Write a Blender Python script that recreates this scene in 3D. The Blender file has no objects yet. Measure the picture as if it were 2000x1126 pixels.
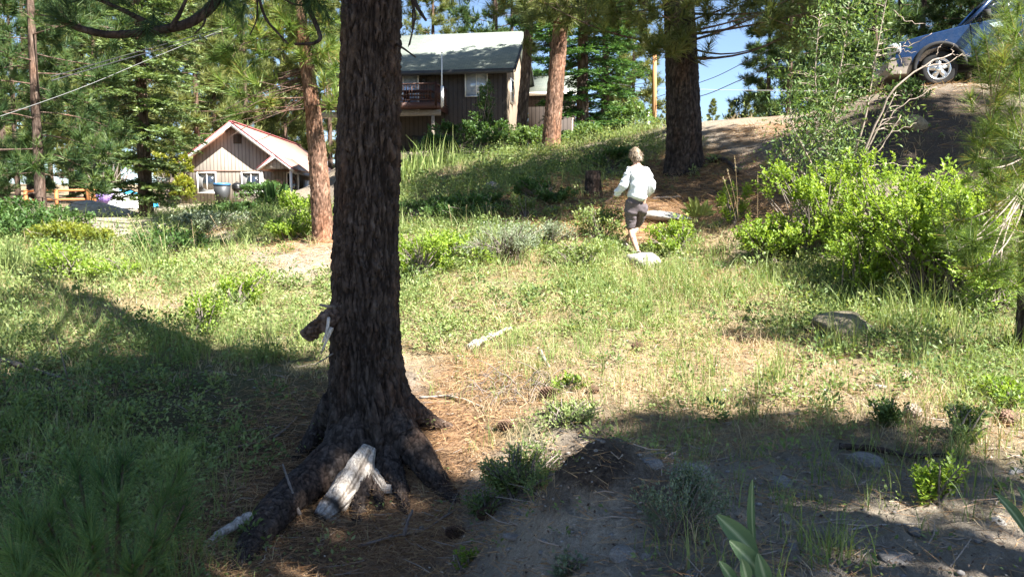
import bpy, bmesh, math, random
import numpy as np
from mathutils import Vector, Matrix, Euler

rad = math.radians
scene = bpy.context.scene
COL = scene.collection
rng = np.random.default_rng(7)
random.seed(7)

# ------------------------------------------------------------------ camera
F = 1540.0                       # focal length in pixels of the 2000 px wide photograph
PITCH = rad(-5.0)
cam_data = bpy.data.cameras.new('camera')
cam_data.sensor_width = 36.0
cam_data.lens = 36.0 * F / 2000.0
cam_data.clip_start = 0.05
cam_data.clip_end = 2000.0
cam = bpy.data.objects.new('camera', cam_data)
COL.objects.link(cam)
cam.location = (0, 0, 0)
cam.rotation_euler = (rad(90) + PITCH, 0, 0)
scene.camera = cam

# ------------------------------------------------------------------ sky, sun, exposure
SUN_AZ, SUN_EL = rad(50.0), rad(50.0)        # azimuth counted from behind the camera towards the right
S = np.array([math.sin(SUN_AZ) * math.cos(SUN_EL), -math.cos(SUN_AZ) * math.cos(SUN_EL), math.sin(SUN_EL)])
world = bpy.data.worlds.new('World')
scene.world = world
world.use_nodes = True
wn = world.node_tree
bg = wn.nodes['Background']
skyn = wn.nodes.new('ShaderNodeTexSky')
skyn.sky_type = 'NISHITA'
skyn.sun_disc = False
skyn.sun_elevation = SUN_EL
skyn.sun_rotation = math.atan2(S[0], S[1])
skyn.altitude = 1900.0
skyn.air_density = 1.0
skyn.dust_density = 0.6
skyn.ozone_density = 1.4
wn.links.new(skyn.outputs[0], bg.inputs[0])
bg.inputs[1].default_value = 0.05
sun_data = bpy.data.lights.new('sun', 'SUN')
sun_data.energy = 5.0
sun_data.angle = rad(0.53)
sun_data.color = (1.0, 0.955, 0.88)
sun = bpy.data.objects.new('sun', sun_data)
COL.objects.link(sun)
sun.rotation_euler = Vector((-S[0], -S[1], -S[2])).to_track_quat('-Z', 'Y').to_euler()

vs = scene.view_settings
vs.view_transform = 'Standard'
vs.look = 'None'
vs.gamma = 1.0
vs.use_curve_mapping = False
vs.exposure = 2.32
scene.render.engine = 'CYCLES'
cy = scene.cycles
cy.max_bounces = 6
cy.diffuse_bounces = 2
cy.glossy_bounces = 2
cy.transmission_bounces = 4
cy.transparent_max_bounces = 6
cy.caustics_reflective = False
cy.caustics_refractive = False
cy.use_denoising = True
try:
    cy.denoiser = 'OPENIMAGEDENOISE'
    cy.denoising_prefilter = 'FAST'
except Exception:
    pass

# ------------------------------------------------------------------ pixel <-> world
CP, SP = math.cos(PITCH), math.sin(PITCH)
def ray(px, py):
    u = (np.asarray(px, float) - 1000.0) / F
    v = (563.0 - np.asarray(py, float)) / F
    return np.stack([u, CP - v * SP, SP + v * CP], -1)
def W(px, py, Y):
    d = ray(px, py)
    return d * (np.asarray(Y, float) / d[..., 1])[..., None]
def project(P):
    P = np.asarray(P, float)
    zc = P[..., 1] * CP + P[..., 2] * SP
    yc = -P[..., 1] * SP + P[..., 2] * CP
    zc = np.where(zc < 0.05, 0.05, zc)
    return 1000.0 + F * P[..., 0] / zc, 563.0 - F * yc / zc

# ------------------------------------------------------------------ numpy noise
def _h(ix, iy, s):
    n = (ix.astype(np.int64) * 374761393 + iy.astype(np.int64) * 668265263 + s * 144269) & 0x7fffffff
    n = ((n ^ (n >> 13)) * 1274126177) & 0x7fffffff
    return ((n ^ (n >> 16)) & 0xffff) / 65535.0
def vnoise(x, y, s=0):
    ix, iy = np.floor(x), np.floor(y)
    fx, fy = x - ix, y - iy
    fx, fy = fx * fx * (3 - 2 * fx), fy * fy * (3 - 2 * fy)
    a, b, c, d = _h(ix, iy, s), _h(ix + 1, iy, s), _h(ix, iy + 1, s), _h(ix + 1, iy + 1, s)
    return (a * (1 - fx) + b * fx) * (1 - fy) + (c * (1 - fx) + d * fx) * fy - 0.5
def fbm(x, y, s=0, o=4):
    r, a = 0.0, 1.0
    for k in range(o):
        r = r + a * vnoise(x * 2 ** k, y * 2 ** k, s + k * 17)
        a *= 0.5
    return r

# ------------------------------------------------------------------ terrain (thin plate spline through surveyed points)
GP = [  # pixel x, pixel y, distance
 (500,1126,4.4),(100,1126,3.9),(0,950,5.0),(0,800,6.6),(0,690,8.3),(0,580,11),(0,500,14.5),(50,450,19),
 (300,1000,5.0),(300,850,6.3),(300,700,8.3),(300,600,10.3),(300,520,13.5),(300,460,18),(230,440,22),(420,415,28),
 (520,1060,5.1),(560,900,6.2),(560,720,7.9),(560,600,10),(630,472,13.5),(480,505,13),
 (700,1010,5.6),(650,1126,4.8),(850,1100,4.7),(880,980,5.5),(850,850,6.4),(850,740,7.3),(850,600,9.6),(850,480,13),(850,400,17.5),(830,345,23),
 (1020,900,5.6),(1000,800,6.3),(1000,700,7.5),(1000,560,10.2),(1000,450,13.2),(1000,390,16),(1000,330,20.5),
 (1190,888,4.15),(1100,990,3.95),(1010,1110,3.8),(1250,1000,3.8),(1330,1000,3.85),(1250,1110,3.3),(1150,835,5.7),
 (1300,840,5.5),(1300,915,4.7),(1450,900,4.8),(1600,1100,3.4),(1600,900,4.8),(1900,1126,3.2),(1350,1126,3.0),(1400,750,6.3),(1400,600,9),
 (1400,500,11.8),(1250,505,12.3),(1350,425,14),(1335,335,17),(1200,400,14.5),(1200,330,18.5),(1150,288,21.5),(1300,252,21),(1450,235,20),
 (1700,800,5.5),(1700,650,7.6),(1700,560,9.3),(1700,480,11),(1650,400,12.5),(1700,300,14),(1700,200,16.3),(1850,166,17),(1990,164,17),
 (1950,300,13.5),(1950,500,9.5),(1950,620,7.6),(1980,760,5.8),(1980,950,4.2),(1550,300,15.5),(1550,240,18.5),(1080,295,23),(470,425,23),(520,418,29),(560,428,20),(620,425,22),(700,415,22),(600,408,34),(450,404,38),(330,418,30),(150,425,26),(700,390,30),(680,440,16)]
GW = [(0,0,-1.7),(4.6,5.2,-1.5),(2,30,2.5),(8,30,2.8),(14,22,3.15),(14,30,3.2),(9.6,19.5,3.05),(12,19.5,3.1),(16,17,3.0),(-4,42,3.6),(-9,42,3.0),(-15,48,1.05),(-21,48,.9),(-20,30,.1),
 (-15,64,1.3),(-14,44,1.0),(-11,46,1.2),(-17,40,.75),(-24,40,.6),(-9,34,1.2),(5,45,3.3),(20,45,3.6),(-40,60,1.5),(0,80,4.5),(40,80,3.5),(-60,30,-.6),(0,150,8),(-80,150,6),(100,150,5),(60,30,4.2),(30,12,3.0),(25,0,.2),
 (10,-5,-1.6),(0,-6,-2.2),(-15,0,-2.5),(-30,10,-2.0),(0,-40,-5),(120,0,3),(-120,0,-3),(0,-150,-12),(-250,250,12),(250,250,10),(0,420,22),(-300,0,-2),(300,0,6)]
_gp = np.array(GP, float)
CTRL = np.vstack([W(_gp[:, 0], _gp[:, 1], _gp[:, 2]), np.array(GW, float)])
def _warp(x, y):
    r = np.sqrt(x * x + y * y) + 1e-6
    k = np.log1p(r / 3.0) / r
    return x * k, y * k
def _tk(d2):
    return np.where(d2 > 1e-12, 0.5 * d2 * np.log(np.maximum(d2, 1e-12)), 0.0)
_cx, _cy = _warp(CTRL[:, 0], CTRL[:, 1])
_n = len(CTRL)
_A = np.zeros((_n + 3, _n + 3))
_A[:_n, :_n] = _tk((_cx[:, None] - _cx) ** 2 + (_cy[:, None] - _cy) ** 2) + 0.0015 * np.eye(_n)
_A[:_n, _n:] = np.stack([np.ones(_n), _cx, _cy], 1)
_A[_n:, :_n] = _A[:_n, _n:].T
_w = np.linalg.solve(_A, np.concatenate([CTRL[:, 2], np.zeros(3)]))
def H(x, y):
    x = np.asarray(x, float); y = np.asarray(y, float)
    sh = x.shape
    x, y = x.ravel(), y.ravel()
    out = np.empty(len(x))
    for i in range(0, len(x), 20000):
        a, b = _warp(x[i:i + 20000], y[i:i + 20000])
        k = _tk((a[:, None] - _cx) ** 2 + (b[:, None] - _cy) ** 2)
        out[i:i + 20000] = k @ _w[:_n] + _w[_n] + _w[_n + 1] * a + _w[_n + 2] * b
    r = np.sqrt(x * x + y * y)
    near = np.exp(-r / 25.0)
    out += near * (0.10 * fbm(x * 1.3, y * 1.3, 3, 3) + 0.035 * fbm(x * 7, y * 7, 9, 3))
    md = np.exp(-(((x - .42) / .50) ** 2 + ((y - 4.0) / .42) ** 2))
    out += .13 * md + md * (.09 * fbm(x * 6, y * 6, 611, 3) + .03 * fbm(x * 20, y * 20, 612, 2)) - .10 * np.exp(-(((x - .25) / .8) ** 2 + ((y - 5.1) / .45) ** 2))
    return out.reshape(sh)
def H1(x, y):
    return float(H(np.array([x]), np.array([y]))[0])
def G(px, py, ymin=2.2, ymax=60.0):
    """first ground point seen through a pixel of the photograph"""
    px = np.atleast_1d(np.asarray(px, float)); py = np.atleast_1d(np.asarray(py, float))
    ys = np.geomspace(ymin, ymax, 220)
    d = ray(px, py)
    d = d / d[:, 1:2]
    P = d[:, None, :] * ys[None, :, None]
    under = P[..., 2] < H(P[..., 0], P[..., 1])
    idx = np.where(under.any(1), under.argmax(1), len(ys) - 1)
    lo, hi = ys[np.maximum(idx - 1, 0)], ys[idx]
    for _ in range(12):
        m = (lo + hi) / 2
        Q = d * m[:, None]
        u = Q[:, 2] < H(Q[:, 0], Q[:, 1])
        hi = np.where(u, m, hi); lo = np.where(u, lo, m)
    return d * hi[:, None]
def G1(px, py):
    return G([px], [py])[0]

# ------------------------------------------------------------------ mesh helpers
class MB:
    """collects vertices, triangles and quads with a tint per vertex"""
    def __init__(s):
        s.v, s.t, s.q, s.c, s.n = [], [], [], [], 0
    def add(s, V, tris=None, quads=None, tint=0.5):
        V = np.asarray(V, float).reshape(-1, 3)
        if tris is not None and len(tris): s.t.append(np.asarray(tris, np.int64).reshape(-1, 3) + s.n)
        if quads is not None and len(quads): s.q.append(np.asarray(quads, np.int64).reshape(-1, 4) + s.n)
        s.v.append(V)
        t = np.asarray(tint, float)
        s.c.append(np.full(len(V), float(t)) if t.ndim == 0 else t.ravel())
        s.n += len(V)
        return s
    def tube(s, pts, radii, k=6, tint=0.5, cap=True, lump=0.0):
        pts = np.asarray(pts, float); n = len(pts)
        radii = np.full(n, radii, float) if np.ndim(radii) == 0 else np.asarray(radii, float)
        T = np.gradient(pts, axis=0)
        T /= np.linalg.norm(T, axis=1, keepdims=True) + 1e-9
        a = np.array([0, 0, 1.0]) if abs(T[0, 2]) < 0.9 else np.array([1.0, 0, 0])
        U = np.zeros_like(T)
        u = np.cross(T[0], a); u /= np.linalg.norm(u)
        for i in range(n):
            u = u - T[i] * (u @ T[i]); u /= np.linalg.norm(u) + 1e-9
            U[i] = u
        B = np.cross(T, U)
        th = np.linspace(0, 2 * np.pi, k, endpoint=False)
        R = radii[:, None] * (1 + (lump * (rng.random((n, k)) - .5) if lump else 0))
        V = pts[:, None, :] + R[..., None] * (np.cos(th)[None, :, None] * U[:, None, :] + np.sin(th)[None, :, None] * B[:, None, :])
        i, j = np.meshgrid(np.arange(n - 1), np.arange(k), indexing='ij')
        q = np.stack([i * k + j, i * k + (j + 1) % k, (i + 1) * k + (j + 1) % k, (i + 1) * k + j], -1).reshape(-1, 4)
        V = V.reshape(-1, 3)
        tr = []
        if cap:
            V = np.vstack([V, pts[:1], pts[-1:]])
            for j in range(k):
                tr.append((n * k, (j + 1) % k, j)); tr.append((n * k + 1, (n - 1) * k + j, (n - 1) * k + (j + 1) % k))
        return s.add(V, tr, q, tint)
    def box(s, c, d, tint=0.5, M=None):
        c = np.asarray(c, float); d = np.asarray(d, float) / 2
        V = np.array([[x, y, z] for z in (-1, 1) for y in (-1, 1) for x in (-1, 1)], float) * d
        if M is not None: V = V @ np.asarray(M).T
        return s.add(V + c, None, [(0, 2, 3, 1), (4, 5, 7, 6), (0, 1, 5, 4), (2, 6, 7, 3), (0, 4, 6, 2), (1, 3, 7, 5)], tint)
    def leaves(s, C, D, N, L, Wd, tint, fold=0.15):
        """diamond leaves: base C, direction D, normal N"""
        n = len(C)
        D = D / (np.linalg.norm(D, axis=1, keepdims=True) + 1e-9)
        X = np.cross(D, N); X /= np.linalg.norm(X, axis=1, keepdims=True) + 1e-9
        Nn = np.cross(X, D)
        L = np.broadcast_to(np.asarray(L, float), (n,))[:, None]; Wd = np.broadcast_to(np.asarray(Wd, float), (n,))[:, None]
        mid = C + D * L * 0.5
        V = np.stack([C, mid + X * Wd / 2 + Nn * Wd * fold, C + D * L, mid - X * Wd / 2 + Nn * Wd * fold], 1)
        q = np.arange(n * 4).reshape(n, 4)
        return s.add(V.reshape(-1, 3), None, q, np.repeat(np.broadcast_to(tint, (n,)), 4))
    def needles(s, C, D, L, Wd, tint):
        n = len(C)
        D = D / (np.linalg.norm(D, axis=1, keepdims=True) + 1e-9)
        X = np.cross(D, rng.normal(size=(n, 3))); X /= np.linalg.norm(X, axis=1, keepdims=True) + 1e-9
        L = np.broadcast_to(np.asarray(L, float), (n,))[:, None]; Wd = np.broadcast_to(np.asarray(Wd, float), (n,))[:, None]
        V = np.stack([C - X * Wd / 2, C + X * Wd / 2, C + D * L], 1)
        return s.add(V.reshape(-1, 3), np.arange(n * 3).reshape(n, 3), None, np.repeat(np.broadcast_to(tint, (n,)), 3))
    def mesh(s, name, origin=(0, 0, 0), smooth=False):
        m = bpy.data.meshes.new(name)
        V = np.concatenate(s.v) - np.asarray(origin, float)
        t = np.concatenate(s.t) if s.t else np.zeros((0, 3), np.int64)
        q = np.concatenate(s.q) if s.q else np.zeros((0, 4), np.int64)
        m.vertices.add(len(V)); m.vertices.foreach_set('co', V.ravel())
        m.loops.add(len(t) * 3 + len(q) * 4)
        m.loops.foreach_set('vertex_index', np.concatenate([t.ravel(), q.ravel()]).astype(np.int32))
        m.polygons.add(len(t) + len(q))
        ls = np.concatenate([np.arange(len(t)) * 3, len(t) * 3 + np.arange(len(q)) * 4]).astype(np.int32)
        m.polygons.foreach_set('loop_start', ls)
        if smooth: m.polygons.foreach_set('use_smooth', np.ones(len(t) + len(q), bool))
        a = m.attributes.new('tint', 'FLOAT', 'POINT')
        a.data.foreach_set('value', np.concatenate(s.c).astype(np.float32))
        m.update(calc_edges=True); m.validate()
        return m

def obj(name, mesh, mat, parent=None):
    o = bpy.data.objects.new(name, mesh)
    COL.objects.link(o)
    if mat is not None and not mesh.materials: mesh.materials.append(mat)
    if parent is not None: o.parent = parent
    return o
def tag(o, label=None, cat=None, group=None, kind=None):
    if label: o['label'] = label
    if cat: o['category'] = cat
    if group: o['group'] = group
    if kind: o['kind'] = kind
    return o
def thing(name, label, cat, loc=(0, 0, 0), group=None, rotz=0.0):
    o = bpy.data.objects.new(name, None)
    o.empty_display_size = 0.2
    COL.objects.link(o)
    o.location = tuple(float(v) for v in loc); o.rotation_euler = (0, 0, rotz)
    return tag(o, label, cat, group)
def part(name, mb, mat, parent, smooth=False, local=False):
    """mesh part under a thing: vertices are given in world space unless local"""
    org = (0, 0, 0)
    if not local:
        p = parent; org = np.zeros(3)
        while p is not None:
            org = org + np.array(p.location); p = p.parent
    return obj(name, mb.mesh(name, org, smooth), mat, parent)
def copy_tree(o, parent=None):
    c = o.copy(); COL.objects.link(c); c.parent = parent
    for ch in list(o.children): copy_tree(ch, c)
    return c

# ------------------------------------------------------------------ materials
def nodes_of(name):
    m = bpy.data.materials.new(name); m.use_nodes = True
    nt = m.node_tree; b = nt.nodes['Principled BSDF']
    return m, nt, b
def ramp(nt, fac, stops):
    r = nt.nodes.new('ShaderNodeValToRGB')
    e = r.color_ramp.elements
    while len(e) < len(stops): e.new(0.5)
    for el, (p, c) in zip(e, stops): el.position = p; el.color = (*c, 1)
    nt.links.new(fac, r.inputs[0])
    return r.outputs[0]
def tex(nt, kind, scale, coord=None, detail=4, mapping=None, rough=0.6):
    n = nt.nodes.new('ShaderNodeTex' + kind)
    n.inputs['Scale'].default_value = scale
    if kind == 'Noise': n.inputs['Detail'].default_value = detail; n.inputs['Roughness'].default_value = rough
    c = nt.nodes.new('ShaderNodeTexCoord').outputs[coord or 'Object']
    if mapping:
        mp = nt.nodes.new('ShaderNodeMapping'); mp.inputs['Scale'].default_value = mapping
        nt.links.new(c, mp.inputs[0]); c = mp.outputs[0]
    nt.links.new(c, n.inputs['Vector'])
    return n
def mixc(nt, fac, a, b, mode='MIX'):
    n = nt.nodes.new('ShaderNodeMix'); n.data_type = 'RGBA'; n.blend_type = mode
    for s, v in ((n.inputs[0], fac), (n.inputs[6], a), (n.inputs[7], b)):
        if hasattr(v, 'links') or hasattr(v, 'is_linked'): nt.links.new(v, s)
        elif isinstance(v, (int, float)): s.default_value = v
        else: s.default_value = (*v, 1)
    return n.outputs[2]
def bump(nt, b, height, strength=0.4, dist=0.02):
    n = nt.nodes.new('ShaderNodeBump'); n.inputs['Strength'].default_value = strength; n.inputs['Distance'].default_value = dist
    nt.links.new(height, n.inputs['Height']); nt.links.new(n.outputs[0], b.inputs['Normal'])
def tint_attr(nt):
    a = nt.nodes.new('ShaderNodeAttribute'); a.attribute_name = 'tint'
    return a.outputs['Fac']
def leaf_mat(name, stops, trans=0.35, rough=0.5, spec=0.3):
    m, nt, b = nodes_of(name)
    c = ramp(nt, tint_attr(nt), stops)
    nt.links.new(c, b.inputs['Base Color'])
    b.inputs['Roughness'].default_value = rough
    b.inputs['Specular IOR Level'].default_value = spec
    if trans > 0:
        t = nt.nodes.new('ShaderNodeBsdfTranslucent'); nt.links.new(mixc(nt, 1.0, c, (1.25, 1.2, .6), 'MULTIPLY'), t.inputs[0])
        mx = nt.nodes.new('ShaderNodeMixShader'); mx.inputs[0].default_value = trans
        nt.links.new(b.outputs[0], mx.inputs[1]); nt.links.new(t.outputs[0], mx.inputs[2])
        nt.links.new(mx.outputs[0], nt.nodes['Material Output'].inputs[0])
    return m
def plain_mat(name, col, rough=0.6, var=0.25, scale=8.0, metal=0.0, spec=0.4, bmp=0.0, mapping=None):
    m, nt, b = nodes_of(name)
    n = tex(nt, 'Noise', scale, mapping=mapping)
    lo = tuple(c * (1 - var) for c in col); hi = tuple(min(1, c * (1 + var)) for c in col)
    nt.links.new(ramp(nt, n.outputs['Fac'], [(0.3, lo), (0.7, hi)]), b.inputs['Base Color'])
    b.inputs['Roughness'].default_value = rough; b.inputs['Metallic'].default_value = metal
    b.inputs['Specular IOR Level'].default_value = spec
    if bmp: bump(nt, b, n.outputs['Fac'], bmp, 0.01)
    return m
def bark_mat(name, dark, mid, light, scale=1.0):
    m, nt, b = nodes_of(name)
    v = tex(nt, 'Voronoi', 16 * scale, mapping=(1, 1, .16)); v.feature = 'DISTANCE_TO_EDGE'
    n = tex(nt, 'Noise', 22 * scale, mapping=(1, 1, .4), detail=6, rough=.7)
    n2 = tex(nt, 'Noise', 2.0 * scale, detail=3)
    c = ramp(nt, n.outputs['Fac'], [(0.30, dark), (0.52, mid), (0.72, light)])
    cr = ramp(nt, v.outputs['Distance'], [(0.0, (0.35, 0.32, 0.3)), (0.12, (1, 1, 1))])
    c = mixc(nt, 0.75, c, cr, 'MULTIPLY')
    c = mixc(nt, 0.5, c, ramp(nt, n2.outputs['Fac'], [(.35, (.75, .72, .70)), (.65, (1.2, 1.15, 1.1))]), 'MULTIPLY')
    n3 = tex(nt, 'Noise', 3.2 * scale, mapping=(1, 1, .3), detail=4)
    c = mixc(nt, .55, c, ramp(nt, n3.outputs['Fac'], [(.36, (.80, .84, .92)), (.5, (1, 1, 1)), (.64, (1.45, 1.08, .86))]), 'MULTIPLY')
    t = ramp(nt, tint_attr(nt), [(0.0, (.22, .2, .19)), (0.5, (1, 1, 1)), (1.0, (1.25, 1.2, 1.15))])
    c = mixc(nt, 1.0, c, t, 'MULTIPLY')
    nt.links.new(c, b.inputs['Base Color'])
    b.inputs['Roughness'].default_value = 0.9; b.inputs['Specular IOR Level'].default_value = 0.15
    mth = nt.nodes.new('ShaderNodeMath'); mth.operation = 'ADD'
    nt.links.new(v.outputs['Distance'], mth.inputs[0]); nt.links.new(n.outputs['Fac'], mth.inputs[1])
    bump(nt, b, mth.outputs[0], 0.7, 0.015)
    return m

M = {}
M['bark'] = bark_mat('pine_bark', (.018, .014, .012), (.058, .046, .040), (.125, .105, .092))
M['bark_red'] = bark_mat('reddish_bark', (.07, .038, .024), (.21, .125, .085), (.36, .25, .19))
M['bark_far'] = bark_mat('far_bark', (.05, .036, .028), (.14, .10, .08), (.24, .19, .155), .6)
def wood_mat(name, a, b_, c_):
    m, nt, b = nodes_of(name)
    n = tex(nt, 'Noise', 16, mapping=(1, 1, .35), detail=9, rough=.75); n2 = tex(nt, 'Noise', 70, mapping=(1, 1, .3), detail=4)
    c = ramp(nt, n.outputs['Fac'], [(.34, a), (.5, b_), (.66, c_)])
    c = mixc(nt, .6, c, ramp(nt, n2.outputs['Fac'], [(.4, (.45, .43, .4)), (.55, (1.1, 1.1, 1.1))]), 'MULTIPLY')
    c = mixc(nt, 1.0, c, ramp(nt, tint_attr(nt), [(0, (.12, .11, .10)), (.3, (.55, .52, .50)), (.5, (1, 1, 1)), (1, (1.2, 1.18, 1.15))]), 'MULTIPLY')
    nt.links.new(c, b.inputs['Base Color']); b.inputs['Roughness'].default_value = .85; b.inputs['Specular IOR Level'].default_value = .2
    bump(nt, b, n2.outputs['Fac'], .8, .01)
    return m
M['dead_wood'] = wood_mat('weathered_wood', (.20, .17, .14), (.40, .36, .315), (.55, .51, .455))
M['twig'] = plain_mat('grey_twig', (.17, .14, .12), .85, .4, 30)
M['pale_twig'] = plain_mat('pale_twig', (.30, .245, .20), .8, .3, 30)
M['needle_near'] = leaf_mat('long_needles', [(0, (.045, .09, .022)), (.5, (.125, .20, .04)), (.9, (.23, .29, .07)), (1, (.34, .25, .08))], .30)
M['needle_dark'] = leaf_mat('deep_green_needles', [(0, (.024, .055, .022)), (.6, (.062, .115, .036)), (1, (.12, .165, .05))], .28)  # darker green than the other needle colours
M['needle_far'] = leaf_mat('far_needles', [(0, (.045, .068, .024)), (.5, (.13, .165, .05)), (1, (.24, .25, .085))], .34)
M['needle_dry'] = leaf_mat('dry_needles', [(0, (.20, .10, .045)), (.5, (.34, .20, .10)), (1, (.48, .33, .18))], .15)
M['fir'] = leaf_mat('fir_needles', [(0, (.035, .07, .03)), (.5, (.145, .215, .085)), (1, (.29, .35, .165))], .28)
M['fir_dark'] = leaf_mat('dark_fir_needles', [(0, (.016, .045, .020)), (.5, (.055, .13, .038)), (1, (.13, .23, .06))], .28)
M['herb'] = leaf_mat('herb_leaves', [(0, (.075, .125, .045)), (.35, (.165, .235, .075)), (.75, (.275, .33, .125)), (1, (.40, .40, .20))], .35)
M['manzanita'] = leaf_mat('bright_shrub_leaves', [(0, (.10, .17, .026)), (.5, (.21, .32, .045)), (.92, (.32, .42, .075)), (1, (.42, .29, .06))], .42)
M['willow'] = leaf_mat('willow_leaves', [(0, (.05, .10, .032)), (.5, (.12, .20, .06)), (1, (.22, .29, .11))], .38)
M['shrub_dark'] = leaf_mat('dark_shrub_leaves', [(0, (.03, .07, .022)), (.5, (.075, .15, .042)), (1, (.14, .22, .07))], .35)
M['sage'] = leaf_mat('sage_leaves', [(0, (.10, .14, .085)), (.5, (.20, .245, .155)), (1, (.34, .37, .26))], .25)
M['grass'] = leaf_mat('grass_blades', [(0, (.09, .15, .04)), (.5, (.21, .285, .085)), (1, (.37, .40, .17))], .35)
M['dry_grass'] = leaf_mat('dry_grass_blades', [(0, (.27, .19, .10)), (.5, (.43, .33, .20)), (1, (.60, .50, .34))], .25)
M['yellow_leaf'] = leaf_mat('yellow_green_leaves', [(0, (.12, .16, .025)), (.6, (.26, .28, .04)), (1, (.42, .30, .05))], .4)
M['mullein'] = leaf_mat('woolly_leaf', [(0, (.07, .13, .06)), (.4, (.13, .20, .10)), (1, (.34, .40, .26))], .22, .75)
M['rock'] = None
def rock_mat(name, a, b_, c_):
    m, nt, b = nodes_of(name)
    n = tex(nt, 'Noise', 7, detail=8, rough=.7); n2 = tex(nt, 'Noise', 60, detail=3)
    c = ramp(nt, n.outputs['Fac'], [(.3, a), (.5, b_), (.7, c_)])
    c = mixc(nt, .5, c, ramp(nt, n2.outputs['Fac'], [(.35, (.6, .6, .6)), (.65, (1.2, 1.2, 1.2))]), 'MULTIPLY')
    nt.links.new(c, b.inputs['Base Color']); b.inputs['Roughness'].default_value = .92; b.inputs['Specular IOR Level'].default_value = .2
    bump(nt, b, n.outputs['Fac'], .6, .02)
    return m
M['rock'] = rock_mat('granite', (.12, .11, .10), (.22, .205, .19), (.32, .305, .285))
M['rock_pale'] = rock_mat('pale_granite', (.26, .24, .21), (.40, .375, .335), (.54, .515, .47))
# ------------------------------------------------------------------ what covers the ground where
# ellipses surveyed from the photograph: centre x, centre y, half width, half height, weight
Z_LITTER = [(700,960,270,170,1),(880,890,130,110,.9),(560,840,160,90,.6),(1130,400,160,55,.9),(1380,380,170,70,1),(1310,420,110,40,.9),(480,1060,200,120,.7),(590,480,70,40,.5),(950,770,110,70,.6),(1480,250,90,30,.6)]
Z_BARE = [(1110,1020,190,150,1),(1350,930,130,60,.7),(1650,1030,380,120,.75),(1840,240,170,80,.25),(1430,262,110,36,.5),(590,500,130,40,1),(250,445,120,28,1),(1620,250,70,40,.8),(1850,170,170,30,1),(350,430,130,40,.6),(1500,930,180,80,.6),(380,590,70,18,.6)]
Z_DARK = [(920,340,230,40,.7),(1100,305,130,30,.6),(150,1010,330,170,.6),(1170,930,110,60,1),(1090,960,60,60,.7),(1290,960,60,60,.6),(1380,370,140,50,.6),(1120,400,120,40,.7),(560,1000,160,120,.5),(1840,250,180,90,.9),(300,850,400,130,.6)]  # darker ground tone; dark organic soil on top of the mound
Z_DRY = [(1000,600,300,110,.35),(1300,620,200,100,.45),(300,600,300,90,.3),(1440,760,260,110,1),(1240,720,150,110,.6),(1410,520,50,80,.9),(1030,740,190,70,.8),(1700,770,200,80,.7),(860,700,100,50,.6),(1850,850,180,70,.5),(1090,470,80,30,.6),(1300,830,110,40,.8)]
Z_GREEN = [(1000,570,330,150,1),(1280,590,260,120,.9),(330,620,420,130,1),(250,800,420,140,1),(1760,620,300,110,1),(950,400,230,70,1),(1600,540,180,60,1),(1880,720,190,80,.8),(60,560,200,120,1),(450,450,230,60,.9),(1020,900,80,75,.9),(1250,310,140,60,.6),(860,480,120,90,1),(1100,650,180,60,.8),(900,620,140,80,.8),(1650,1000,350,120,.16),(1450,860,250,60,.3),(1800,950,250,120,.35),(150,1010,330,170,.95),(920,345,230,40,.9),(1090,300,120,30,.7),(1500,1040,200,110,.28),(1450,730,280,100,.55),(1080,720,150,60,.5)]
def zone(Z, px, py):
    w = np.zeros(np.shape(px))
    for cx, cy_, rx, ry, a in Z:
        d = ((px - cx) / rx) ** 2 + ((py - cy_) / ry) ** 2
        w = np.maximum(w, a * np.clip(1.55 - d, 0, 1))
    return w
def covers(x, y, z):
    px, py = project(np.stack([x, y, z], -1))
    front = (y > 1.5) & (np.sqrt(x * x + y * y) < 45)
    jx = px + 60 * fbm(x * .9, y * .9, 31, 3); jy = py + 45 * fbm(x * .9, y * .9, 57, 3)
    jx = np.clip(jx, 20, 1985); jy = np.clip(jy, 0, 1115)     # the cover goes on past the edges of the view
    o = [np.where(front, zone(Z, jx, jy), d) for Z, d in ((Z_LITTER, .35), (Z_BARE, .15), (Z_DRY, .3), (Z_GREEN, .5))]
    global DARK_W
    DARK_W = np.where(front, zone(Z_DARK, jx, jy), 0)
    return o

# ------------------------------------------------------------------ ground sheet
front = np.linspace(-46, 46, 300)
back = np.linspace(46, 314, 60)[1:-1]
ang = np.radians(np.concatenate([front, back]))
rr = np.concatenate([[0.4, 1.0, 1.6], np.geomspace(2.2, 60, 240), np.geomspace(64, 460, 40)])
A_, R_ = np.meshgrid(ang, rr)
gx, gy = R_ * np.sin(A_), R_ * np.cos(A_)
gz = H(gx, gy)
na, nr = len(ang), len(rr)
lit, bare, dry, green = covers(gx.ravel(), gy.ravel(), gz.ravel())
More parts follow.
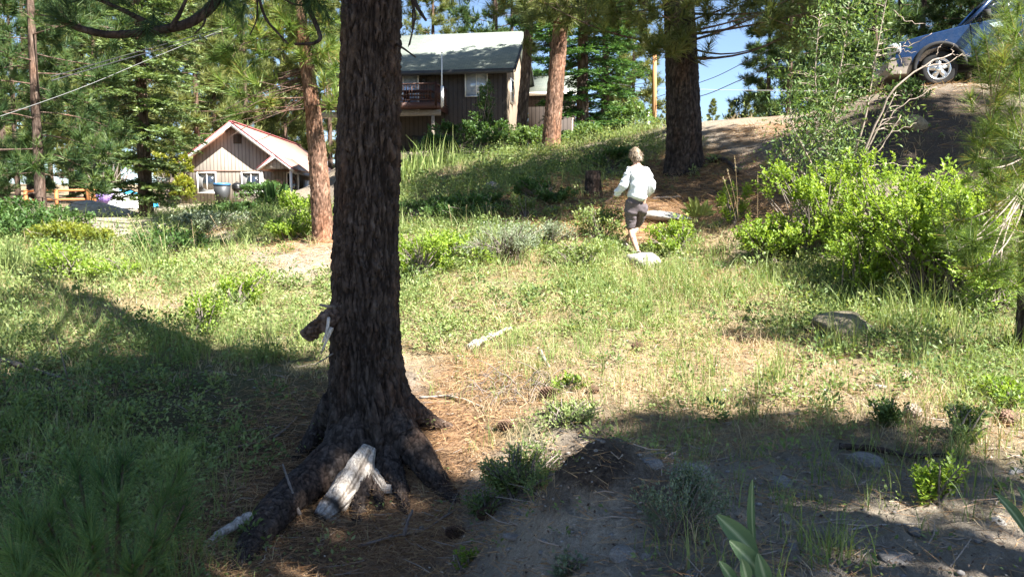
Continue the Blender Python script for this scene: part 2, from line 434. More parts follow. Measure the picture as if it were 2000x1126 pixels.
# clods, needles mats and little hummocks
rel = np.exp(-R_ / 14.0)
gz = gz + rel * (0.05 * np.abs(fbm(gx * 3.1, gy * 3.1, 71, 4)) + 0.045 * fbm(gx * 13, gy * 13, 77, 4))
gb = MB()
i, j = np.meshgrid(np.arange(nr - 1), np.arange(na), indexing='ij')
q = np.stack([i * na + j, i * na + (j + 1) % na, (i + 1) * na + (j + 1) % na, (i + 1) * na + j], -1).reshape(-1, 4)[:, ::-1]
gb.add(np.stack([gx, gy, gz], -1).reshape(-1, 3), None, q)
gb.add(np.array([[0, 0, H1(0, 0)]]))
cap = [(nr * na, jj, (jj + 1) % na) for jj in range(na)][::1]
gb.t.append(np.array([(a, c, b) for a, b, c in cap]))
gm = gb.mesh('ground', smooth=True)
for nm, w in (('litter', lit), ('bare', bare), ('dry', dry), ('green', green), ('dark_ground', DARK_W)):
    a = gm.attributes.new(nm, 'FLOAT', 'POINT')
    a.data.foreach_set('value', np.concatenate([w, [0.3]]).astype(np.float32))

m, nt, b = nodes_of('forest_soil')
def attr(nm):
    a = nt.nodes.new('ShaderNodeAttribute'); a.attribute_name = nm
    return a.outputs['Fac']
n1 = tex(nt, 'Noise', 2.3, detail=8, rough=.72); n2 = tex(nt, 'Noise', 38, detail=5, rough=.75); n3 = tex(nt, 'Noise', 150, detail=3)
n4 = tex(nt, 'Noise', 9, detail=6, rough=.7)
soil = ramp(nt, n4.outputs['Fac'], [(.32, (.10, .080, .062)), (.5, (.20, .165, .13)), (.7, (.31, .265, .215))])
litter = ramp(nt, n2.outputs['Fac'], [(.33, (.11, .062, .036)), (.5, (.25, .15, .085)), (.68, (.40, .265, .16))])
sand = ramp(nt, n2.outputs['Fac'], [(.3, (.21, .18, .145)), (.52, (.32, .275, .22)), (.72, (.44, .385, .31))])
straw = ramp(nt, n2.outputs['Fac'], [(.32, (.19, .14, .085)), (.5, (.29, .22, .135)), (.68, (.43, .345, .225))])
moss = ramp(nt, n2.outputs['Fac'], [(.32, (.065, .075, .035)), (.5, (.13, .14, .06)), (.68, (.25, .22, .11))])
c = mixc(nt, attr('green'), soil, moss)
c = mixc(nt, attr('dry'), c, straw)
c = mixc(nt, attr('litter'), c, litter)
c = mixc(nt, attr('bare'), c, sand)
dark_ground = ramp(nt, n2.outputs['Fac'], [(.33, (.030, .024, .019)), (.5, (.075, .058, .045)), (.68, (.15, .115, .085))])
c = mixc(nt, attr('dark_ground'), c, dark_ground)
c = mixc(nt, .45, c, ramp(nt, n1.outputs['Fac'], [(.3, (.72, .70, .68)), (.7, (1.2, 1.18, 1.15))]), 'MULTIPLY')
c = mixc(nt, .5, c, ramp(nt, n3.outputs['Fac'], [(.35, (.6, .6, .6)), (.65, (1.3, 1.3, 1.3))]), 'MULTIPLY')
nt.links.new(c, b.inputs['Base Color']); b.inputs['Roughness'].default_value = .95; b.inputs['Specular IOR Level'].default_value = .1
add = nt.nodes.new('ShaderNodeMath'); add.operation = 'ADD'
nt.links.new(n2.outputs['Fac'], add.inputs[0]); nt.links.new(n3.outputs['Fac'], add.inputs[1])
bump(nt, b, add.outputs[0], .9, .02)
M['soil'] = m
ground = tag(obj('ground', gm, M['soil']), 'sloping forest ground of soil, needles and sand', kind='structure')
ground.pop('label')

# ------------------------------------------------------------------ scatter helpers
def sample_ground(n, rmin, rmax, power=1.0, amax=44):
    """random ground spots in front of the camera, denser close by"""
    u = rng.random(n)
    k = 2.0 - power
    r = (rmin ** k + u * (rmax ** k - rmin ** k)) ** (1 / k) if abs(k) > 1e-6 else rmin * (rmax / rmin) ** u
    a = np.radians((rng.random(n) * 2 - 1) * amax)
    x, y = r * np.sin(a), r * np.cos(a)
    return x, y, r
def ground_surface(x, y):
    z = H(x, y)
    r = np.sqrt(x * x + y * y)
    return z + np.exp(-r / 14.0) * 0.05 * np.abs(fbm(x * 3.1, y * 3.1, 71, 4))
UP = np.array([0, 0, 1.0])
def rand_dirs(n, zmin=-1, zmax=1):
    z = rng.random(n) * (zmax - zmin) + zmin
    a = rng.random(n) * 2 * np.pi
    s = np.sqrt(np.maximum(0, 1 - z * z))
    return np.stack([s * np.cos(a), s * np.sin(a), z], -1)

# low leafy herbs
def herb_mesh(n, mask, rmin, rmax, power, leaves=13, size=.022, height=.09, tint0=(.12, .80)):
    x, y, r = sample_ground(n, rmin, rmax, power)
    z = ground_surface(x, y)
    keep = rng.random(n) < mask(x, y, z)
    x, y, z, r = x[keep], y[keep], z[keep], r[keep]
    k = len(x); sc = (r / 7.0).clip(.75, None) ** .62
    patch = np.clip(.5 + 1.5 * fbm(x * .8, y * .8, 91, 3), 0, 1)
    lump = np.clip(.5 + 1.7 * fbm(x * 2.3, y * 2.3, 93, 3), 0, 1)
    hh = height * sc * (.4 + 1.1 * rng.random(k)) * (.25 + .5 * patch + 1.5 * lump ** 2)
    R = .075 * sc * (.6 + .8 * rng.random(k))
    idx = np.repeat(np.arange(k), leaves); L = len(idx)
    off = rand_dirs(L, 0, 1)
    C = np.stack([x[idx] + off[:, 0] * R[idx], y[idx] + off[:, 1] * R[idx], z[idx] + hh[idx] * (.15 + .85 * rng.random(L))], -1)
    D = off * [1, 1, .5] + rng.normal(size=(L, 3)) * .35
    N = UP + rng.normal(size=(L, 3)) * .45
    sz = size * sc[idx] * (.6 + .8 * rng.random(L))
    t = np.clip(tint0[0] + (tint0[1] - tint0[0]) * (.55 * patch[idx] + .45 * rng.random(L)) + .08 * rng.normal(size=k)[idx], 0, 1)
    mb = MB(); mb.leaves(C, D, N, sz * 1.25, sz * .8, t)
    return mb
def m_green(x, y, z):
    l, ba, d, g = covers(x, y, z)
    v = np.clip(.75 + 1.6 * fbm(x * 1.1, y * 1.1, 5, 3), 0.08, 1)
    return np.clip(g * 1.0 * v * (1 - .85 * ba) * (1 - .7 * l) * (1 - .45 * d), 0, 1) + .012
hb = herb_mesh(52000, m_green, 2.8, 34, 1.15)
tag(obj('ground_cover', hb.mesh('ground_cover'), M['herb']), 'low leafy green herbs carpeting the sunny slope', 'ground cover', kind='stuff')

# taller weeds standing in the carpet
def weeds(n, rmin, rmax, mask):
    x, y, r = sample_ground(n, rmin, rmax, .9); z = ground_surface(x, y)
    kp = rng.random(n) < mask(x, y, z); x, y, z, r = x[kp], y[kp], z[kp], r[kp]
    k = len(x); sc = (r / 8).clip(.8, None) ** .45
    R = sc * (.08 + .12 * rng.random(k)); hh = sc * (.10 + .22 * rng.random(k) ** 1.5)
    lv = 70; idx = np.repeat(np.arange(k), lv); L = len(idx)
    o = rand_dirs(L, -.1, 1); q_ = .45 + .55 * rng.random(L) ** .5
    stem = rand_dirs(k, 0, 1)[idx]
    C = np.stack([x[idx] + o[:, 0] * R[idx] * q_, y[idx] + o[:, 1] * R[idx] * q_, z[idx] + .01 + hh[idx] * np.abs(o[:, 2]) * q_ * (1 + .5 * vnoise(o[:, 0] * 3 + idx, o[:, 1] * 3, 8))], -1)
    D = o * [1, 1, .7] + UP * .25 + rng.normal(size=(L, 3)) * .4
    N = UP * .6 + rng.normal(size=(L, 3)) * .6
    s_ = .030 * sc[idx] * (.6 + .8 * rng.random(L))
    mb = MB(); mb.leaves(C, D, N, s_ * 1.5, s_ * .62, np.clip((.05 + .75 * rng.random(k))[idx] + .13 * rng.normal(size=L), 0, 1), .15)
    return mb
wd_ = weeds(2700, 4.5, 22, lambda x, y, z: np.clip(m_green(x, y, z) * .9, 0, 1))
tag(obj('weeds', wd_.mesh('weeds'), M['herb']), 'mixed leafy weeds standing above the ground cover', 'weeds', kind='stuff')
# grass blades
def blade_mesh(x, y, z, h, wd, lean, tint, seg=3):
    n = len(x)
    a = rng.random(n) * 2 * np.pi
    d = np.stack([np.cos(a), np.sin(a), np.zeros(n)], -1)
    sd = np.stack([-np.sin(a), np.cos(a), np.zeros(n)], -1)
    ang2 = rng.random(n) * np.pi
    sd = sd * np.cos(ang2)[:, None] + d * np.sin(ang2)[:, None]
    base = np.stack([x, y, z], -1)
    rows = []
    for s_ in range(seg + 1):
        t = s_ / seg
        p = base + UP * (h * t * (1 - .25 * lean * t))[:, None] + d * (h * lean * t * t)[:, None]
        w = wd * (1 - t) ** .7
        if s_ < seg: rows += [p - sd * w[:, None] / 2, p + sd * w[:, None] / 2]
        else: rows += [p]
    V = np.stack(rows, 1); nv = V.shape[1]
    o = (np.arange(n) * nv)[:, None]
    qs = [o + np.array([[2 * k_, 2 * k_ + 1, 2 * k_ + 3, 2 * k_ + 2]]) for k_ in range(seg - 1)]
    tr = o + np.array([[nv - 3, nv - 2, nv - 1]])
    mb = MB(); mb.add(V.reshape(-1, 3), tr, np.concatenate(qs) if qs else None, np.repeat(tint, nv))
    return mb
def scatter_blades(n, mask, rmin, rmax, power, h, wd, lean, clump=1, seg=3):
    x, y, r = sample_ground(n, rmin, rmax, power)
    z = ground_surface(x, y)
    keep = rng.random(n) < mask(x, y, z)
    x, y, r = x[keep], y[keep], r[keep]
    t0 = rng.random(len(x)); h0 = .5 + rng.random(len(x))
    x, y, r, t0, h0 = (np.repeat(v, clump) for v in (x, y, r, t0, h0))
    k = len(x); sc = (r / 7.0).clip(.8, None) ** .5
    x = x + rng.normal(size=k) * .035 * sc; y = y + rng.normal(size=k) * .035 * sc
    z = ground_surface(x, y) - .01
    return blade_mesh(x, y, z, h * sc * h0 * (.5 + .7 * rng.random(k)), wd * sc * (.6 + .7 * rng.random(k)), lean * (.2 + 1.2 * rng.random(k)), np.clip(t0 * .6 + .4 * rng.random(k), 0, 1), seg)
def m_grass(x, y, z):
    l, ba, d, g = covers(x, y, z)
    v = np.clip(.3 + 2.0 * fbm(x * .7, y * .7, 205, 3), .03, 1)
    return np.clip((.9 * g + .25 * d) * v * (1 - .8 * ba) * (1 - .75 * l), 0, 1)
gr = scatter_blades(29000, m_grass, 3, 30, 1.2, .24, .0065, .5, clump=7)
tag(obj('grass', gr.mesh('grass'), M['grass']), 'green grass blades growing in tufts across the slope', 'grass', kind='stuff')
def m_dry(x, y, z):
    l, ba, d, g = covers(x, y, z)
    v = np.clip(.55 + 1.5 * fbm(x * 1.0, y * 1.0, 305, 3), .05, 1)
    return np.clip((.95 * d + .42 * g + .04) * v * (1 - .6 * ba) * (1 - .3 * l), 0, 1)
dg = scatter_blades(44000, m_dry, 2.8, 24, 1.15, .15, .0052, 1.2, clump=6, seg=2)
tag(obj('dry_grass', dg.mesh('dry_grass'), M['dry_grass']), 'straw coloured dry grass matted over the bank', 'dry grass', kind='stuff')

# fallen needles lying flat
def m_need(x, y, z):
    l, ba, d, g = covers(x, y, z)
    return np.clip(l + .22 * d + .15 * ba + .05, 0, 1)
n = 190000
x, y, r = sample_ground(n, 2.8, 20, 1.35)
z = ground_surface(x, y)
k = rng.random(n) < m_need(x, y, z)
x, y, z, r = x[k], y[k], z[k], r[k]
sc = (r / 6).clip(.8, None) ** .7
D = rand_dirs(len(x), -.12, .30)
flow = fbm(x * 1.7, y * 1.7, 404, 2) * 4
D[:, 0] += np.cos(flow) * .5; D[:, 1] += np.sin(flow) * .5
nl = MB(); nl.needles(np.stack([x, y, z + .008 + .03 * rng.random(len(x))], -1), D,   .16 * sc, .0042 * sc, np.clip(.55 + .3 * rng.normal(size=len(x)), 0, 1))
tag(obj('needle_litter', nl.mesh('needle_litter'), M['needle_dry']), 'orange brown fallen needles matted under the pines', 'needle litter', kind='stuff')

# bark chips and curled dead leaves
n = 16000
x, y, r = sample_ground(n, 2.7, 10, 1.35); z = ground_surface(x, y)
k = rng.random(n) < .75
x, y, z = x[k], y[k], z[k]; n = len(x)
ch = MB(); ch.leaves(np.stack([x, y, z + .004 + .015 * rng.random(n)], -1), rand_dirs(n, -.2, .45), UP + rng.normal(size=(n, 3)) * .5, .010 + .026 * rng.random(n) ** 2, .006 + .014 * rng.random(n), rng.random(n), .25)
M['chips'] = leaf_mat('bark_chips', [(0, (.045, .030, .022)), (.4, (.16, .105, .07)), (.8, (.33, .25, .18)), (1, (.5, .43, .35))], .05, .8)
tag(obj('forest_debris', ch.mesh('forest_debris'), M['chips']), 'bark chips and dead leaves strewn over the bank', 'debris', kind='stuff')

# small pebbles and clods
n = 5200
x, y, r = sample_ground(n, 2.7, 9, 1.2)
z = ground_surface(x, y)
_, ba, d, g = covers(x, y, z)
k = rng.random(n) < (ba * .6 + .03)
x, y, z = x[k], y[k], z[k]
ico = bmesh.new(); bmesh.ops.create_icosphere(ico, subdivisions=1, radius=1.0)
IV = np.array([v.co[:] for v in ico.verts]); IF = np.array([[v.index for v in f.verts] for f in ico.faces]); ico.free()
pb = MB()
for a_, b_, c_ in zip(x, y, z):
    s_ = .005 + .016 * rng.random() ** 3
    pb.add(IV * (1 + .3 * (rng.random((len(IV), 1)) - .5)) * s_ * [1.2, 1, .7] + [a_, b_, c_ + s_ * .25], IF, None, rng.random())
tag(obj('gravel', pb.mesh('gravel'), M['rock']), 'small grey pebbles and clods on the bare dirt', 'gravel', kind='stuff')
# ------------------------------------------------------------------ tree helpers
def worley(u, v, nu, seed):
    """cell edges distance on a surface that is periodic in u with nu cells round"""
    iu, iv = np.floor(u), np.floor(v)
    f1 = np.full(u.shape, 9.0); f2 = np.full(u.shape, 9.0); cid = np.zeros(u.shape)
    for a in (-1, 0, 1):
        for b_ in (-1, 0, 1):
            cu, cv = (iu + a), (iv + b_)
            wu = np.mod(cu, nu)
            px = cu + _h(wu, cv, seed); py = cv + _h(wu, cv, seed + 5)
            d = np.hypot(u - px, v - py)
            new = d < f1
            f2 = np.where(new, f1, np.minimum(f2, d)); cid = np.where(new, _h(wu, cv, seed + 9), cid); f1 = np.where(new, d, f1)
    return f2 - f1, cid
def trunk_mb(path, radii, k=24, rows=80, plate=(.07, .22), depth=.015, seed=1, flare=None, zfine=None):
    """a bark covered trunk: path points and radii, deep vertical plates pressed into the surface"""
    path = np.asarray(path, float); radii = np.asarray(radii, float)
    L = np.concatenate([[0], np.cumsum(np.linalg.norm(np.diff(path, axis=0), axis=1))])
    if zfine is None: s = np.linspace(0, L[-1], rows)
    else: s = np.concatenate([np.linspace(0, zfine, rows), np.linspace(zfine, L[-1], 40)[1:]])
    P = np.stack([np.interp(s, L, path[:, c]) for c in range(3)], -1)
    # round off the polyline
    for _ in range(3): P[1:-1] = (P[:-2] + 2 * P[1:-1] + P[2:]) / 4
    R = np.interp(s, L, radii)
    th = np.linspace(0, 2 * np.pi, k, endpoint=False)
    TH, SS = np.meshgrid(th, s)
    Rm = np.mean(R)
    nu = max(5, int(round(2 * np.pi * Rm / plate[0])))
    u = TH / (2 * np.pi) * nu; v = SS / plate[1]
    wx, wy = np.cos(TH) * 2, np.sin(TH) * 2
    u = u + 1.3 * fbm(SS * 3.5 + wx, wy * 2.5 + 7, seed + 1, 4)
    v = v + 1.3 * fbm(wx * 4 + SS * 1.2, wy * 4, seed + 2, 3)
    e, cid = worley(u, v, nu, seed)
    pl = np.clip(e / .30, 0, 1); pl = pl * pl * (3 - 2 * pl)
    rough = fbm(u * 3, v * 9, seed + 3, 3)
    e2, c2_ = worley(u * 2.0 + 3.3, v * 1.7, nu * 2, seed + 31)
    p2 = np.clip(e2 / .25, 0, 1)
    fur = np.abs(fbm(u * .9 + .6 * fbm(v * 2, u * .3, seed + 12, 2), v * .22, seed + 8, 3))
    fur = np.clip(fur / .13, 0, 1)
    pl = pl * (.55 + .45 * p2) * (.45 + .55 * fur)
    D = depth * (pl - .6) + depth * .45 * (cid - .5) * pl + depth * .6 * rough
    RR = R[:, None] * (1 + .05 * fbm(wx * .6 + SS * .3, wy * .6, seed + 4, 2)) + D
    if flare is not None: RR = RR * flare(TH, SS)
    V = P[:, None, :] + RR[..., None] * np.stack([np.cos(TH), np.sin(TH), np.zeros_like(TH)], -1)
    n = len(s)
    i, j = np.meshgrid(np.arange(n - 1), np.arange(k), indexing='ij')
    q = np.stack([i * k + j, i * k + (j + 1) % k, (i + 1) * k + (j + 1) % k, (i + 1) * k + j], -1).reshape(-1, 4)
    mb = MB()
    mb.add(V.reshape(-1, 3), None, q, np.clip(.15 + .45 * pl + .35 * (cid - .3) * pl, 0, 1).ravel())
    return mb
def tufts(mb, C, D, per=36, L=.17, Wd=.004, spread=1.0, stem=.10, tint=(.2, .9), droop=0.0):
    """bottle-brush tufts of pine needles at the shoot ends C pointing along D"""
    n = len(C)
    D = D / (np.linalg.norm(D, axis=1, keepdims=True) + 1e-9)
    idx = np.repeat(np.arange(n), per); k = len(idx)
    u = rng.random(k)
    r = rand_dirs(k)
    r = r - D[idx] * (r * D[idx]).sum(1, keepdims=True); r /= np.linalg.norm(r, axis=1, keepdims=True) + 1e-9
    fw = .15 + 1.1 * u
    dirs = D[idx] * fw[:, None] + r * (spread * (.55 + .5 * rng.random(k)))[:, None] - UP * droop
    base = C[idx] - D[idx] * ((1 - u) * stem)[:, None]
    t0 = tint[0] + (tint[1] - tint[0]) * rng.random(n)
    mb.needles(base, dirs, L * (.7 + .45 * rng.random(k)), Wd, np.clip(t0[idx] + .18 * rng.normal(size=k), 0, 1))
def bez(p0, p1, p2, n=6):
    t = np.linspace(0, 1, n)[:, None]
    return (1 - t) ** 2 * p0 + 2 * t * (1 - t) * p1 + t * t * p2
def pine_parts(h, base, rad_, ntuft, trunk_r, seed, per=22, L=.46, Wd=.05, taper=.8, clear=0.0, k=10, rows=60, dead=6, lean=(0, 0), plate=(.10, .3), depth=.014):
    """trunk, limbs and needle crown of a pine standing at the origin"""
    global rng
    keep = rng; rng = np.random.default_rng(seed)
    path = np.array([[lean[0] * t, lean[1] * t, -.3 + (h + .3) * t] for t in np.linspace(0, 1, 9)])
    rr_ = trunk_r * np.interp(np.linspace(0, 1, 9), [0, .04, .15, 1], [1.35, 1.1, 1.0, .12])
    tb = trunk_mb(path, rr_, k, rows, plate, depth, seed)
    lb, cb = MB(), MB()
    nb = max(10, ntuft // 22)
    for i_ in range(nb):
        f = (i_ + rng.random()) / nb
        z = base + (h - base) * f
        fr = np.clip((z - base) / (h - base), 0, 1)
        R = rad_ * (1 - fr) ** taper * (.55 + .6 * rng.random()) * np.interp(fr, [0, .12], [.75, 1]) + .25
        a = i_ * 2.4 + rng.random() * .8
        o = np.array([lean[0] * z / h, lean[1] * z / h, z])
        d = np.array([math.cos(a), math.sin(a), 0])
        end = o + d * R + UP * R * (.05 + .45 * fr - .25 * (1 - fr) + .25 * (rng.random() - .5))
        mid = o + d * R * .55 + UP * R * (-.05 + .1 * rng.random())
        c = bez(o, mid, end, 6)
        lb.tube(c, np.linspace(trunk_r * .10 + .003 * R, .006, 6), 4, .5, cap=False)
        nt_ = max(4, int(ntuft / nb * (.6 + .8 * R / (rad_ + .3))))
        t = .35 + .65 * np.sqrt(rng.random(nt_))
        ii = (t * 5).clip(0, 4.999); i0 = ii.astype(int); fr2 = (ii - i0)[:, None]
        pos = c[i0] * (1 - fr2) + c[i0 + 1] * fr2
        side = rng.normal(size=(nt_, 3)) * [1, 1, .55]
        side -= d * (side @ d)[:, None] * .6
        ln = (.12 + .55 * rng.random(nt_)) * (.30 + .22 * R)
        tip = pos + side / (np.linalg.norm(side, axis=1, keepdims=True) + 1e-9) * ln[:, None] + UP * (ln * .25)[:, None]
        for a0, a1 in zip(pos[::2], tip[::2]): lb.tube(np.array([a0, (a0 + a1) / 2 - UP * .02, a1]), [.010, .007, .004], 3, .4, cap=False)
        dd = (tip - pos) / ln[:, None] * .6 + d * .5 + UP * .45
        tufts(cb, tip, dd, per, L, Wd, 1.0, L * .6)
    for i_ in range(dead):
        z = clear + (base - clear) * rng.random(); a = rng.random() * 6.28
        o = np.array([lean[0] * z / h, lean[1] * z / h, z]); d = np.array([math.cos(a), math.sin(a), -.15])
        R = .4 + .9 * rng.random() * min(1, rad_ / 2)
        lb.tube(bez(o, o + d * R * .5 - UP * .1, o + d * R + UP * (rng.random() - .6) * .5, 5), np.linspace(.016, .005, 5), 4, .4, cap=False)
    rng = keep
    return tb, lb, cb
def fir_parts(h, base, rad_, trunk_r, seed, whorl=.42, per=6, dens=1.0, size=.075):
    """trunk, limbs and layered flat sprays of a fir standing at the origin"""
    global rng
    keep = rng; rng = np.random.default_rng(seed)
    path = np.array([[0, 0, -.3 + (h + .3) * t] for t in np.linspace(0, 1, 7)])
    tb = trunk_mb(path, trunk_r * np.interp(np.linspace(0, 1, 7), [0, .1, 1], [1.3, 1, .1]), 12, 60, (.12, .3), .012, seed)
    lb, cb = MB(), MB()
    z = base; a0 = 0
    while z < h - .3:
        fr = (z - base) / (h - base)
        n = per if fr < .8 else 4
        a0 += 1.1
        for j_ in range(n):
            if rng.random() < .16: continue
            a = a0 + j_ * 6.283 / n + .35 * rng.normal()
            R = (rad_ * (1 - fr) ** .85 + .15) * (.7 + .45 * rng.random()) * np.interp(fr, [0, .08, .26], [.42, .62, 1])
            zz = z + .2 * rng.normal()
            d = np.array([math.cos(a), math.sin(a), 0]); sd = np.array([-d[1], d[0], 0])
            o = np.array([0, 0, zz])
            sag = (.34 * (1 - fr) - .25 * fr)
            c = bez(o, o + d * R * .5 - UP * R * sag * .8, o + d * R - UP * R * sag * .75, 8)
            lb.tube(c, np.linspace(.010 + .005 * R, .004, 8), 4, .5, cap=False)
            # side twigs lying in the plane of the spray
            nt_ = int((10 + 9 * R) * dens)
            t = .10 + .90 * rng.random(nt_)
            ii = (t * 7).clip(0, 6.999); i0 = ii.astype(int); f2 = (ii - i0)[:, None]
            pos = c[i0] * (1 - f2) + c[i0 + 1] * f2
            sg = np.where(rng.random(nt_) < .5, -1.0, 1.0)
            ln = R * .42 * (1.12 - t) ** .7 * (.6 + .6 * rng.random(nt_)) + .08
            tw = d * .65 + sd * sg[:, None] * .8 + UP * (rng.normal(size=nt_) * .15 - .07)[:, None]
            tw /= np.linalg.norm(tw, axis=1, keepdims=True)
            m_ = int(16 * dens)
            idx = np.repeat(np.arange(nt_), m_); k = len(idx)
            u = (np.tile(np.arange(m_), nt_) + rng.random(k)) / m_
            p = pos[idx] + tw[idx] * (ln[idx] * u)[:, None] - UP * (.12 * ln[idx] * u * u)[:, None]
            s2 = np.cross(tw[idx], UP); s2 *= np.where(rng.random(k) < .5, -1.0, 1.0)[:, None]
            dd = tw[idx] * .8 + s2 * .75 + UP * (.22 * rng.normal(size=k) + .12)[:, None]
            N = UP * .8 + rng.normal(size=(k, 3)) * .45
            tt = np.clip(.18 + .55 * rng.random() * .5 + .55 * u * t[idx] + .10 * rng.normal(size=k), 0, 1)
            cb.leaves(p, dd, N, size * (.8 + .6 * rng.random(k)), size * .34, tt, .1)
        z += whorl * (.75 + .5 * rng.random()) * (1 - .45 * fr)
    rng = keep
    return tb, lb, cb
def build_tree(name, label, cat, loc, parts, mats, group=None, rotz=0.0, scale=1.0):
    t = thing(name, label, cat, loc, group, rotz)
    t.scale = (scale,) * 3
    part('trunk', parts[0], mats[0], t, True, True)
    if parts[1].n: part('branches', parts[1], mats[1], t, False, True)['kind'] = 'stuff'
    part('crown', parts[2], mats[2], t, False, True)
    return t
def crown_for_shade(mb, pts, hmin, hmax, per=3, n_needles=22, L=.30, Wd=.032, jit=.22):
    """needle clumps of a high crown, hung where the sun passes on its way to the shaded ground"""
    k = len(pts)
    hgt = hmin + (hmax - hmin) * rng.random(k)
    C = np.asarray(pts) + S[None, :] * (hgt / S[2])[:, None]
    C = np.repeat(C, per, 0) + rng.normal(size=(k * per, 3)) * jit
    tufts(mb, C, rand_dirs(len(C), -.2, 1), n_needles, L, Wd, 1.0, L * .5)
    return C
def limbs_to(lb, C, trunk_xy, zlo, zhi, n, r0=.05):
    """limbs that carry the clumps of a crown"""
    pick = C[rng.integers(0, len(C), max(6, n // 3))]
    for p in pick:
        R = math.hypot(p[0] - trunk_xy[0], p[1] - trunk_xy[1])
        z0 = min(max(p[2] - .25 * R, zlo), zhi)
        o = np.array([trunk_xy[0], trunk_xy[1], z0])
        lb.tube(bez(o, (o + p) / 2 - UP * .06 * R, p, 7), np.linspace(r0 * (.5 + .1 * R), .012, 7), 5, .5, cap=False)
def in_poly(px, py, poly):
    poly = np.asarray(poly, float); n = len(poly)
    ins = np.zeros(px.shape, bool); j = n - 1
    for i in range(n):
        xi, yi = poly[i]; xj, yj = poly[j]
        c = ((yi > py) != (yj > py)) & (px < (xj - xi) * (py - yi) / (yj - yi + 1e-12) + xi)
        ins ^= c; j = i
    return ins
def shade_pts(poly, n):
    """n ground points, evenly spread over the ground inside an outline"""
    poly = np.asarray(poly, float)
    lo, hi = poly.min(0), poly.max(0)
    px = lo[0] + (hi[0] - lo[0]) * rng.random(n * 4); py = lo[1] + (hi[1] - lo[1]) * rng.random(n * 4)
    k = in_poly(px, py, poly)
    px, py = px[k][:n * 2], py[k][:n * 2]
    P = G(px, py)
    w = P[:, 1] ** 3 / (np.abs(P[:, 2]) + .4)
    idx = rng.choice(len(P), size=min(n, len(P)), p=w / w.sum())
    return P[idx]

# ------------------------------------------------------------------ the big pine by the camera
TB = np.array([-1.12, 6.45, -1.75])
big = thing('pine_tree', 'massive dark-barked pine trunk with flaring roots and a bleached snag at its foot', 'tree', TB)
cols = [(905,742,195),(850,730,182),(790,722,158),(740,716,143),(690,713,133),(600,712,127),(500,713,124),(400,716,121),(300,719,117),(200,722,113),(100,724,110),(0,726,107)]
path, radii = [np.array([-1.10, 6.45, -2.35])], [.44]
for py_, cx_, w_ in cols:
    p = W(cx_, py_, 6.45); path.append(p); radii.append(w_ / 2 * 6.45 / F)
top = path[-1]
for k_ in range(1, 7): path.append(top + np.array([.06, .05, 2.4]) * k_); radii.append(radii[len(cols)] * (1 - k_ / 7.5))
lobes = [(-1.15, .26), (-.45, .20), (-2.3, .26), (2.9, .2), (1.2, .2), (.35, .18)]
def flare_f(th, s):
    hgt = s                      # metres up from the foot
    f = np.exp(-np.clip(hgt - .45, 0, None) / .38)
    lob = sum(a * np.exp(-((np.angle(np.exp(1j * (th - c)))) / .33) ** 2) for c, a in lobes)
    return 1 + f * (lob * 1.25 - .10)
tk = trunk_mb(path, radii, 184, 400, (.085, .36), .032, 11, flare_f, 4.6)
part('trunk', tk, M['bark'], big, True)
def bark_tube(pts, r, k=40, rows=70, seed=3, plate=(.05, .13), depth=.013):
    """a root or limb wrapped in the same bark"""
    pts = np.asarray(pts, float); n0 = len(pts)
    t = np.linspace(0, n0 - 1, rows)
    P = np.stack([np.interp(t, np.arange(n0), pts[:, c]) for c in range(3)], -1)
    for _ in range(6): P[1:-1] = (P[:-2] + 2 * P[1:-1] + P[2:]) / 4
    R = np.interp(t, np.arange(n0), r)
    mb = MB(); mb.tube(P, R, k, .5, True)
    V = mb.v[0]; ring = V[:rows * k].reshape(rows, k, 3)
    L = np.concatenate([[0], np.cumsum(np.linalg.norm(np.diff(P, axis=0), axis=1))])
    TH, SS = np.meshgrid(np.linspace(0, 2 * np.pi, k, endpoint=False), L)
    nu = max(4, int(2 * np.pi * np.mean(R) / plate[0]))
    e, cid = worley(TH / 6.2832 * nu + .8 * fbm(SS * 4, np.cos(TH) * 2, seed, 3), SS / plate[1] + .8 * fbm(SS * 3, np.sin(TH) * 3, seed + 1, 3), nu, seed)
    pl = np.clip(e / .3, 0, 1)
    nn = ring - P[:, None, :]; nn /= np.linalg.norm(nn, axis=2, keepdims=True) + 1e-9
    ring += nn * (depth * (pl - .6) + depth * fbm(SS * 9, TH * 2, seed + 2, 3))[..., None]
    V[:rows * k] = ring.reshape(-1, 3)
    mb.c[0][:rows * k] = np.clip(.15 + .6 * pl + .2 * (cid - .5), 0, 1).ravel()
    return mb
def gpt(px, py, Y, dz=0.0):
    p = W(px, py, Y); return p + UP * dz
def gr(px, py, up): return G1(px, py) + UP * up
roots = [
 ([gpt(700,830,6.3), gpt(665,890,6.1), gr(618,955,.10), gr(570,990,.09), gr(530,1030,.08), gr(490,1075,.04), gr(455,1115,-.02)], [.20,.18,.15,.13,.115,.08,.04]),
 ([gpt(760,820,6.3), gpt(790,865,6.2), gr(815,905,.09), gr(842,935,.05), gr(872,962,.01), gr(905,985,-.04)], [.17,.165,.125,.09,.06,.03]),
 ([gpt(760,770,6.45), gpt(795,800,6.45), gr(826,832,.08), gr(852,836,.03), gr(885,832,-.03)], [.14,.12,.08,.06,.03]),
 ([gpt(715,870,6.2), gr(712,945,.10), gr(704,985,.05), gr(698,1020,-.03)], [.15,.09,.06,.035]),
 ([gpt(750,870,6.2), gr(765,935,.09), gr(785,968,.03), gr(800,1000,-.04)], [.13,.09,.055,.03]),
 ([gpt(665,790,6.5), gr(630,850,.08), gr(600,880,.03), gr(565,905,-.03)], [.16,.10,.06,.03]),
 ([gpt(735,870,6.2), gr(738,960,.05), gr(742,1000,.0)], [.12,.05,.02])]
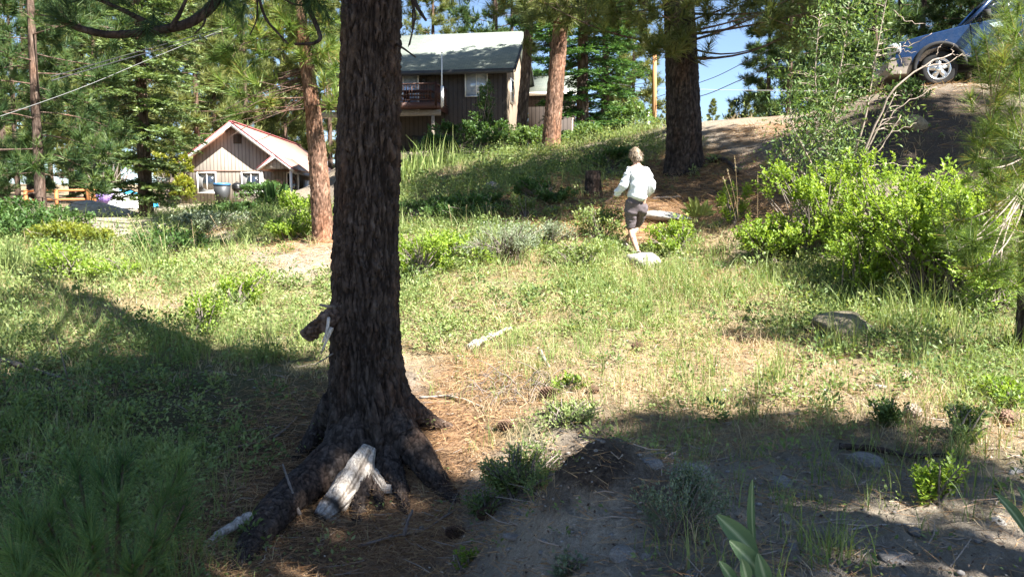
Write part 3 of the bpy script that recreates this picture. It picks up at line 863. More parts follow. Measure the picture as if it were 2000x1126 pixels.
for i_, (pp, r_) in enumerate(roots):
    part('root', bark_tube(pp, r_, 50, 100, 20 + i_, (.032, .06), .015), M['bark'], big, True)
# bleached broken root plank leaning on the foot
def plank(pts, r, flat, k=44, rows=60, seed=0, tint=.5, char_=0.0):
    pts = np.asarray(pts, float); t = np.linspace(0, len(pts) - 1, rows)
    P = np.stack([np.interp(t, np.arange(len(pts)), pts[:, c]) for c in range(3)], -1)
    R = np.interp(t, np.arange(len(pts)), r)
    mb = MB(); mb.tube(P, R, k, tint, True)
    V = mb.v[0]; ring = V[:rows * k].reshape(rows, k, 3) - P[:, None]
    T = np.gradient(P, axis=0); T /= np.linalg.norm(T, axis=1, keepdims=True)
    flat = np.asarray(flat, float); flat = flat / np.linalg.norm(flat)
    ring -= (ring @ flat)[..., None] * flat * .45
    th = np.linspace(0, 6.283, k, endpoint=False)
    gro = fbm(np.cos(th)[None] * 6 + t[:, None] * .25, np.sin(th)[None] * 6 + t[:, None] * .25, seed, 4)
    big_ = fbm(np.cos(th)[None] * 1.5 + t[:, None] * .5, np.sin(th)[None] * 1.5 + t[:, None] * .7, seed + 3, 3)
    ring *= (1 + .42 * gro + .45 * big_)[..., None]
    tt = t[:, None] / (len(pts) - 1)
    char = np.exp(-((tt - .78) / .05) ** 2) * char_ + np.clip((tt - .95) / .05, 0, 1) * char_
    mb.c[0][:rows * k] = np.clip(tint + .8 * gro - .9 * char * (.6 + gro), 0, 1).ravel()
    V[:rows * k] = (ring + P[:, None]).reshape(-1, 3)
    return mb
part('broken_root', plank([gpt(722,872,6.02),gpt(706,905,5.92),gpt(680,950,5.78),gpt(655,985,5.66),gpt(628,1015,5.55)], [.05,.092,.098,.088,.058], (.25,-.8,.6), seed=4, char_=1.0), M['dead_wood'], big, True)
part('broken_root', plank([gpt(726,918,5.95),gpt(738,935,5.88),gpt(750,954,5.82),gpt(782,955,5.78)], [.03,.038,.036,.02], (0,-1,.2), 24, 30, 6), M['dead_wood'], big, True)
part('broken_root', plank([gpt(762,908,6.0),gpt(775,920,5.95),gpt(786,932,5.92)], [.012,.016,.008], (0,-1,.2), 16, 20, 8), M['dead_wood'], big, True)
# gnarled burl and splintered stub on the left flank
burl = bark_tube([gpt(662,602,6.35),gpt(648,618,6.25),gpt(632,630,6.2),gpt(614,642,6.18),gpt(600,652,6.16),gpt(594,660,6.15)], [.06,.072,.066,.058,.045,.022], 30, 40, 12, (.035, .05), .022)
bv = burl.v[0]; burl.v[0] = bv + .030 * np.stack([fbm(bv[:, 2] * 14, bv[:, 1] * 14, 5, 3), fbm(bv[:, 0] * 14, bv[:, 2] * 14, 6, 3), fbm(bv[:, 0] * 14, bv[:, 1] * 14 + 3, 7, 3)], -1)
part('burl', burl, M['bark_far'], big, True)
st = MB()
st.tube([gpt(655,600,6.25), gpt(640,598,6.2), gpt(625,595,6.15)], [.016,.013,.010], 7, .3)
st.tube(bez(gpt(642,620,6.1), gpt(640,650,6.02), gpt(630,668,6.0), 8), np.linspace(.014,.008,8), 6, .9)
st.tube(bez(gpt(648,640,6.05), gpt(640,660,6.0), gpt(627,690,6.0), 8), np.linspace(.018,.006,8), 6, .9)
st.tube(bez(gpt(650,690,6.2), gpt(635,700,6.1), gpt(615,712,6.05), 6), np.linspace(.008,.004,6), 5, .3)
part('dead_stub', st, M['dead_wood'], big, True)
# drooping limbs at the top of the frame
lb, nb_, = MB(), MB()
Yb = 5.6
limbs = [
 [(470,-120,5.9),(440,-40,5.8),(415,15,5.7),(370,48,5.65),(300,62,5.6),(215,70,5.55),(160,58,5.5),(112,38,5.45)],
 [(330,58,5.6),(350,30,5.6),(372,-20,5.6)], [(288,44,5.6),(240,20,5.6),(195,0,5.6),(150,-15,5.6)],
 [(404,22,5.7),(398,50,5.65),(380,66,5.6)],
 [(180,-10,5.55),(140,6,5.5),(120,-2,5.5)],
 [(502,-30,5.9),(503,0,5.85),(502,40,5.8),(488,69,5.75)],
 [(505,-60,5.9),(507,5,5.85),(520,40,5.8),(545,67,5.75),(563,86,5.7)],
 [(590,-60,6.0),(600,10,5.95),(618,50,5.9),(628,76,5.85),(612,86,5.8),(575,86,5.75)],
 [(545,-10,5.9),(570,8,5.9),(600,12,5.95)],
 [(800,-40,6.3),(812,10,6.2),(832,40,6.1)], [(804,0,6.3),(812,30,6.25),(800,88,6.15)],
 [(774,86,6.35),(790,96,6.2),(812,112,6.1)], [(806,20,6.2),(806,60,6.15),(797,92,6.15)]]
rads = [.045,.02,.02,.010,.008,.009,.013,.022,.012,.022,.011,.011,.008]
for pl_, r_ in zip(limbs, rads):
    pts = np.array([gpt(*p) for p in pl_])
    t = np.linspace(0, len(pts) - 1, 5 * len(pts)); P = np.stack([np.interp(t, np.arange(len(pts)), pts[:, c]) for c in range(3)], -1)
    for _ in range(3): P[1:-1] = (P[:-2] + 2 * P[1:-1] + P[2:]) / 4
    lb.tube(P, np.linspace(r_, r_ * .45, len(P)), 7, .35)
tc = [(112,36,5.45,-.5,.15),(100,20,5.4,-.7,.6),(300,52,5.6,0,-1),(290,75,5.55,.2,-1),(450,-5,5.8,0,-1),(410,10,5.7,-.2,-.6),(600,20,5.9,.2,-.8),(625,15,5.9,.3,-.7),(610,0,5.85,-.2,-.8),(470,30,5.75,-.2,-.6),(445,12,5.7,.3,-.8),(130,5,5.4,-.2,.8),(240,5,5.6,-.5,.3),(170,-8,5.5,-.5,-.2),(900,-12,5.9,.5,-.8),(880,-20,6,0,-1),(640,35,6.0,.2,-.9),(575,-8,5.9,0,-1)]
C = np.array([gpt(a, b_, c_) for a, b_, c_, _, _ in tc]); D = np.array([[d_, -.1 * rng.random(), e_] for *_, d_, e_ in tc])
tufts(nb_, C, D, 150, .21, .0034, .9, .13, (.05, .5))
# high crown out of view, it throws the shade on the ground to the left
zc = 7.5
Cc = crown_for_shade(nb_, shade_pts([(-150,690),(250,700),(450,690),(640,700),(640,800),(300,880),(-150,860)], 150), 7, 11, 3, 26)
Cd = crown_for_shade(nb_, shade_pts([(-150,590),(90,585),(230,630),(360,690),(-150,700)], 75), 7, 11, 2, 24)
limbs_to(lb, np.vstack([Cc, Cd]), (-.9, 6.8), 3.2, 14, 32)
part('branches', lb, M['bark'], big, False)['kind'] = 'stuff'
part('crown', nb_, M['needle_dark'], big)
# ------------------------------------------------------------------ pines that stand out of view, behind and right of the camera, and shade the foreground
def offscreen_pine(label, xy, h, groups, r=.3):
    z = H1(*xy)
    t = thing('pine_tree', label, 'tree', (xy[0], xy[1], z))
    path = [np.array([xy[0], xy[1], z - .3 + (h + .3) * k / 8]) for k in range(9)]
    part('trunk', trunk_mb(path, r * np.linspace(1.15, .15, 9), 14, 50, (.1, .3), .015, 5), M['bark'], t, True)
    cb, lb = MB(), MB()
    for pts, lo, hi, per, nn in groups:
        C = crown_for_shade(cb, pts, lo, hi, per, nn, *((.5, .075, .3) if lo == 8 and hi == 14 else ()))
        limbs_to(lb, C, xy, z + 3.5, z + h, 30)
    part('branches', lb, M['bark_far'], t)['kind'] = 'stuff'
    part('crown', cb, M['needle_dark'], t)
    return t
def surf_pts(x0, y0, x1, y1, Y, n):
    return W(x0 + (x1 - x0) * rng.random(n), y0 + (y1 - y0) * rng.random(n), Y)
A1 = shade_pts([(-150,760),(450,730),(620,760),(600,860),(530,900),(500,1000),(470,1126),(-150,1126)], 400)
A2 = np.vstack([surf_pts(640, 0, 790, 760, 6.2, 330), surf_pts(640, 760, 760, 830, 6.2, 14)])
A5 = np.array([W(a, b_, c_) for a, b_, c_ in zip(-40 + 430 * rng.random(60), 880 + 250 * rng.random(60), 3.1 + .8 * rng.random(60))])
A3 = shade_pts([(430,900),(560,870),(620,1126),(430,1126)], 40)
A4 = shade_pts([(560,1060),(700,1040),(880,1000),(960,1050),(960,1126),(560,1126)], 45)
offscreen_pine('tall pine standing downhill behind the viewpoint', (7.6, -1.2), 19, [(A1, 7, 12, 4, 26), (A2, 7, 12, 4, 26), (A3, 8, 12, 3, 24), (A4, 7, 11, 3, 24), (A5, 7, 11, 4, 26)])
C1 = shade_pts([(930,1126),(1000,1060),(1090,965),(1130,900),(1240,890),(1265,850),(1380,835),(1640,900),(1560,945),(1430,980),(1380,1126)], 180)
C2 = shade_pts([(1420,1126),(1440,960),(1650,905),(2050,880),(2050,1126)], 17)
C3 = shade_pts([(1640,860),(1750,880),(1740,940),(1600,930)], 14)
offscreen_pine('pine with a broad crown standing right behind the viewpoint', (8.5, -2.6), 16, [(C1, 6, 10, 4, 26), (C2, 6, 10, 2, 22), (C3, 6, 9, 3, 24)], .26)
L1 = shade_pts([(270,425),(430,408),(600,402),(610,440),(520,455),(400,450),(280,455)], 420)
offscreen_pine('tall pine on the slope hidden behind the big trunk', (-2.6, 15.6), 21, [(L1, 8, 14, 2, 20)], .2)
E1 = shade_pts([(1500,270),(1620,265),(1720,205),(1960,185),(2000,330),(1760,340),(1640,330),(1530,400)], 330)
offscreen_pine('pine standing on the bank beyond the right edge of the clearing', (15.5, 8.5), 17, [(E1, 7, 11, 4, 26)], .28)
# ------------------------------------------------------------------ trees that stand in view
def spot(px, Y):
    x = (px - 1000.0) / F * Y / CP * 1.0
    return np.array([x, Y, H1(x, Y)])
def px_pine(label, base_px, base_Y, cols, trunk_mat, tuft_list, needle, top_h, seed, k=60, rows=150, plate=(.06, .25), depth=.018, L=.24, Wd=.0075, per=90, limb_r=.03, extra=None, twig='bark_far', main=7):
    """a pine whose trunk follows surveyed widths and whose shoots are placed one by one"""
    b0 = spot(base_px, base_Y)
    t = thing('pine_tree', label, 'tree', b0)
    path, rad_ = [], []
    for py_, cx_, w_ in cols:
        path.append(W(cx_, py_, base_Y)); rad_.append(w_ / 2 * base_Y / F)
    path.insert(0, np.array([path[0][0], path[0][1], min(path[0][2], b0[2]) - .4])); rad_.insert(0, rad_[0] * 1.15)
    zf = np.linalg.norm(np.diff(np.array(path), axis=0), axis=1).sum()
    d = (path[-1] - path[1]); d = d / d[2]
    tp = path[-1]; n = 5; rt = rad_[-1]
    for i_ in range(1, n + 1): path.append(tp + (d * .6 + UP * .4) * (top_h - (tp[2] - b0[2])) * i_ / n); rad_.append(rt * (1 - i_ / (n + .5)))
    part('trunk', trunk_mb(path, rad_, k, rows, plate, depth, seed, None, zf), M[trunk_mat], t, True)
    lb, nb = MB(), MB()
    P = np.array(path)
    if len(tuft_list):
        T = np.array([W(a, b_, c_) for a, b_, c_ in tuft_list])
        D = np.zeros((len(T), 3)); curves = []
        order = rng.permutation(len(T)); nmain = max(3, len(T) // main)
        for q_, i_ in enumerate(order):
            p = T[i_]
            R0 = np.hypot(p[0] - b0[0], p[1] - b0[1])
            if q_ < nmain:
                zt = p[2] + R0 * (.10 + .15 * rng.normal())
                zt = min(max(zt, b0[2] + 1.5), P[-1, 2])
                o = np.array([np.interp(zt, P[:, 2], P[:, 0]), np.interp(zt, P[:, 2], P[:, 1]), zt])
            else:
                pool = np.vstack(curves)
                dd = np.linalg.norm(pool - p, axis=1) + .6 * np.maximum(0, R0 * .0 + np.hypot(pool[:, 0] - b0[0], pool[:, 1] - b0[1]) - R0)
                o = pool[dd.argmin()]
            R = np.linalg.norm(p - o)
            c = bez(o, (o + p) / 2 - UP * .10 * R + rng.normal(size=3) * .06 * R, p, 8)
            if q_ < nmain: curves.append(c[2:])
            lb.tube(c, np.linspace(limb_r * (.35 + .25 * R) * (1 if q_ < nmain else .45), .005, 8), 5, .5, cap=False)
            D[i_] = (p - o) / (R + 1e-6) * .8 + UP * .55 + rng.normal(size=3) * .2
        tufts(nb, T, np.array(D), per, L, Wd, 1.0, L * .75, (.25, .85))
    if extra is not None: extra(lb, nb, b0, P)
    if lb.n: part('branches', lb, M[twig], t)['kind'] = 'stuff'
    if nb.n: part('crown', nb, M[needle], t)
    return t
def spray(regions):
    out = []
    for cx, cy_, rx, ry, Y0, Y1, n in regions:
        for _ in range(n):
            a, r = rng.random() * 6.283, math.sqrt(rng.random())
            out.append((cx + rx * r * math.cos(a), cy_ + ry * r * math.sin(a), Y0 + (Y1 - Y0) * rng.random()))
    return out
# young pine left of the big trunk
def dead_twigs(lb, nb, b0, P):
    for i_ in range(34):
        o = W(600 + 12 * rng.normal(), 130 + 80 * rng.random(), 13.5)
        e = o + np.array([-.25 - 1.1 * rng.random(), .5 * rng.normal(), -.05 - .6 * rng.random()])
        lb.tube(bez(o, (o + e) / 2 + rng.normal(size=3) * .12, e, 5), np.linspace(.010, .004, 5), 4, .3, cap=False)
tl = [(640,95,13.2),(632,150,13.1),(655,130,13.0),(650,80,13.2),(660,180,13.1),(600,60,13.3),(570,40,13.2),(620,20,13.3),(545,25,13.0),(500,95,13.1),(470,130,13.0),(440,95,13.2),(460,180,13.0),(500,190,13.2),(520,150,13.3),(480,50,13.2),(560,90,13.0),(585,100,13.1),(655,40,13.2),(450,215,13.1),(530,195,13.0),(425,150,13.3),(540,60,13.4),(600,-5,13.2),(560,-10,13.3),(500,10,13.3),(645,200,13.0)]
tl += spray([(540,20,110,55,12.7,14.6,42),(470,120,60,60,12.9,14.4,20),(560,-80,130,60,12.5,15,60),(640,110,35,70,13.2,14.2,14)])
px_pine('young pine with reddish trunk and bushy bright tufts beside the red-roofed cabin', 630, 13.5,
 [(478,632,46),(440,630,40),(380,626,37),(300,620,34),(220,612,30),(150,603,27),(80,592,24),(0,578,21)], 'bark_red', tl, 'needle_near', 10.5, 41, 48, 170, (.05, .16), .016, .27, .012, 95, .02, dead_twigs)
# the thick dark pine on the rise
tl = [(1290,60,16.2),(1275,30,16),(1260,80,15.8),(1300,95,16),(1240,40,15.8),(1310,20,16.3),(1380,30,16.4),(1400,65,16.2),(1420,20,16.4),(1385,85,16.3),(1440,45,16.4),(1375,110,16.5),(1460,10,16.2),(1350,60,15.9),(1330,90,16)]
tl += spray([(1180,5,190,32,15,18,60),(1130,40,110,25,16,18.5,20),(1390,15,90,40,15.6,17.5,30),(1270,55,50,45,15.4,16.6,16),(1320,75,40,25,15.6,16.1,10),(1540,20,70,60,14,16,34),(1555,60,40,40,14,15.5,10)])
def high_crown_a(lb, nb, b0, P):
    pts = np.vstack([shade_pts([(780,345),(900,335),(1000,310),(1090,292),(1180,276),(1300,246),(1470,255),(1500,330),(1440,395),(1300,385),(1190,400),(1050,432),(800,435)], 860), surf_pts(1300, 60, 1372, 330, 17, 60)])
    C = crown_for_shade(nb, pts, 7, 12, 3, 24, .34, .036)
    limbs_to(lb, C, (b0[0], b0[1]), b0[2] + 5, b0[2] + 14, 40)
px_pine('thick dark pine trunk standing on the rise above the walker', 1335, 17,
 [(345,1340,92),(332,1338,80),(300,1337,70),(240,1336,66),(160,1333,63),(80,1330,60),(0,1326,56)], 'bark', tl, 'needle_far', 17, 43, 64, 150, (.07, .40), .02, .29, .015, 75, .03, high_crown_a)
rt = MB()
# leaning bright shoot off the rise
# grey-barked pair in front of the dark fir
def high_crown_b(lb, nb, b0, P):
    hx = np.array([W(a, b_, Yv) for a, b_, Yv in zip(780 + 240 * rng.random(150), 108 + 34 * rng.random(150) + 0, 42 + 2 * rng.random(150))])
    hw = np.array([W(a, b_, 40.5 + 2 * rng.random()) for a, b_ in zip(770 + 225 * rng.random(300), 140 + 160 * rng.random(300))])
    C = crown_for_shade(nb, np.vstack([hx, hw]), 7, 13, 4, 22, .45, .06, .35)
    limbs_to(lb, C, (b0[0], b0[1]), b0[2] + 8, b0[2] + 18, 30, .08)
px_pine('slim shaded pine trunk at the corner of the dark house', 1030, 31,
 [(300,1016,24),(200,1022,21),(100,1030,19),(0,1036,17)], 'bark_far', spray([(1010,10,60,25,29,32,16),(1040,90,16,20,30,31,4)]), 'needle_far', 20, 47, 24, 60, (.09, .4), .02, .40, .03, 50, .04, high_crown_b)
tl = spray([(1090,15,60,28,23,25,26),(1105,45,26,16,23.4,24.4,9),(1060,0,60,22,23,25,14)])
px_pine('tall straight pine with grey-orange trunk in front of the dark fir', 1078, 24,
 [(296,1076,40),(270,1077,36),(200,1082,33),(120,1089,30),(60,1094,28),(0,1098,26)], 'bark_red', tl, 'needle_far', 21, 45, 36, 100, (.07, .3), .016, .34, .024, 60, .03)
# pine at the right edge, its lower limbs hang into the picture
right_tufts = [(1905,95,6.4),(1925,75,6.3),(1960,110,6.2),(1985,60,6.2),(1930,130,6.3),(1895,190,6.6),(1950,180,6.4),(1990,150,6.2),(1975,215,6.3),(1935,235,6.5),(1900,270,6.6),(1960,265,6.3),(1990,290,6.1),(1890,350,6.7),(1930,340,6.4),(1915,330,6.5),(1965,350,6.2),(1990,380,6.1),(1945,395,6.3),(1840,455,6.4),(1860,430,6.4),(1870,490,6.3),(1900,470,6.2),(1940,460,6.1),(1985,450,6.0),(1890,520,6.2),(1930,530,6.1),(1975,520,6.0),(1990,560,6.0),(1960,10,6.3),(1990,5,6.2),(1975,30,6.4),(1905,580,6.3),(1870,400,6.5),(2010,100,6.2),(2020,300,6.1),(2020,450,6)]
right_tufts += spray([(1965,120,50,90,6.2,7.2,18),(1960,320,60,100,6.2,7.2,22),(1950,480,70,60,6.1,7,20),(2060,200,50,200,5.9,6.8,26),(2050,480,40,120,5.9,6.6,14)])
px_pine('pine at the edge with pale limbs and long bright needle tufts over the green shrubs', 2000, 6.7,
 [(650,2004,36),(560,2006,32),(400,2010,28),(200,2016,24),(0,2022,20)], 'bark', right_tufts, 'needle_near', 3.9, 49, 30, 80, (.05, .15), .012, .19, .0046, 110, .012, twig='pale_twig', main=5)
# pine sapling down in the shade by the camera
sap_t = [(200,930,3.7),(120,960,3.6),(240,900,3.8),(350,905,3.9),(330,960,3.8),(150,905,3.8),(60,1030,3.3),(110,1080,3.2),(180,1060,3.2),(20,1080,3.1),(90,1010,3.4),(260,1100,3.2),(300,1050,3.4),(40,990,3.5),(170,1010,3.4),(360,985,3.8),(140,1130,3.0),(40,1140,3.0),(230,980,3.5)]
M['needle_sap'] = leaf_mat('sapling_needles', [(0, (.03, .075, .03)), (.6, (.075, .15, .05)), (1, (.13, .21, .07))], .28)
sap = thing('pine_sapling', 'small pine sapling with long deep green needles in the shade', 'tree', spot(190, 3.6))
nb, lb = MB(), MB()
T = np.array([W(*p) for p in sap_t]); b0 = np.array(sap.location) - UP * .05
for p in T: lb.tube(bez(b0, (b0 + p) / 2 + np.array([0, 0, -.08]), p, 7), np.linspace(.016, .006, 7), 5, .4)
tufts(nb, T, (T - b0) / np.linalg.norm(T - b0, axis=1, keepdims=True) * .6 + UP * .6 + rng.normal(size=T.shape) * .15, 240, .21, .0030, .85, .16, (.25, .9))
part('branches', lb, M['bark_far'], sap)['kind'] = 'stuff'; part('crown', nb, M['needle_sap'], sap)

# ------------------------------------------------------------------ firs
f1 = fir_parts(17, .9, 2.6, .20, 61, .50, 8, 1.0, .15)
fl = build_tree('fir_tree', 'layered green fir with drooping sprays left of the red-roofed cabin', 'tree', spot(292, 27), f1, (M['bark_far'], M['bark_far'], M['fir']))
f2 = fir_parts(18, .2, 2.3, .20, 63, .44, 7, 1.0, .14)
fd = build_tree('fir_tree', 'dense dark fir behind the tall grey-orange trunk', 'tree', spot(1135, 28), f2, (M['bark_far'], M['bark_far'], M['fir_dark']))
def clone(src, label, loc, rotz, scale, group=None):
    c = copy_tree(src); c.location = tuple(loc); c.rotation_euler = (0, 0, rotz); c.scale = (scale,) * 3
    tag(c, label)
    if group: c['group'] = group
    elif 'group' in c: del c['group']
    return c
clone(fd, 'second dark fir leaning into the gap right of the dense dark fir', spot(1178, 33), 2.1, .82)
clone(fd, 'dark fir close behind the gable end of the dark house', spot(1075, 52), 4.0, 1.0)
clone(fl, 'far fir between cabin roof and young pine', spot(430, 62), 1.0, 1.15)
clone(fl, 'far fir in the forest left of the layered fir', spot(180, 55), 2.5, 1.1)

# ------------------------------------------------------------------ forest pines
V = [pine_parts(20, 2.5, 3.6, 1500, .21, 71), pine_parts(23, 5.0, 3.8, 1500, .23, 73, dead=14), pine_parts(17, .8, 3.3, 1500, .18, 75), pine_parts(25, 3.0, 3.4, 1600, .22, 77, dead=12)]
mats = (M['bark_far'], M['bark_far'], M['needle_far'])
mats_d = (M['bark_far'], M['bark_far'], M['needle_dark'])
near_l = pine_parts(15, 1.2, 2.9, 1500, .12, 79, 34, .30, .022, dead=14)
LP = build_tree('pine_tree', 'slender dark green pine at the left margin with thin bare trunk', 'tree', spot(88, 21), near_l, (M['bark_far'], M['bark_far'], M['needle_dark']))
clone(LP, 'dark pine behind the slender one at the left margin', spot(-40, 24), 2.0, 1.1)
clone(LP, 'short dark pine standing close to the slender one at the left margin', spot(45, 30), 4.2, .8)
src = []
def forest(label, group, spots, seed, dark=False):
    r = random.Random(seed)
    for (px_, Y_, v_, sc_) in spots:
        found = [o for k_, o in src if k_ == v_]
        loc = spot(px_, Y_)
        if not found:
            o = build_tree('pine_tree', label, 'tree', loc, V[v_], mats, group, r.random() * 6.28, sc_)
            src.append((v_, o))
        else: o = clone(found[0], label, loc, r.random() * 6.28, sc_, group)
        for c_ in o.children:
            if c_.name.startswith('crown'):
                c_.material_slots[0].link = 'OBJECT'; c_.material_slots[0].material = M['needle_dark' if dark else 'needle_far']
r_ = random.Random(5)
cabin_pines = [(-330,40,0,1.0),(-220,48,1,1.0),(-120,38,2,1.0),(-50,52,3,1.0),(20,44,0,1.0),(70,60,1,1.0),(150,70,2,1.2),(205,48,3,.95),(240,75,0,1.1),(285,58,1,1.0),(345,66,3,1.0),(395,52,2,1.15),(445,78,1,1.1),(490,68,0,1.1),(520,84,3,1.1),(565,74,2,1.2),(610,80,1,1.1),(650,70,0,1.1),(690,88,3,1.1),(380,90,0,1.3),(110,92,3,1.2),(-10,80,2,1.3),(300,100,1,1.3),(560,105,0,1.4),(450,110,3,1.3),(200,108,1,1.3)]
forest('forest pine behind the slender dark pine of the left margin', 'pines behind the left margin', [p for p in cabin_pines if p[0] < 130], 3)
forest('forest pine rising behind the layered fir', 'pines behind the layered fir', [p for p in cabin_pines if 130 <= p[0] < 370], 31)
forest('forest pine rising behind the cabin ridge', 'pines behind the cabin ridge', [p for p in cabin_pines if 370 <= p[0] < 540], 32)
forest('forest pine between the young pine and the big trunk, far behind the cabin', 'pines far behind the young pine', [p for p in cabin_pines if p[0] >= 540], 33)
forest('pine behind the green-roofed house with pale sunlit needles', 'pines behind the green-roofed house', [(850,66,1,.95),(735,60,3,1.0)], 4)
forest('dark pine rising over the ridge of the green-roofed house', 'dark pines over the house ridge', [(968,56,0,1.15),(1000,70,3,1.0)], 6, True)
forest('narrow pine behind the wooden utility pole', 'pines behind the utility pole', [(1232,62,2,.92),(1205,75,0,.85)], 7)
road_pines = [(1490,48,2,.86),(1530,42,0,.72),(1570,52,3,.8),(1610,46,1,.9),(1650,58,0,1.0),(1690,44,2,1.0),(1735,54,3,1.0),(1780,48,0,1.0),(1830,60,1,1.1),(1870,46,2,1.1),(1920,54,3,1.0),(1965,48,0,1.0),(2020,42,1,1.0),(2080,50,3,1.0),(2150,38,2,1.0),(1710,72,1,1.2),(1850,78,3,1.2),(1960,74,0,1.2),(1600,75,0,1.0)]
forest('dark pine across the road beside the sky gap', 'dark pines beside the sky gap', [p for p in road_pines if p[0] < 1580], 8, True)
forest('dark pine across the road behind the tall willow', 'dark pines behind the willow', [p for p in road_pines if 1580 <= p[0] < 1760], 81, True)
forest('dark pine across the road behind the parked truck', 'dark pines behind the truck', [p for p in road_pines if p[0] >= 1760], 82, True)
forest('tiny far pine in the sky gap beyond the rise', 'far pines in the sky gap', [(1385,150,2,.85),(1420,160,0,.75),(1450,140,2,.8),(1300,150,2,.9),(1355,170,3,.6),(1475,120,0,.75)], 9)
# ------------------------------------------------------------------ building materials
def siding_mat(name, col, step=.2, axis='X', groove=.35):
    m, nt, b = nodes_of(name)
    tc = nt.nodes.new('ShaderNodeTexCoord'); sp = nt.nodes.new('ShaderNodeSeparateXYZ'); nt.links.new(tc.outputs['Object'], sp.inputs[0])
    fr = nt.nodes.new('ShaderNodeMath'); fr.operation = 'PINGPONG'; fr.inputs[1].default_value = step / 2
    nt.links.new(sp.outputs[axis], fr.inputs[0])
    g = ramp(nt, fr.outputs[0], [(0.0, (groove,) * 3), (0.035, (1, 1, 1))])
    n = tex(nt, 'Noise', 3.0, mapping=(1, 1, .25), detail=6)
    c = ramp(nt, n.outputs['Fac'], [(.3, tuple(v * .82 for v in col)), (.7, tuple(v * 1.15 for v in col))])
    nt.links.new(mixc(nt, 1.0, c, g, 'MULTIPLY'), b.inputs['Base Color'])
    b.inputs['Roughness'].default_value = .8; b.inputs['Specular IOR Level'].default_value = .25
    bump(nt, b, g, .5, .02)
    return m
def shingle_mat(name, a, c2):
    m, nt, b = nodes_of(name)
    br = tex(nt, 'Brick', 1.0, mapping=(1, 1, 1)); br.inputs['Scale'].default_value = 3.2
    br.inputs['Color1'].default_value = (*a, 1); br.inputs['Color2'].default_value = (*c2, 1); br.inputs['Mortar'].default_value = (*(v * .55 for v in a), 1)
    br.inputs['Mortar Size'].default_value = .02; br.inputs['Brick Width'].default_value = .9; br.inputs['Row Height'].default_value = .42
    n = tex(nt, 'Noise', 40, detail=4)
    c = mixc(nt, .5, br.outputs['Color'], ramp(nt, n.outputs['Fac'], [(.3, (.7, .7, .7)), (.7, (1.25, 1.25, 1.25))]), 'MULTIPLY')
    nt.links.new(c, b.inputs['Base Color']); b.inputs['Roughness'].default_value = .95; b.inputs['Specular IOR Level'].default_value = .1
    return m
def metal_roof_mat():
    m, nt, b = nodes_of('red_metal_roof')
    tc = nt.nodes.new('ShaderNodeTexCoord'); sp = nt.nodes.new('ShaderNodeSeparateXYZ'); nt.links.new(tc.outputs['Object'], sp.inputs[0])
    fr = nt.nodes.new('ShaderNodeMath'); fr.operation = 'PINGPONG'; fr.inputs[1].default_value = .2
    nt.links.new(sp.outputs['Y'], fr.inputs[0])
    g = ramp(nt, fr.outputs[0], [(0, (.7, .7, .7)), (.03, (1, 1, 1))])
    n = tex(nt, 'Noise', 2.0, detail=5)
    c = ramp(nt, n.outputs['Fac'], [(.3, (.40, .21, .165)), (.7, (.50, .30, .24))])
    nt.links.new(mixc(nt, 1, c, g, 'MULTIPLY'), b.inputs['Base Color']); b.inputs['Roughness'].default_value = .42
    b.inputs['Specular IOR Level'].default_value = .5
    bump(nt, b, g, .4, .02)
    return m
def glass_mat(name='window_glass', sky_tint=False):
    m, nt, b = nodes_of(name)
    b.inputs['Base Color'].default_value = (.02, .025, .03, 1); b.inputs['Roughness'].default_value = .04
    if sky_tint: b.inputs['Base Color'].default_value = (.36, .42, .50, 1)  # pale blue base colour painted in for the reflected sky
    b.inputs['Specular IOR Level'].default_value = 1.0; b.inputs['IOR'].default_value = 1.9
    n = tex(nt, 'Noise', 1.2); bump(nt, b, n.outputs['Fac'], .02, .05)
    return m
M['glass'] = glass_mat()
M['glass_sky'] = glass_mat('sky_tinted_window_glass', True)
M['siding_tan'] = siding_mat('tan_siding', (.30, .265, .225), .22)
M['siding_dark'] = siding_mat('dark_siding', (.062, .050, .043), .24)
M['siding_end'] = siding_mat('gable_siding', (.27, .21, .155), .24, 'Y')
M['shingle'] = shingle_mat('grey_green_shingles', (.17, .195, .17), (.22, .24, .205))
M['red_roof'] = metal_roof_mat()
M['red_trim'] = plain_mat('red_trim', (.34, .10, .105), .6, .25, 5)
M['white'] = plain_mat('white_paint', (.76, .75, .72), .5, .08, 6)
M['dark_trim'] = plain_mat('dark_trim', (.035, .035, .035), .6, .2, 6)
M['deck_wood'] = plain_mat('red_brown_deck_wood', (.075, .030, .020), .6, .25, 12)
M['post_wood'] = plain_mat('tan_post_wood', (.24, .20, .16), .7, .2, 12)
M['brown'] = plain_mat('brown_board', (.30, .18, .14), .7, .2, 8)

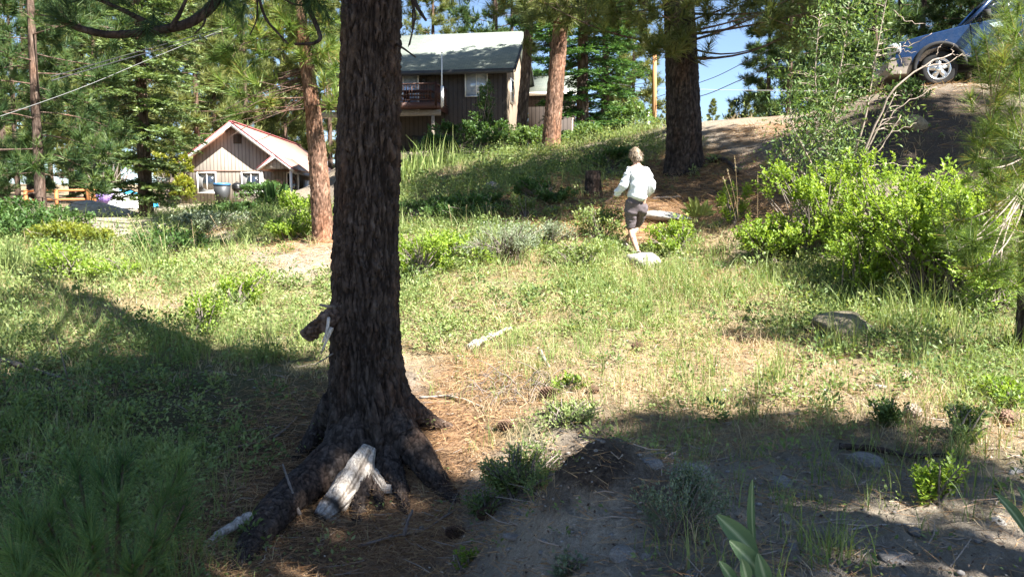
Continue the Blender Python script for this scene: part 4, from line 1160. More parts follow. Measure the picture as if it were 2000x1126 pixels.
def slab(mb, a, b_, c, d, th, tint=.5):
    """thick quad a-b-c-d, extruded down its normal"""
    a, b_, c, d = (np.asarray(v, float) for v in (a, b_, c, d))
    n = np.cross(b_ - a, d - a); n /= np.linalg.norm(n)
    V = np.array([a, b_, c, d, a - n * th, b_ - n * th, c - n * th, d - n * th])
    return mb.add(V, None, [(0, 1, 2, 3), (7, 6, 5, 4), (0, 4, 5, 1), (1, 5, 6, 2), (2, 6, 7, 3), (3, 7, 4, 0)], tint)
def prism(mb, poly, y0, y1, tint=.5):
    """polygon in x,z extruded along y"""
    n = len(poly); poly = np.asarray(poly, float)
    V = np.vstack([np.column_stack([poly[:, 0], np.full(n, y0), poly[:, 1]]), np.column_stack([poly[:, 0], np.full(n, y1), poly[:, 1]])])
    q = [(i, i + n, (i + 1) % n + n, (i + 1) % n) for i in range(n)]
    c0, c1 = len(V), len(V) + 1
    V = np.vstack([V, [[poly[:, 0].mean(), y0, poly[:, 1].mean()]], [[poly[:, 0].mean(), y1, poly[:, 1].mean()]]])
    tr = [(c0, i, (i + 1) % n) for i in range(n)] + [(c1, (i + 1) % n + n, i + n) for i in range(n)]
    return mb.add(V, tr, q, tint)
def window(parent, cx, y, cz, w, h, face=-1, mull=1, fr='white', bar=.07, gl='glass'):
    """window in a wall that faces -y: frame (with bars) holding a pane"""
    m = MB()
    for dx in (-1, 1): m.box((cx + dx * (w / 2 + bar / 2), y, cz), (bar, .10, h + 2 * bar))
    for dz in (-1, 1): m.box((cx, y, cz + dz * (h / 2 + bar / 2)), (w, .099, bar))
    for k in range(mull): m.box((cx - w / 2 + w * (k + 1) / (mull + 1), y + .01, cz), (bar * .55, .06, h - .002))
    f = part('window', m, M[fr], parent, local=True)
    p = MB(); p.box((cx, y + .025, cz), (w, .02, h)); part('pane', p, M[gl], f, local=True)
    return f

# ------------------------------------------------------------------ cabin with the red roof (gable towards the camera, ridge running straight back)
zr, ze, xr, hw = 5.86, 2.95, -16.9, 3.85
Y0, Y1 = 48.0, 63.5
zb = .5
cab = thing('cabin', 'tan wooden cabin with pale red metal roof and white trimmed gable', 'house', (xr, Y0, zb))
ox = np.array([xr, Y0, zb])
sl = (zr - ze) / hw
wall = MB()
wx = hw - .5
gy0 = .62
poly = [(-wx, -.2), (wx, -.2), (wx, zr - sl * wx - zb - .14), (0, zr - zb - .14), (-wx, zr - sl * wx - zb - .14)]
prism(wall, poly, gy0, Y1 - Y0 - .5)
part('wall', wall, M['siding_tan'], cab, local=True)
bt = MB(); bt.box((0, gy0 - .02, 2.45), (wx * 2, .045, .06)); part('belt_board', bt, M['brown'], cab, local=True)
rf = MB()
for sg in (-1, 1):
    a = (0, 0, zr - zb); b_ = (sg * hw, 0, ze - zb); c_ = (sg * hw, Y1 - Y0, ze - zb); d_ = (0, Y1 - Y0, zr - zb)
    if sg > 0: slab(rf, a, b_, c_, d_, .10)
    else: slab(rf, d_, c_, b_, a, .10)
roof = part('roof', rf, M['red_roof'], cab, local=True)
for sg in (-1, 1):
    m = MB(); n_ = np.array([sl, 0, 1]) / math.hypot(sl, 1)
    slab(m, (0, -.05, zr - zb + .03), (sg * (hw + .03), -.05, ze - zb + .03), (sg * (hw + .03), .10, ze - zb + .03), (0, .10, zr - zb + .03), .06 * (1 if sg > 0 else -1))
    part('rake_trim', m, M['red_trim'], roof, local=True)
    m = MB()
    V = [(0, -.03, zr - zb - .06), (sg * hw, -.03, ze - zb - .06), (sg * hw, -.03, ze - zb - .27), (0, -.03, zr - zb - .29)]
    slab(m, *[V[i] for i in (0, 1, 2, 3)], .05 * (-1 if sg > 0 else 1))
    part('fascia', m, M['white'], roof, local=True)
    m = MB(); m.box((sg * (hw + .02), (Y1 - Y0) / 2, ze - zb - .13), (.05, Y1 - Y0 - .02, .18)); part('eave_board', m, M['white'], roof, local=True)
m = MB(); m.box((0, (Y1 - Y0) / 2, zr - zb + .02), (.25, Y1 - Y0, .05)); part('ridge_cap', m, M['red_trim'], roof, local=True)
m = MB()
for k in range(6): m.box((.18, gy0 - .02, 4.18 + .075 * k), (.40, .05, .055))
m.box((.18, gy0 + .0, 4.37), (.5, .03, .56)); part('gable_vent', m, M['siding_dark'], cab, local=True)
window(cab, -1.75, gy0 - .04, 1.72, 1.05, 1.15)
window(cab, .95, gy0 - .04, 1.72, 1.05, 1.15)
# porch with its own small gable
pc, pz, ph = 3.25, 3.72 - zb, 1.05
porch = MB()
for sg in (-1, 1):
    a = (pc, -2.2, pz); b_ = (pc + sg * ph, -2.2, pz - .80); c_ = (pc + sg * ph, 1.6, pz - .80); d_ = (pc, 1.6, pz)
    if sg > 0: slab(porch, a, b_, c_, d_, .08)
    else: slab(porch, d_, c_, b_, a, .08)
pr = part('porch_roof', porch, M['red_roof'], cab, local=True)
for sg in (-1, 1):
    m = MB(); V = [(pc, -2.24, pz + .03), (pc + sg * ph, -2.24, pz - .77), (pc + sg * ph, -2.24, pz - .85), (pc, -2.24, pz - .06)]
    slab(m, *V, .05 * (-1 if sg > 0 else 1)); part('rake_trim', m, M['red_trim'], pr, local=True)
    m = MB(); V = [(pc, -2.225, pz - .06), (pc + sg * ph, -2.225, pz - .85), (pc + sg * ph, -2.225, pz - 1.0), (pc, -2.225, pz - .22)]
    slab(m, *V, .05 * (-1 if sg > 0 else 1)); part('fascia', m, M['white'], pr, local=True)
m = MB(); prism(m, [(pc - .8, pz - .82), (pc + .8, pz - .82), (pc, pz - .2)], -2.0, -1.95); part('porch_gable', m, M['siding_tan'], pr, local=True)
for dx in (-.85, .85):
    m = MB(); m.box((pc + dx, -1.95, (pz - .85) / 2 - .1), (.13, .13, pz - .80)); part('porch_post', m, M['white'], cab, local=True)
m = MB(); m.box((pc - .1, -1.2, 1.05), (.55, .05, 1.5), M=Euler((.1, .22, 0)).to_matrix()); part('leaning_board', m, M['brown'], cab, local=True)
m = MB(); m.box((wx + .3, 3.2, 1.0), (.1, 1.0, 2.0)); d = part('door', m, M['white'], cab, local=True)
m = MB(); m.box((wx + .36, 2.85, .95), (.05, .05, .14)); part('handle', m, M['dark_trim'], d, local=True)
window(cab, pc + .25, gy0 - .04, 1.55, .62, 1.5, mull=0)

# ------------------------------------------------------------------ dark two-storey house with the deck
hc = W(990, 300, 42.0); hc[2] = 3.0
TH = rad(9)
hs = thing('house', 'dark brown two-storey house with grey-green shingle roof and raised deck', 'house', hc, rotz=-TH)
z0 = hc[2]
eav, rdg, dep, wid = 8.02 - z0, 10.45 - z0, 7.2, 8.9
wl = MB()
# body: front wall in the plane y=0, x from -wid to 0
prism(wl, [(-wid, -.6), (-.02, -.6), (-.02, eav), (-wid, eav)], 0, .2)
wl2 = part('wall', wl, M['siding_dark'], hs, local=True)
ge = MB()
pts = np.array([(0, 0, -.6), (0, dep, -.6), (0, dep, eav), (0, dep / 2, rdg - .12), (0, 0, eav)], float)
V = np.vstack([pts, pts - [.2, 0, 0], [[0, dep / 2, 3]], [[-.2, dep / 2, 3]]])
ge.add(V, [(10, i, (i + 1) % 5) for i in range(5)] + [(11, (i + 1) % 5 + 5, i + 5) for i in range(5)], [(i, i + 5, (i + 1) % 5 + 5, (i + 1) % 5) for i in range(5)])
part('gable_wall', ge, M['siding_end'], hs, local=True)
bk = MB(); bk.box((-wid / 2, dep - .1, 2.2), (wid - .4, .2, 5.6)); bk.box((-wid + .1, dep / 2, 2.2), (.2, dep - .4, 5.6)); part('back_wall', bk, M['siding_dark'], hs, local=True)
r2 = MB(); ov, oe = .55, .45
ds = (rdg - eav) / (dep / 2)
slab(r2, (-wid - oe, -ov, eav - ds * ov + .1), (oe, -ov, eav - ds * ov + .1), (oe, dep / 2, rdg + .1), (-wid - oe, dep / 2, rdg + .1), .12)
slab(r2, (-wid - oe, dep / 2, rdg + .1), (oe, dep / 2, rdg + .1), (oe, dep + ov, eav - ds * ov + .1), (-wid - oe, dep + ov, eav - ds * ov + .1), .12)
rf2 = part('roof', r2, M['shingle'], hs, local=True)
m = MB(); m.box((-wid / 2, -ov - .03, eav - ds * ov - .02), (wid + 2 * oe, .06, .24)); part('gutter', m, M['dark_trim'], rf2, local=True)
for (ya, za, yb, zb2) in ((-ov, eav - ds * ov, dep / 2, rdg), (dep / 2, rdg, dep + ov, eav - ds * ov)):
    m = MB(); slab(m, (oe + .03, ya, za + .1), (oe + .03, yb, zb2 + .1), (oe + .03, yb, zb2 - .12), (oe + .03, ya, za - .12), .05); part('bargeboard', m, M['dark_trim'], rf2, local=True)
window(hs, -1.62, -.03, 4.05, 1.12, 1.15, mull=1, bar=.05, gl='glass_sky')
sd = window(hs, -5.6, -.03, 3.75, 1.6, 2.05, mull=1, gl='glass_sky')
m = MB(); m.box((-4.45, -.08, 4.35), (.14, .12, .18)); m.tube([(-4.45, -.10, 4.30), (-4.45, -.12, 4.18)], [.06, .09], 8); part('porch_lamp', m, M['dark_trim'], hs, local=True)
m = MB(); m.box((-4.75, -.02, .6), (.8, .06, 1.7)); part('lower_door', m, M['dark_trim'], hs, local=True)
# window in the sunlit end wall
m = MB(); m.box((.02, 1.5, 3.9), (.08, 1.0, 1.3)); f = part('window', m, M['white'], hs, local=True)
m = MB(); m.box((.055, 1.5, 3.9), (.04, .82, 1.1)); part('pane', m, M['glass'], f, local=True)
m = MB(); m.tube([(.05, 2.6, 1.6), (.35, 2.55, 1.7)], .03, 6); m.tube([(.33, 2.5, 1.70), (.38, 2.45, 1.72), (.42, 2.4, 1.73)], [.32, .24, .02], 14); part('satellite_dish', m, M['white'], hs, local=True)
# deck
dx0, dx1, dy, dz, rt_ = -9.2, -3.2, -2.4, 5.90 - z0 - .05, .92
m = MB()
for k in range(12): m.box((( dx0 + dx1) / 2, dy + .1 + .2 * k, dz), (dx1 - dx0, .185, .05))
m.box(((dx0 + dx1) / 2, dy - .03, dz - .15), (dx1 - dx0, .05, .32)); m.box((dx1 + .03, dy / 2, dz - .15), (.05, -dy, .32))
dk = part('deck', m, M['deck_wood'], hs, local=True)
m = MB(); m.box(((dx0 + dx1) / 2, dy + .35, dz - .48), (dx1 - dx0 + .3, .14, .28)); part('beam', m, M['post_wood'], dk, local=True)
for px_ in (dx1 - .25, dx1 - 2.35, dx1 - 4.6):
    m = MB(); m.box((px_, dy + .35, (dz - .62) / 2 - .35), (.15, .15, dz - .62 + .7)); part('post', m, M['post_wood'], dk, local=True)
for a_, b2 in (((dx0, dy), (dx1, dy)), ((dx1, dy), (dx1, -.1))):
    L_ = math.hypot(b2[0] - a_[0], b2[1] - a_[1]); ux, uy = (b2[0] - a_[0]) / L_, (b2[1] - a_[1]) / L_
    for zz, hh in ((rt_, .07), (.12, .05)):
        m = MB(); m.box(((a_[0] + b2[0]) / 2, (a_[1] + b2[1]) / 2, dz + zz), (max(.08, abs(ux) * L_), max(.08, abs(uy) * L_), hh)); part('rail', m, M['deck_wood'], dk, local=True)
    base_m = None
    for k in range(1, int(L_ / .14)):
        if base_m is None:
            mm = MB(); mm.box((0, 0, 0), (.035, .035, rt_ - .2)); base_m = mm.mesh('baluster')
        o = obj('baluster', base_m, M['deck_wood'], dk); o.location = (a_[0] + ux * .14 * k, a_[1] + uy * .14 * k, dz + .14 + (rt_ - .2) / 2 + .01)
    for k in range(int(L_ / 1.9) + 1):
        m = MB(); m.box((a_[0] + ux * 1.9 * k if a_[0] != dx0 else b2[0] - 1.9 * k, a_[1] + uy * 1.9 * k, dz + rt_ / 2 - .05), (.11, .11, rt_ + .25)); part('railing_post', m, M['deck_wood'], dk, local=True)
# addition behind the sunlit end
m = MB(); m.box((1.6, 7.6, 1.9), (2.6, 3.0, 5.0)); ad = part('annex', m, M['siding_dark'], hs, local=True)
m = MB(); slab(m, (.1, 5.9, 4.5), (3.2, 5.9, 4.5), (3.2, 9.0, 6.0), (.1, 9.0, 6.0), .12); ar = part('annex_roof', m, M['shingle'], ad, local=True)
m = MB(); m.box((1.7, 5.86, 4.42), (3.1, .06, .2)); part('fascia', m, M['white'], ad, local=True)
bpy.context.view_layer.update()
# thin white mast on the deck corner
pm = W(863, 210, 39.4)
m = MB(); m.tube([pm, W(863, 103, 39.4)], [.035, .025], 8); m.box(W(864, 188, 39.4), (.14, .14, .95)); m.tube([W(863,103,39.4), W(863,101.5,39.4)], [.05,.05], 8)
tag(obj('mast', m.mesh('mast'), M['white']), 'thin white mast rising from the deck corner of the dark house', 'mast')
# picnic table on the deck
tbl = thing('picnic_table', 'dark picnic table standing on the raised deck behind the balusters', 'table', hs.matrix_world @ Vector((-4.5, -1.1, dz + .03)), rotz=-TH)
m = MB()
for k in range(4): m.box((0, -.3 + .2 * k, .72), (1.6, .18, .05))
part('tabletop', m, M['deck_wood'], tbl, local=True)
for sg in (-1, 1):
    m = MB(); m.box((0, sg * .65, .42), (1.6, .25, .05)); part('bench', m, M['deck_wood'], tbl, local=True)
    m = MB(); m.box((sg * .6, 0, .40), (.07, 1.5, .09))
    for s2 in (-1, 1): m.box((sg * .6, s2 * .38, .36), (.06, .09, .84), M=Euler((s2 * .5, 0, 0)).to_matrix())
    part('leg', m, M['deck_wood'], tbl, local=True)

# ------------------------------------------------------------------ cabin yard: bin, barbecue, fence, storage
M['bin_grey'] = plain_mat('grey_bin_plastic', (.045, .048, .052), .5, .1, 6)
M['bin_blue'] = plain_mat('blue_lid_plastic', (.05, .16, .33), .45, .1, 6)
M['purple'] = plain_mat('purple_plastic', (.34, .22, .56), .5, .1, 6)
M['tarp'] = plain_mat('blue_tarp', (.03, .34, .62), .45, .15, 4)
M['pale_blue'] = plain_mat('pale_blue_plastic', (.42, .62, .66), .5, .1, 4)
M['cedar'] = plain_mat('orange_cedar', (.40, .16, .055), .7, .3, 14)
M['black_metal'] = plain_mat('black_enamel', (.012, .012, .013), .35, .2, 6)
bl = W(435, 396, 43.0); bl[2] = H1(bl[0], bl[1])
bn = thing('wheelie_bin', 'grey wheeled trash bin with blue lid against the cabin wall', 'trash bin', bl)
m = MB()
def taper_box(m, w0, d0, w1, d1, z0_, z1_, c=(0, 0)):
    V = [(sx * w / 2 + c[0], sy * d / 2 + c[1], z) for w, d, z in ((w0, d0, z0_), (w1, d1, z1_)) for sy in (-1, 1) for sx in (-1, 1)]
    m.add(V, None, [(0, 2, 3, 1), (4, 5, 7, 6), (0, 1, 5, 4), (2, 6, 7, 3), (0, 4, 6, 2), (1, 3, 7, 5)])
taper_box(m, .50, .52, .68, .74, .10, .98); part('body', m, M['bin_grey'], bn, local=True)
m = MB(); taper_box(m, .74, .80, .66, .6, 1.0, 1.12); m.box((0, .45, 1.02), (.5, .1, .06)); part('lid', m, M['bin_blue'], bn, local=True)
for sg in (-1, 1):
    m = MB(); m.tube([(sg * .24, .28, .12), (sg * .31, .28, .12)], .12, 14); part('wheel', m, M['black_metal'], bn, local=True)
gl = W(464, 392, 44.0); gl[2] = H1(gl[0], gl[1])
gq = thing('barbecue', 'black kettle barbecue on thin legs beside the grey bin', 'barbecue', gl)
m = MB()
zz = np.linspace(-.30, 0, 7); m.tube([(0, 0, .85 + z) for z in zz], [max(.05, .30 * math.sqrt(max(0, 1 - (z / .31) ** 2))) for z in zz], 18)
part('bowl', m, M['black_metal'], gq, local=True)
m = MB(); zz = np.linspace(0.005, .24, 7); m.tube([(0, 0, .86 + z) for z in zz], [max(.03, .305 * math.sqrt(max(0, 1 - (z / .25) ** 2))) for z in zz], 18); m.tube([(-.07, 0, 1.12), (0, 0, 1.16), (.07, 0, 1.12)], .015, 6)
part('lid', m, M['black_metal'], gq, local=True)
for k in range(3):
    a = k * 2.09 + .5; m = MB(); m.tube([(.18 * math.cos(a), .18 * math.sin(a), .68), (.34 * math.cos(a), .34 * math.sin(a), -.03)], .016, 6); part('leg', m, M['bin_grey'], gq, local=True)
m = MB(); m.box((.45, 0, .80), (.36, .4, .03)); part('side_shelf', m, M['bin_grey'], gq, local=True)
Yy = 38.0
fb = W(180, 397, Yy); fb[2] = H1(fb[0], fb[1])
fn = thing('fence', 'orange cedar rail fence with gate post left of the purple storage boxes', 'fence', fb)
pxm = Yy / F
for px_, hgt in ((174, 1.15), (186, 1.0), (110, .85), (50, .85)):
    m = MB(); p = W(px_, 380, Yy); m.box((p[0], Yy, fb[2] + hgt / 2 - .1), (.22 if px_ > 150 else .13, .14, hgt + .2)); part('post', m, M['cedar'], fn)
for zz in (.35, .78):
    m = MB(); p0, p1 = W(40, 380, Yy), W(186, 380, Yy); m.tube([(p0[0], Yy + .09, fb[2] + zz), (p1[0], Yy + .09, fb[2] + zz + .05)], .055, 8); part('rail', m, M['cedar'], fn)
m = MB()
for k in range(3): m.box((W(178, 380, Yy)[0] + .1 * k, Yy - .1, fb[2] + .45), (.085, .03, .8))
part('gate_board', m, M['cedar'], fn)
def crate(label, px0, px1, py0, py1, Y, mat, lid, cat='storage box'):
    a, b2 = W(px0, py1, Y), W(px1, py0, Y); w, h = b2[0] - a[0], b2[2] - a[2]
    t = thing('storage_box', label, cat, ((a[0] + b2[0]) / 2, Y, a[2]))
    m = MB(); taper_box(m, w * .9, .5, w, .56, 0, h * .86)
    for k in range(3): m.box((-w * .3 + w * .3 * k, -.27, h * .4), (.04, .04, h * .7))
    part('body', m, M[mat], t, local=True)
    m = MB(); taper_box(m, w * 1.06, .62, w * .98, .54, h * .87, h); part('lid', m, M[lid], t, local=True)
    return t
gz_ = H1(W(215, 390, 36.5)[0], 36.5)
crate('purple plastic storage box with white lid on the boulder yard', 193, 224, 373, 397, 36.5, 'purple', 'white')
crate('tan storage box standing beside the purple one', 226, 246, 378, 399, 36.6, 'post_wood', 'white')
crate('pale blue storage tub stacked on top of the purple one', 195, 232, 362, 373, 36.5, 'white', 'pale_blue')
# tarp draped over a heap
tp = W(262, 392, 36.0)
def heap(name, label, cat, c, rx, ry, h, mat, seed, pleat=.12):
    u = np.linspace(0, 1, 14); th = np.linspace(0, 2 * np.pi, 40, endpoint=False)
    U, T_ = np.meshgrid(u, th, indexing='ij')
    r = U ** .7 * (1 + pleat * np.sin(T_ * 7 + seed) * U + .1 * fbm(np.cos(T_) * 2 + seed, np.sin(T_) * 2, seed, 2))
    z = h * (1 - U ** 2.4) + .05 * fbm(U * 5, T_ * 2, seed, 3) * (U > 0)
    V = np.stack([c[0] + rx * r * np.cos(T_), c[1] + ry * r * np.sin(T_), c[2] - .05 + z], -1)
    k = 40; i, j = np.meshgrid(np.arange(13), np.arange(k), indexing='ij')
    q = np.stack([i * k + j, (i + 1) * k + j, (i + 1) * k + (j + 1) % k, i * k + (j + 1) % k], -1).reshape(-1, 4)
    mb = MB(); mb.add(V.reshape(-1, 3), None, q)
    return tag(obj(name, mb.mesh(name, smooth=True), M[mat]), label, cat)
heap('tarp', 'bright blue tarp heaped over things behind the boulder', 'tarp', W(243, 384, 37.2), .75, .5, .38, 'tarp', 3)
heap('tarp', 'white plastic sheet crumpled right of the boulder', 'sheet', W(250, 404, 35.0), .9, .5, .62, 'white', 8)
heap('tarp', 'small light blue sheet behind the fir trunk', 'sheet', W(283, 402, 35.6), .55, .4, .6, 'tarp', 5)
# wooden utility pole
pp = W(1277, 262, 33.0); pp[2] = H1(pp[0], pp[1])
pole = thing('utility_pole', 'orange-brown wooden utility pole with crossarm beside the thick dark pine', 'utility pole', pp)
M['pole'] = plain_mat('orange_pole_wood', (.36, .19, .08), .8, .25, 10, mapping=(1, 1, .1), bmp=.3)
zt = W(1277, 93, 33)[2]
m = MB(); m.tube([(pp[0], pp[1], pp[2] - .3), (pp[0], pp[1], (pp[2] + zt) / 2), (pp[0] - .02, pp[1], zt + .12)], [.10, .095, .085], 14); part('pole', m, M['pole'], pole, True)
m = MB(); m.box((pp[0] - .1, pp[1] - .14, zt), (1.6, .10, .13)); part('crossarm', m, M['pole'], pole)
for sg in (-1, 1):
    m = MB(); m.tube([(pp[0] - .1, pp[1] - .20, zt - .55), (pp[0] - .1 + sg * .5, pp[1] - .20, zt - .05)], .02, 6); part('brace', m, M['bin_grey'], pole)
for dx in (-.8, -.4, .35, .6):
    m = MB(); m.tube([(pp[0] - .1 + dx, pp[1] - .14, zt + .05), (pp[0] - .1 + dx, pp[1] - .14, zt + .16), (pp[0] - .1 + dx, pp[1] - .14, zt + .22)], [.03, .05, .02], 8); part('insulator', m, M['white'], pole)
M['wire'] = plain_mat('dark_cable', (.03, .03, .035), .5, .2, 3)
M['wire_pale'] = plain_mat('pale_cable', (.24, .24, .24), .4, .1, 3)
def wire(label, pts, r, mat, sag=.0):
    P = np.array([W(*p) for p in pts]); t = np.linspace(0, len(P) - 1, 24)
    Q = np.stack([np.interp(t, np.arange(len(P)), P[:, c]) for c in range(3)], -1)
    for _ in range(4): Q[1:-1] = (Q[:-2] + 2 * Q[1:-1] + Q[2:]) / 4
    m = MB(); m.tube(Q, r, 5)
    tag(obj('overhead_wire', m.mesh('overhead_wire'), M[mat]), label, 'wire', 'overhead wires')
wire('pale lowest wire crossing in front of the slender left pine', [(-60,243,14),(0,228,15),(160,172,18),(300,112,21.5),(480,40,26)], .006, 'wire_pale')
wire('dark upper wire of the pair passing the layered fir', [(100,150,17),(280,98,20),(440,54,23),(640,-2,28)], .010, 'wire')
wire('dark lower wire of the pair passing the layered fir', [(100,158,17.2),(280,105,20.2),(440,62,23.2),(640,8,28)], .012, 'wire')
wire('wire running from the utility pole towards the dark house', [(1277,175,33),(1180,160,35),(1090,150,38)], .012, 'wire_pale')
wire('wire from the utility pole across the sky gap to the road pines', [(1277,192,33),(1400,150,31),(1500,98,29)], .014, 'wire')
wire('second lower wire across the sky gap', [(1277,208,33),(1380,186,31),(1460,150,28),(1520,120,27)], .016, 'wire')
wire('thin level wire behind the thick dark pine', [(1277,172,33),(1420,176,34),(1660,178,36)], .010, 'wire_pale')
# ------------------------------------------------------------------ shrubs and other plants
def shrub_parts(loc, rx, ry, h, shoots, per, leaf, mat_leaf, seed, stems=None, up=.5, aspect=.55, shoot_len=.16, hollow=.45, tint=(.1, .95), zlow=.12, lumps=8, stem_r=.012, stem_mat='twig', parent=None, lean=(0, 0)):
    global rng
    keep = rng; rng = np.random.default_rng(seed)
    loc = np.asarray(loc, float)
    # a few overlapping lobes give the uneven outline
    lc = np.stack([(rng.random(lumps) - .5) * 1.35 * rx, (rng.random(lumps) - .5) * 1.35 * ry, (.22 + .58 * rng.random(lumps)) * h], -1)
    lr = .28 + .30 * rng.random(lumps)
    which = rng.integers(0, lumps, shoots)
    d = rand_dirs(shoots, -.45, 1)
    rr_ = hollow + (1 - hollow) * rng.random(shoots) ** .6
    tip = lc[which] + d * np.array([rx, ry, h * .6]) * (lr[which] * rr_)[:, None]
    tip[:, 2] = np.maximum(tip[:, 2], zlow * h * rng.random(shoots) + .02)
    tip[:, 0] += lean[0] * tip[:, 2]; tip[:, 1] += lean[1] * tip[:, 2]
    base = loc + np.stack([rng.normal(size=shoots) * .12 * rx, rng.normal(size=shoots) * .12 * ry, np.zeros(shoots)], -1)
    gz2 = H(base[:, 0], base[:, 1]) - .02; base[:, 2] = gz2
    T = loc + tip
    T[:, 2] = np.maximum(T[:, 2], H(T[:, 0], T[:, 1]) + .03)
    ax = (T - base); ax /= np.linalg.norm(ax, axis=1, keepdims=True) + 1e-9
    ax = ax * (1 - up) + UP * up + d * .35 + rng.normal(size=(shoots, 3)) * .12
    ax /= np.linalg.norm(ax, axis=1, keepdims=True)
    sb, fb2 = MB(), MB()
    ns = stems or max(6, shoots // 5)
    for i in rng.permutation(shoots)[:ns]:
        m_ = (base[i] + T[i]) / 2 + np.array([0, 0, .10 * h]) + rng.normal(size=3) * .06 * h
        sb.tube(bez(base[i], m_, T[i], 6), np.linspace(stem_r, stem_r * .3, 6), 4, .5, cap=False)
    idx = np.repeat(np.arange(shoots), per); k = len(idx)
    u = rng.random(k)
    r = rand_dirs(k); r -= ax[idx] * (r * ax[idx]).sum(1, keepdims=True); r /= np.linalg.norm(r, axis=1, keepdims=True) + 1e-9
    C = T[idx] - ax[idx] * (shoot_len * (1 - u))[:, None] + r * .006
    D = ax[idx] * (.35 + .5 * u[:, None]) + r * .8
    N = UP * .7 + ax[idx] * .5 + rng.normal(size=(k, 3)) * .4
    t0 = tint[0] + (tint[1] - tint[0]) * rng.random(shoots)
    fb2.leaves(C, D, N, leaf * (.7 + .6 * rng.random(k)), leaf * aspect, np.clip(.7 * t0[idx] + .3 * (tint[0] + (tint[1] - tint[0]) * rng.random(k)), 0, 1), .12)
    rng = keep
    return sb, fb2
def shrub(name, label, cat, px, py, rx, h, shoots, per, leaf, mat, seed, ry=None, Y=None, group=None, **kw):
    loc = G1(px, py) if Y is None else spot(px, Y)
    t = thing(name, label, cat, loc, group)
    sb, fb2 = shrub_parts(loc, rx, ry or rx * .8, h, shoots, per, leaf, mat, seed, **kw)
    part('stems', sb, M[kw.get('stem_mat', 'twig')], t)
    part('foliage', fb2, M[mat], t)
    return t
# bright shrubs on the right
MZ = 'manzanita'
shrub('shrub', 'bright green rounded shrub right of the dry path, next to the broad pale leaves', 'shrub', 1490, 512, .62, .85, 300, 18, .050, MZ, 101)
shrub('shrub', 'bright green shrub in front of the tall willow stems', 'shrub', 1600, 500, .85, 1.35, 525, 18, .050, MZ, 102)
shrub('shrub', 'tallest bright green shrub below the shaded bank, with a tall side spray', 'shrub', 1720, 540, .80, 1.75, 600, 18, .048, MZ, 103, lumps=11)
shrub('shrub', 'broad bright green shrub with bare dark twigs in its middle', 'shrub', 1810, 575, .75, 1.45, 575, 18, .046, MZ, 104, hollow=.6, lumps=11)
shrub('shrub', 'bright green shrub half hidden by the edge pine needles, with one orange tip', 'shrub', 1885, 590, .60, 1.60, 500, 18, .044, MZ, 105, lumps=10)
shrub('shrub', 'low bright green shrub at the foot of the edge pine', 'shrub', 1940, 600, .5, .75, 220, 13, .042, MZ, 106)
shrub('shrub', 'bright green shrub between broad bush and tallest bush, low and dense', 'shrub', 1680, 575, .55, .75, 260, 13, .044, MZ, 107)
shrub('shrub', 'small upright bright shrub beside the broad pale leaves', 'shrub', 1432, 440, .32, .75, 110, 12, .05, MZ, 108, up=.8)
shrub('shrub', 'leafy bright bush right of the walker growing over the pale slab', 'shrub', 1320, 492, .60, .55, 220, 12, .05, MZ, 109)
shrub('shrub', 'small bush of dusty leaves left of the walker knee', 'shrub', 1165, 470, .50, .60, 190, 12, .045, 'herb', 110)
shrub('shrub', 'dark-bottomed bush downhill left of the walker', 'shrub', 1130, 520, .55, .42, 170, 12, .045, 'herb', 111)
shrub('shrub', 'bright bush touching the big trunk on its sunny side', 'shrub', 825, 545, .55, .70, 240, 13, .046, MZ, 112)
shrub('shrub', 'second bright bush right of the big trunk, lower and wider', 'shrub', 885, 520, .55, .50, 200, 13, .046, MZ, 113)
shrub('sagebrush', 'pale silvery sagebrush on the sunny slope below the shade band', 'shrub', 990, 500, .95, .55, 420, 14, .034, 'sage', 114, aspect=.35, up=.7)
shrub('sagebrush', 'second silvery sagebrush nearer the walker', 'shrub', 1070, 480, .55, .45, 220, 13, .034, 'sage', 115, aspect=.35, up=.7)
# tall willow between shrubs and truck
wl_ = thing('willow_shrub', 'tall thin willow shrub with slender leaves and pale bare limbs before the truck', 'shrub', G1(1640, 400))
wlo = np.array(wl_.location)
sb, fb2 = MB(), MB()
keep = rng; rng = np.random.default_rng(130)
stems_w = [[(1640,400,12.6),(1625,330,12.5),(1600,240,12.4),(1590,150,12.3),(1600,40,12.2)], [(1650,400,12.6),(1660,320,12.4),(1690,240,12.3),(1705,140,12.3),(1725,30,12.2),(1735,-20,12.2)],
 [(1640,395,12.6),(1610,300,12.3),(1630,190,12.3),(1650,90,12.3),(1660,-20,12.3)], [(1635,400,12.6),(1590,330,12.3),(1565,280,12.2),(1545,240,12.2)], [(1632,395,12.6),(1570,340,12.4),(1530,300,12.4)],[(1645,395,12.5),(1680,320,12.2),(1720,240,12.1),(1750,180,12.1)]]
curv = []
for s_ in stems_w:
    pts = np.array([W(*p) for p in s_]); t = np.linspace(0, len(pts) - 1, 24)
    P = np.stack([np.interp(t, np.arange(len(pts)), pts[:, c]) for c in range(3)], -1)
    for _ in range(4): P[1:-1] = (P[:-2] + 2 * P[1:-1] + P[2:]) / 4
    sb.tube(P, np.linspace(.022, .006, len(P)), 6, .5); curv.append(P)
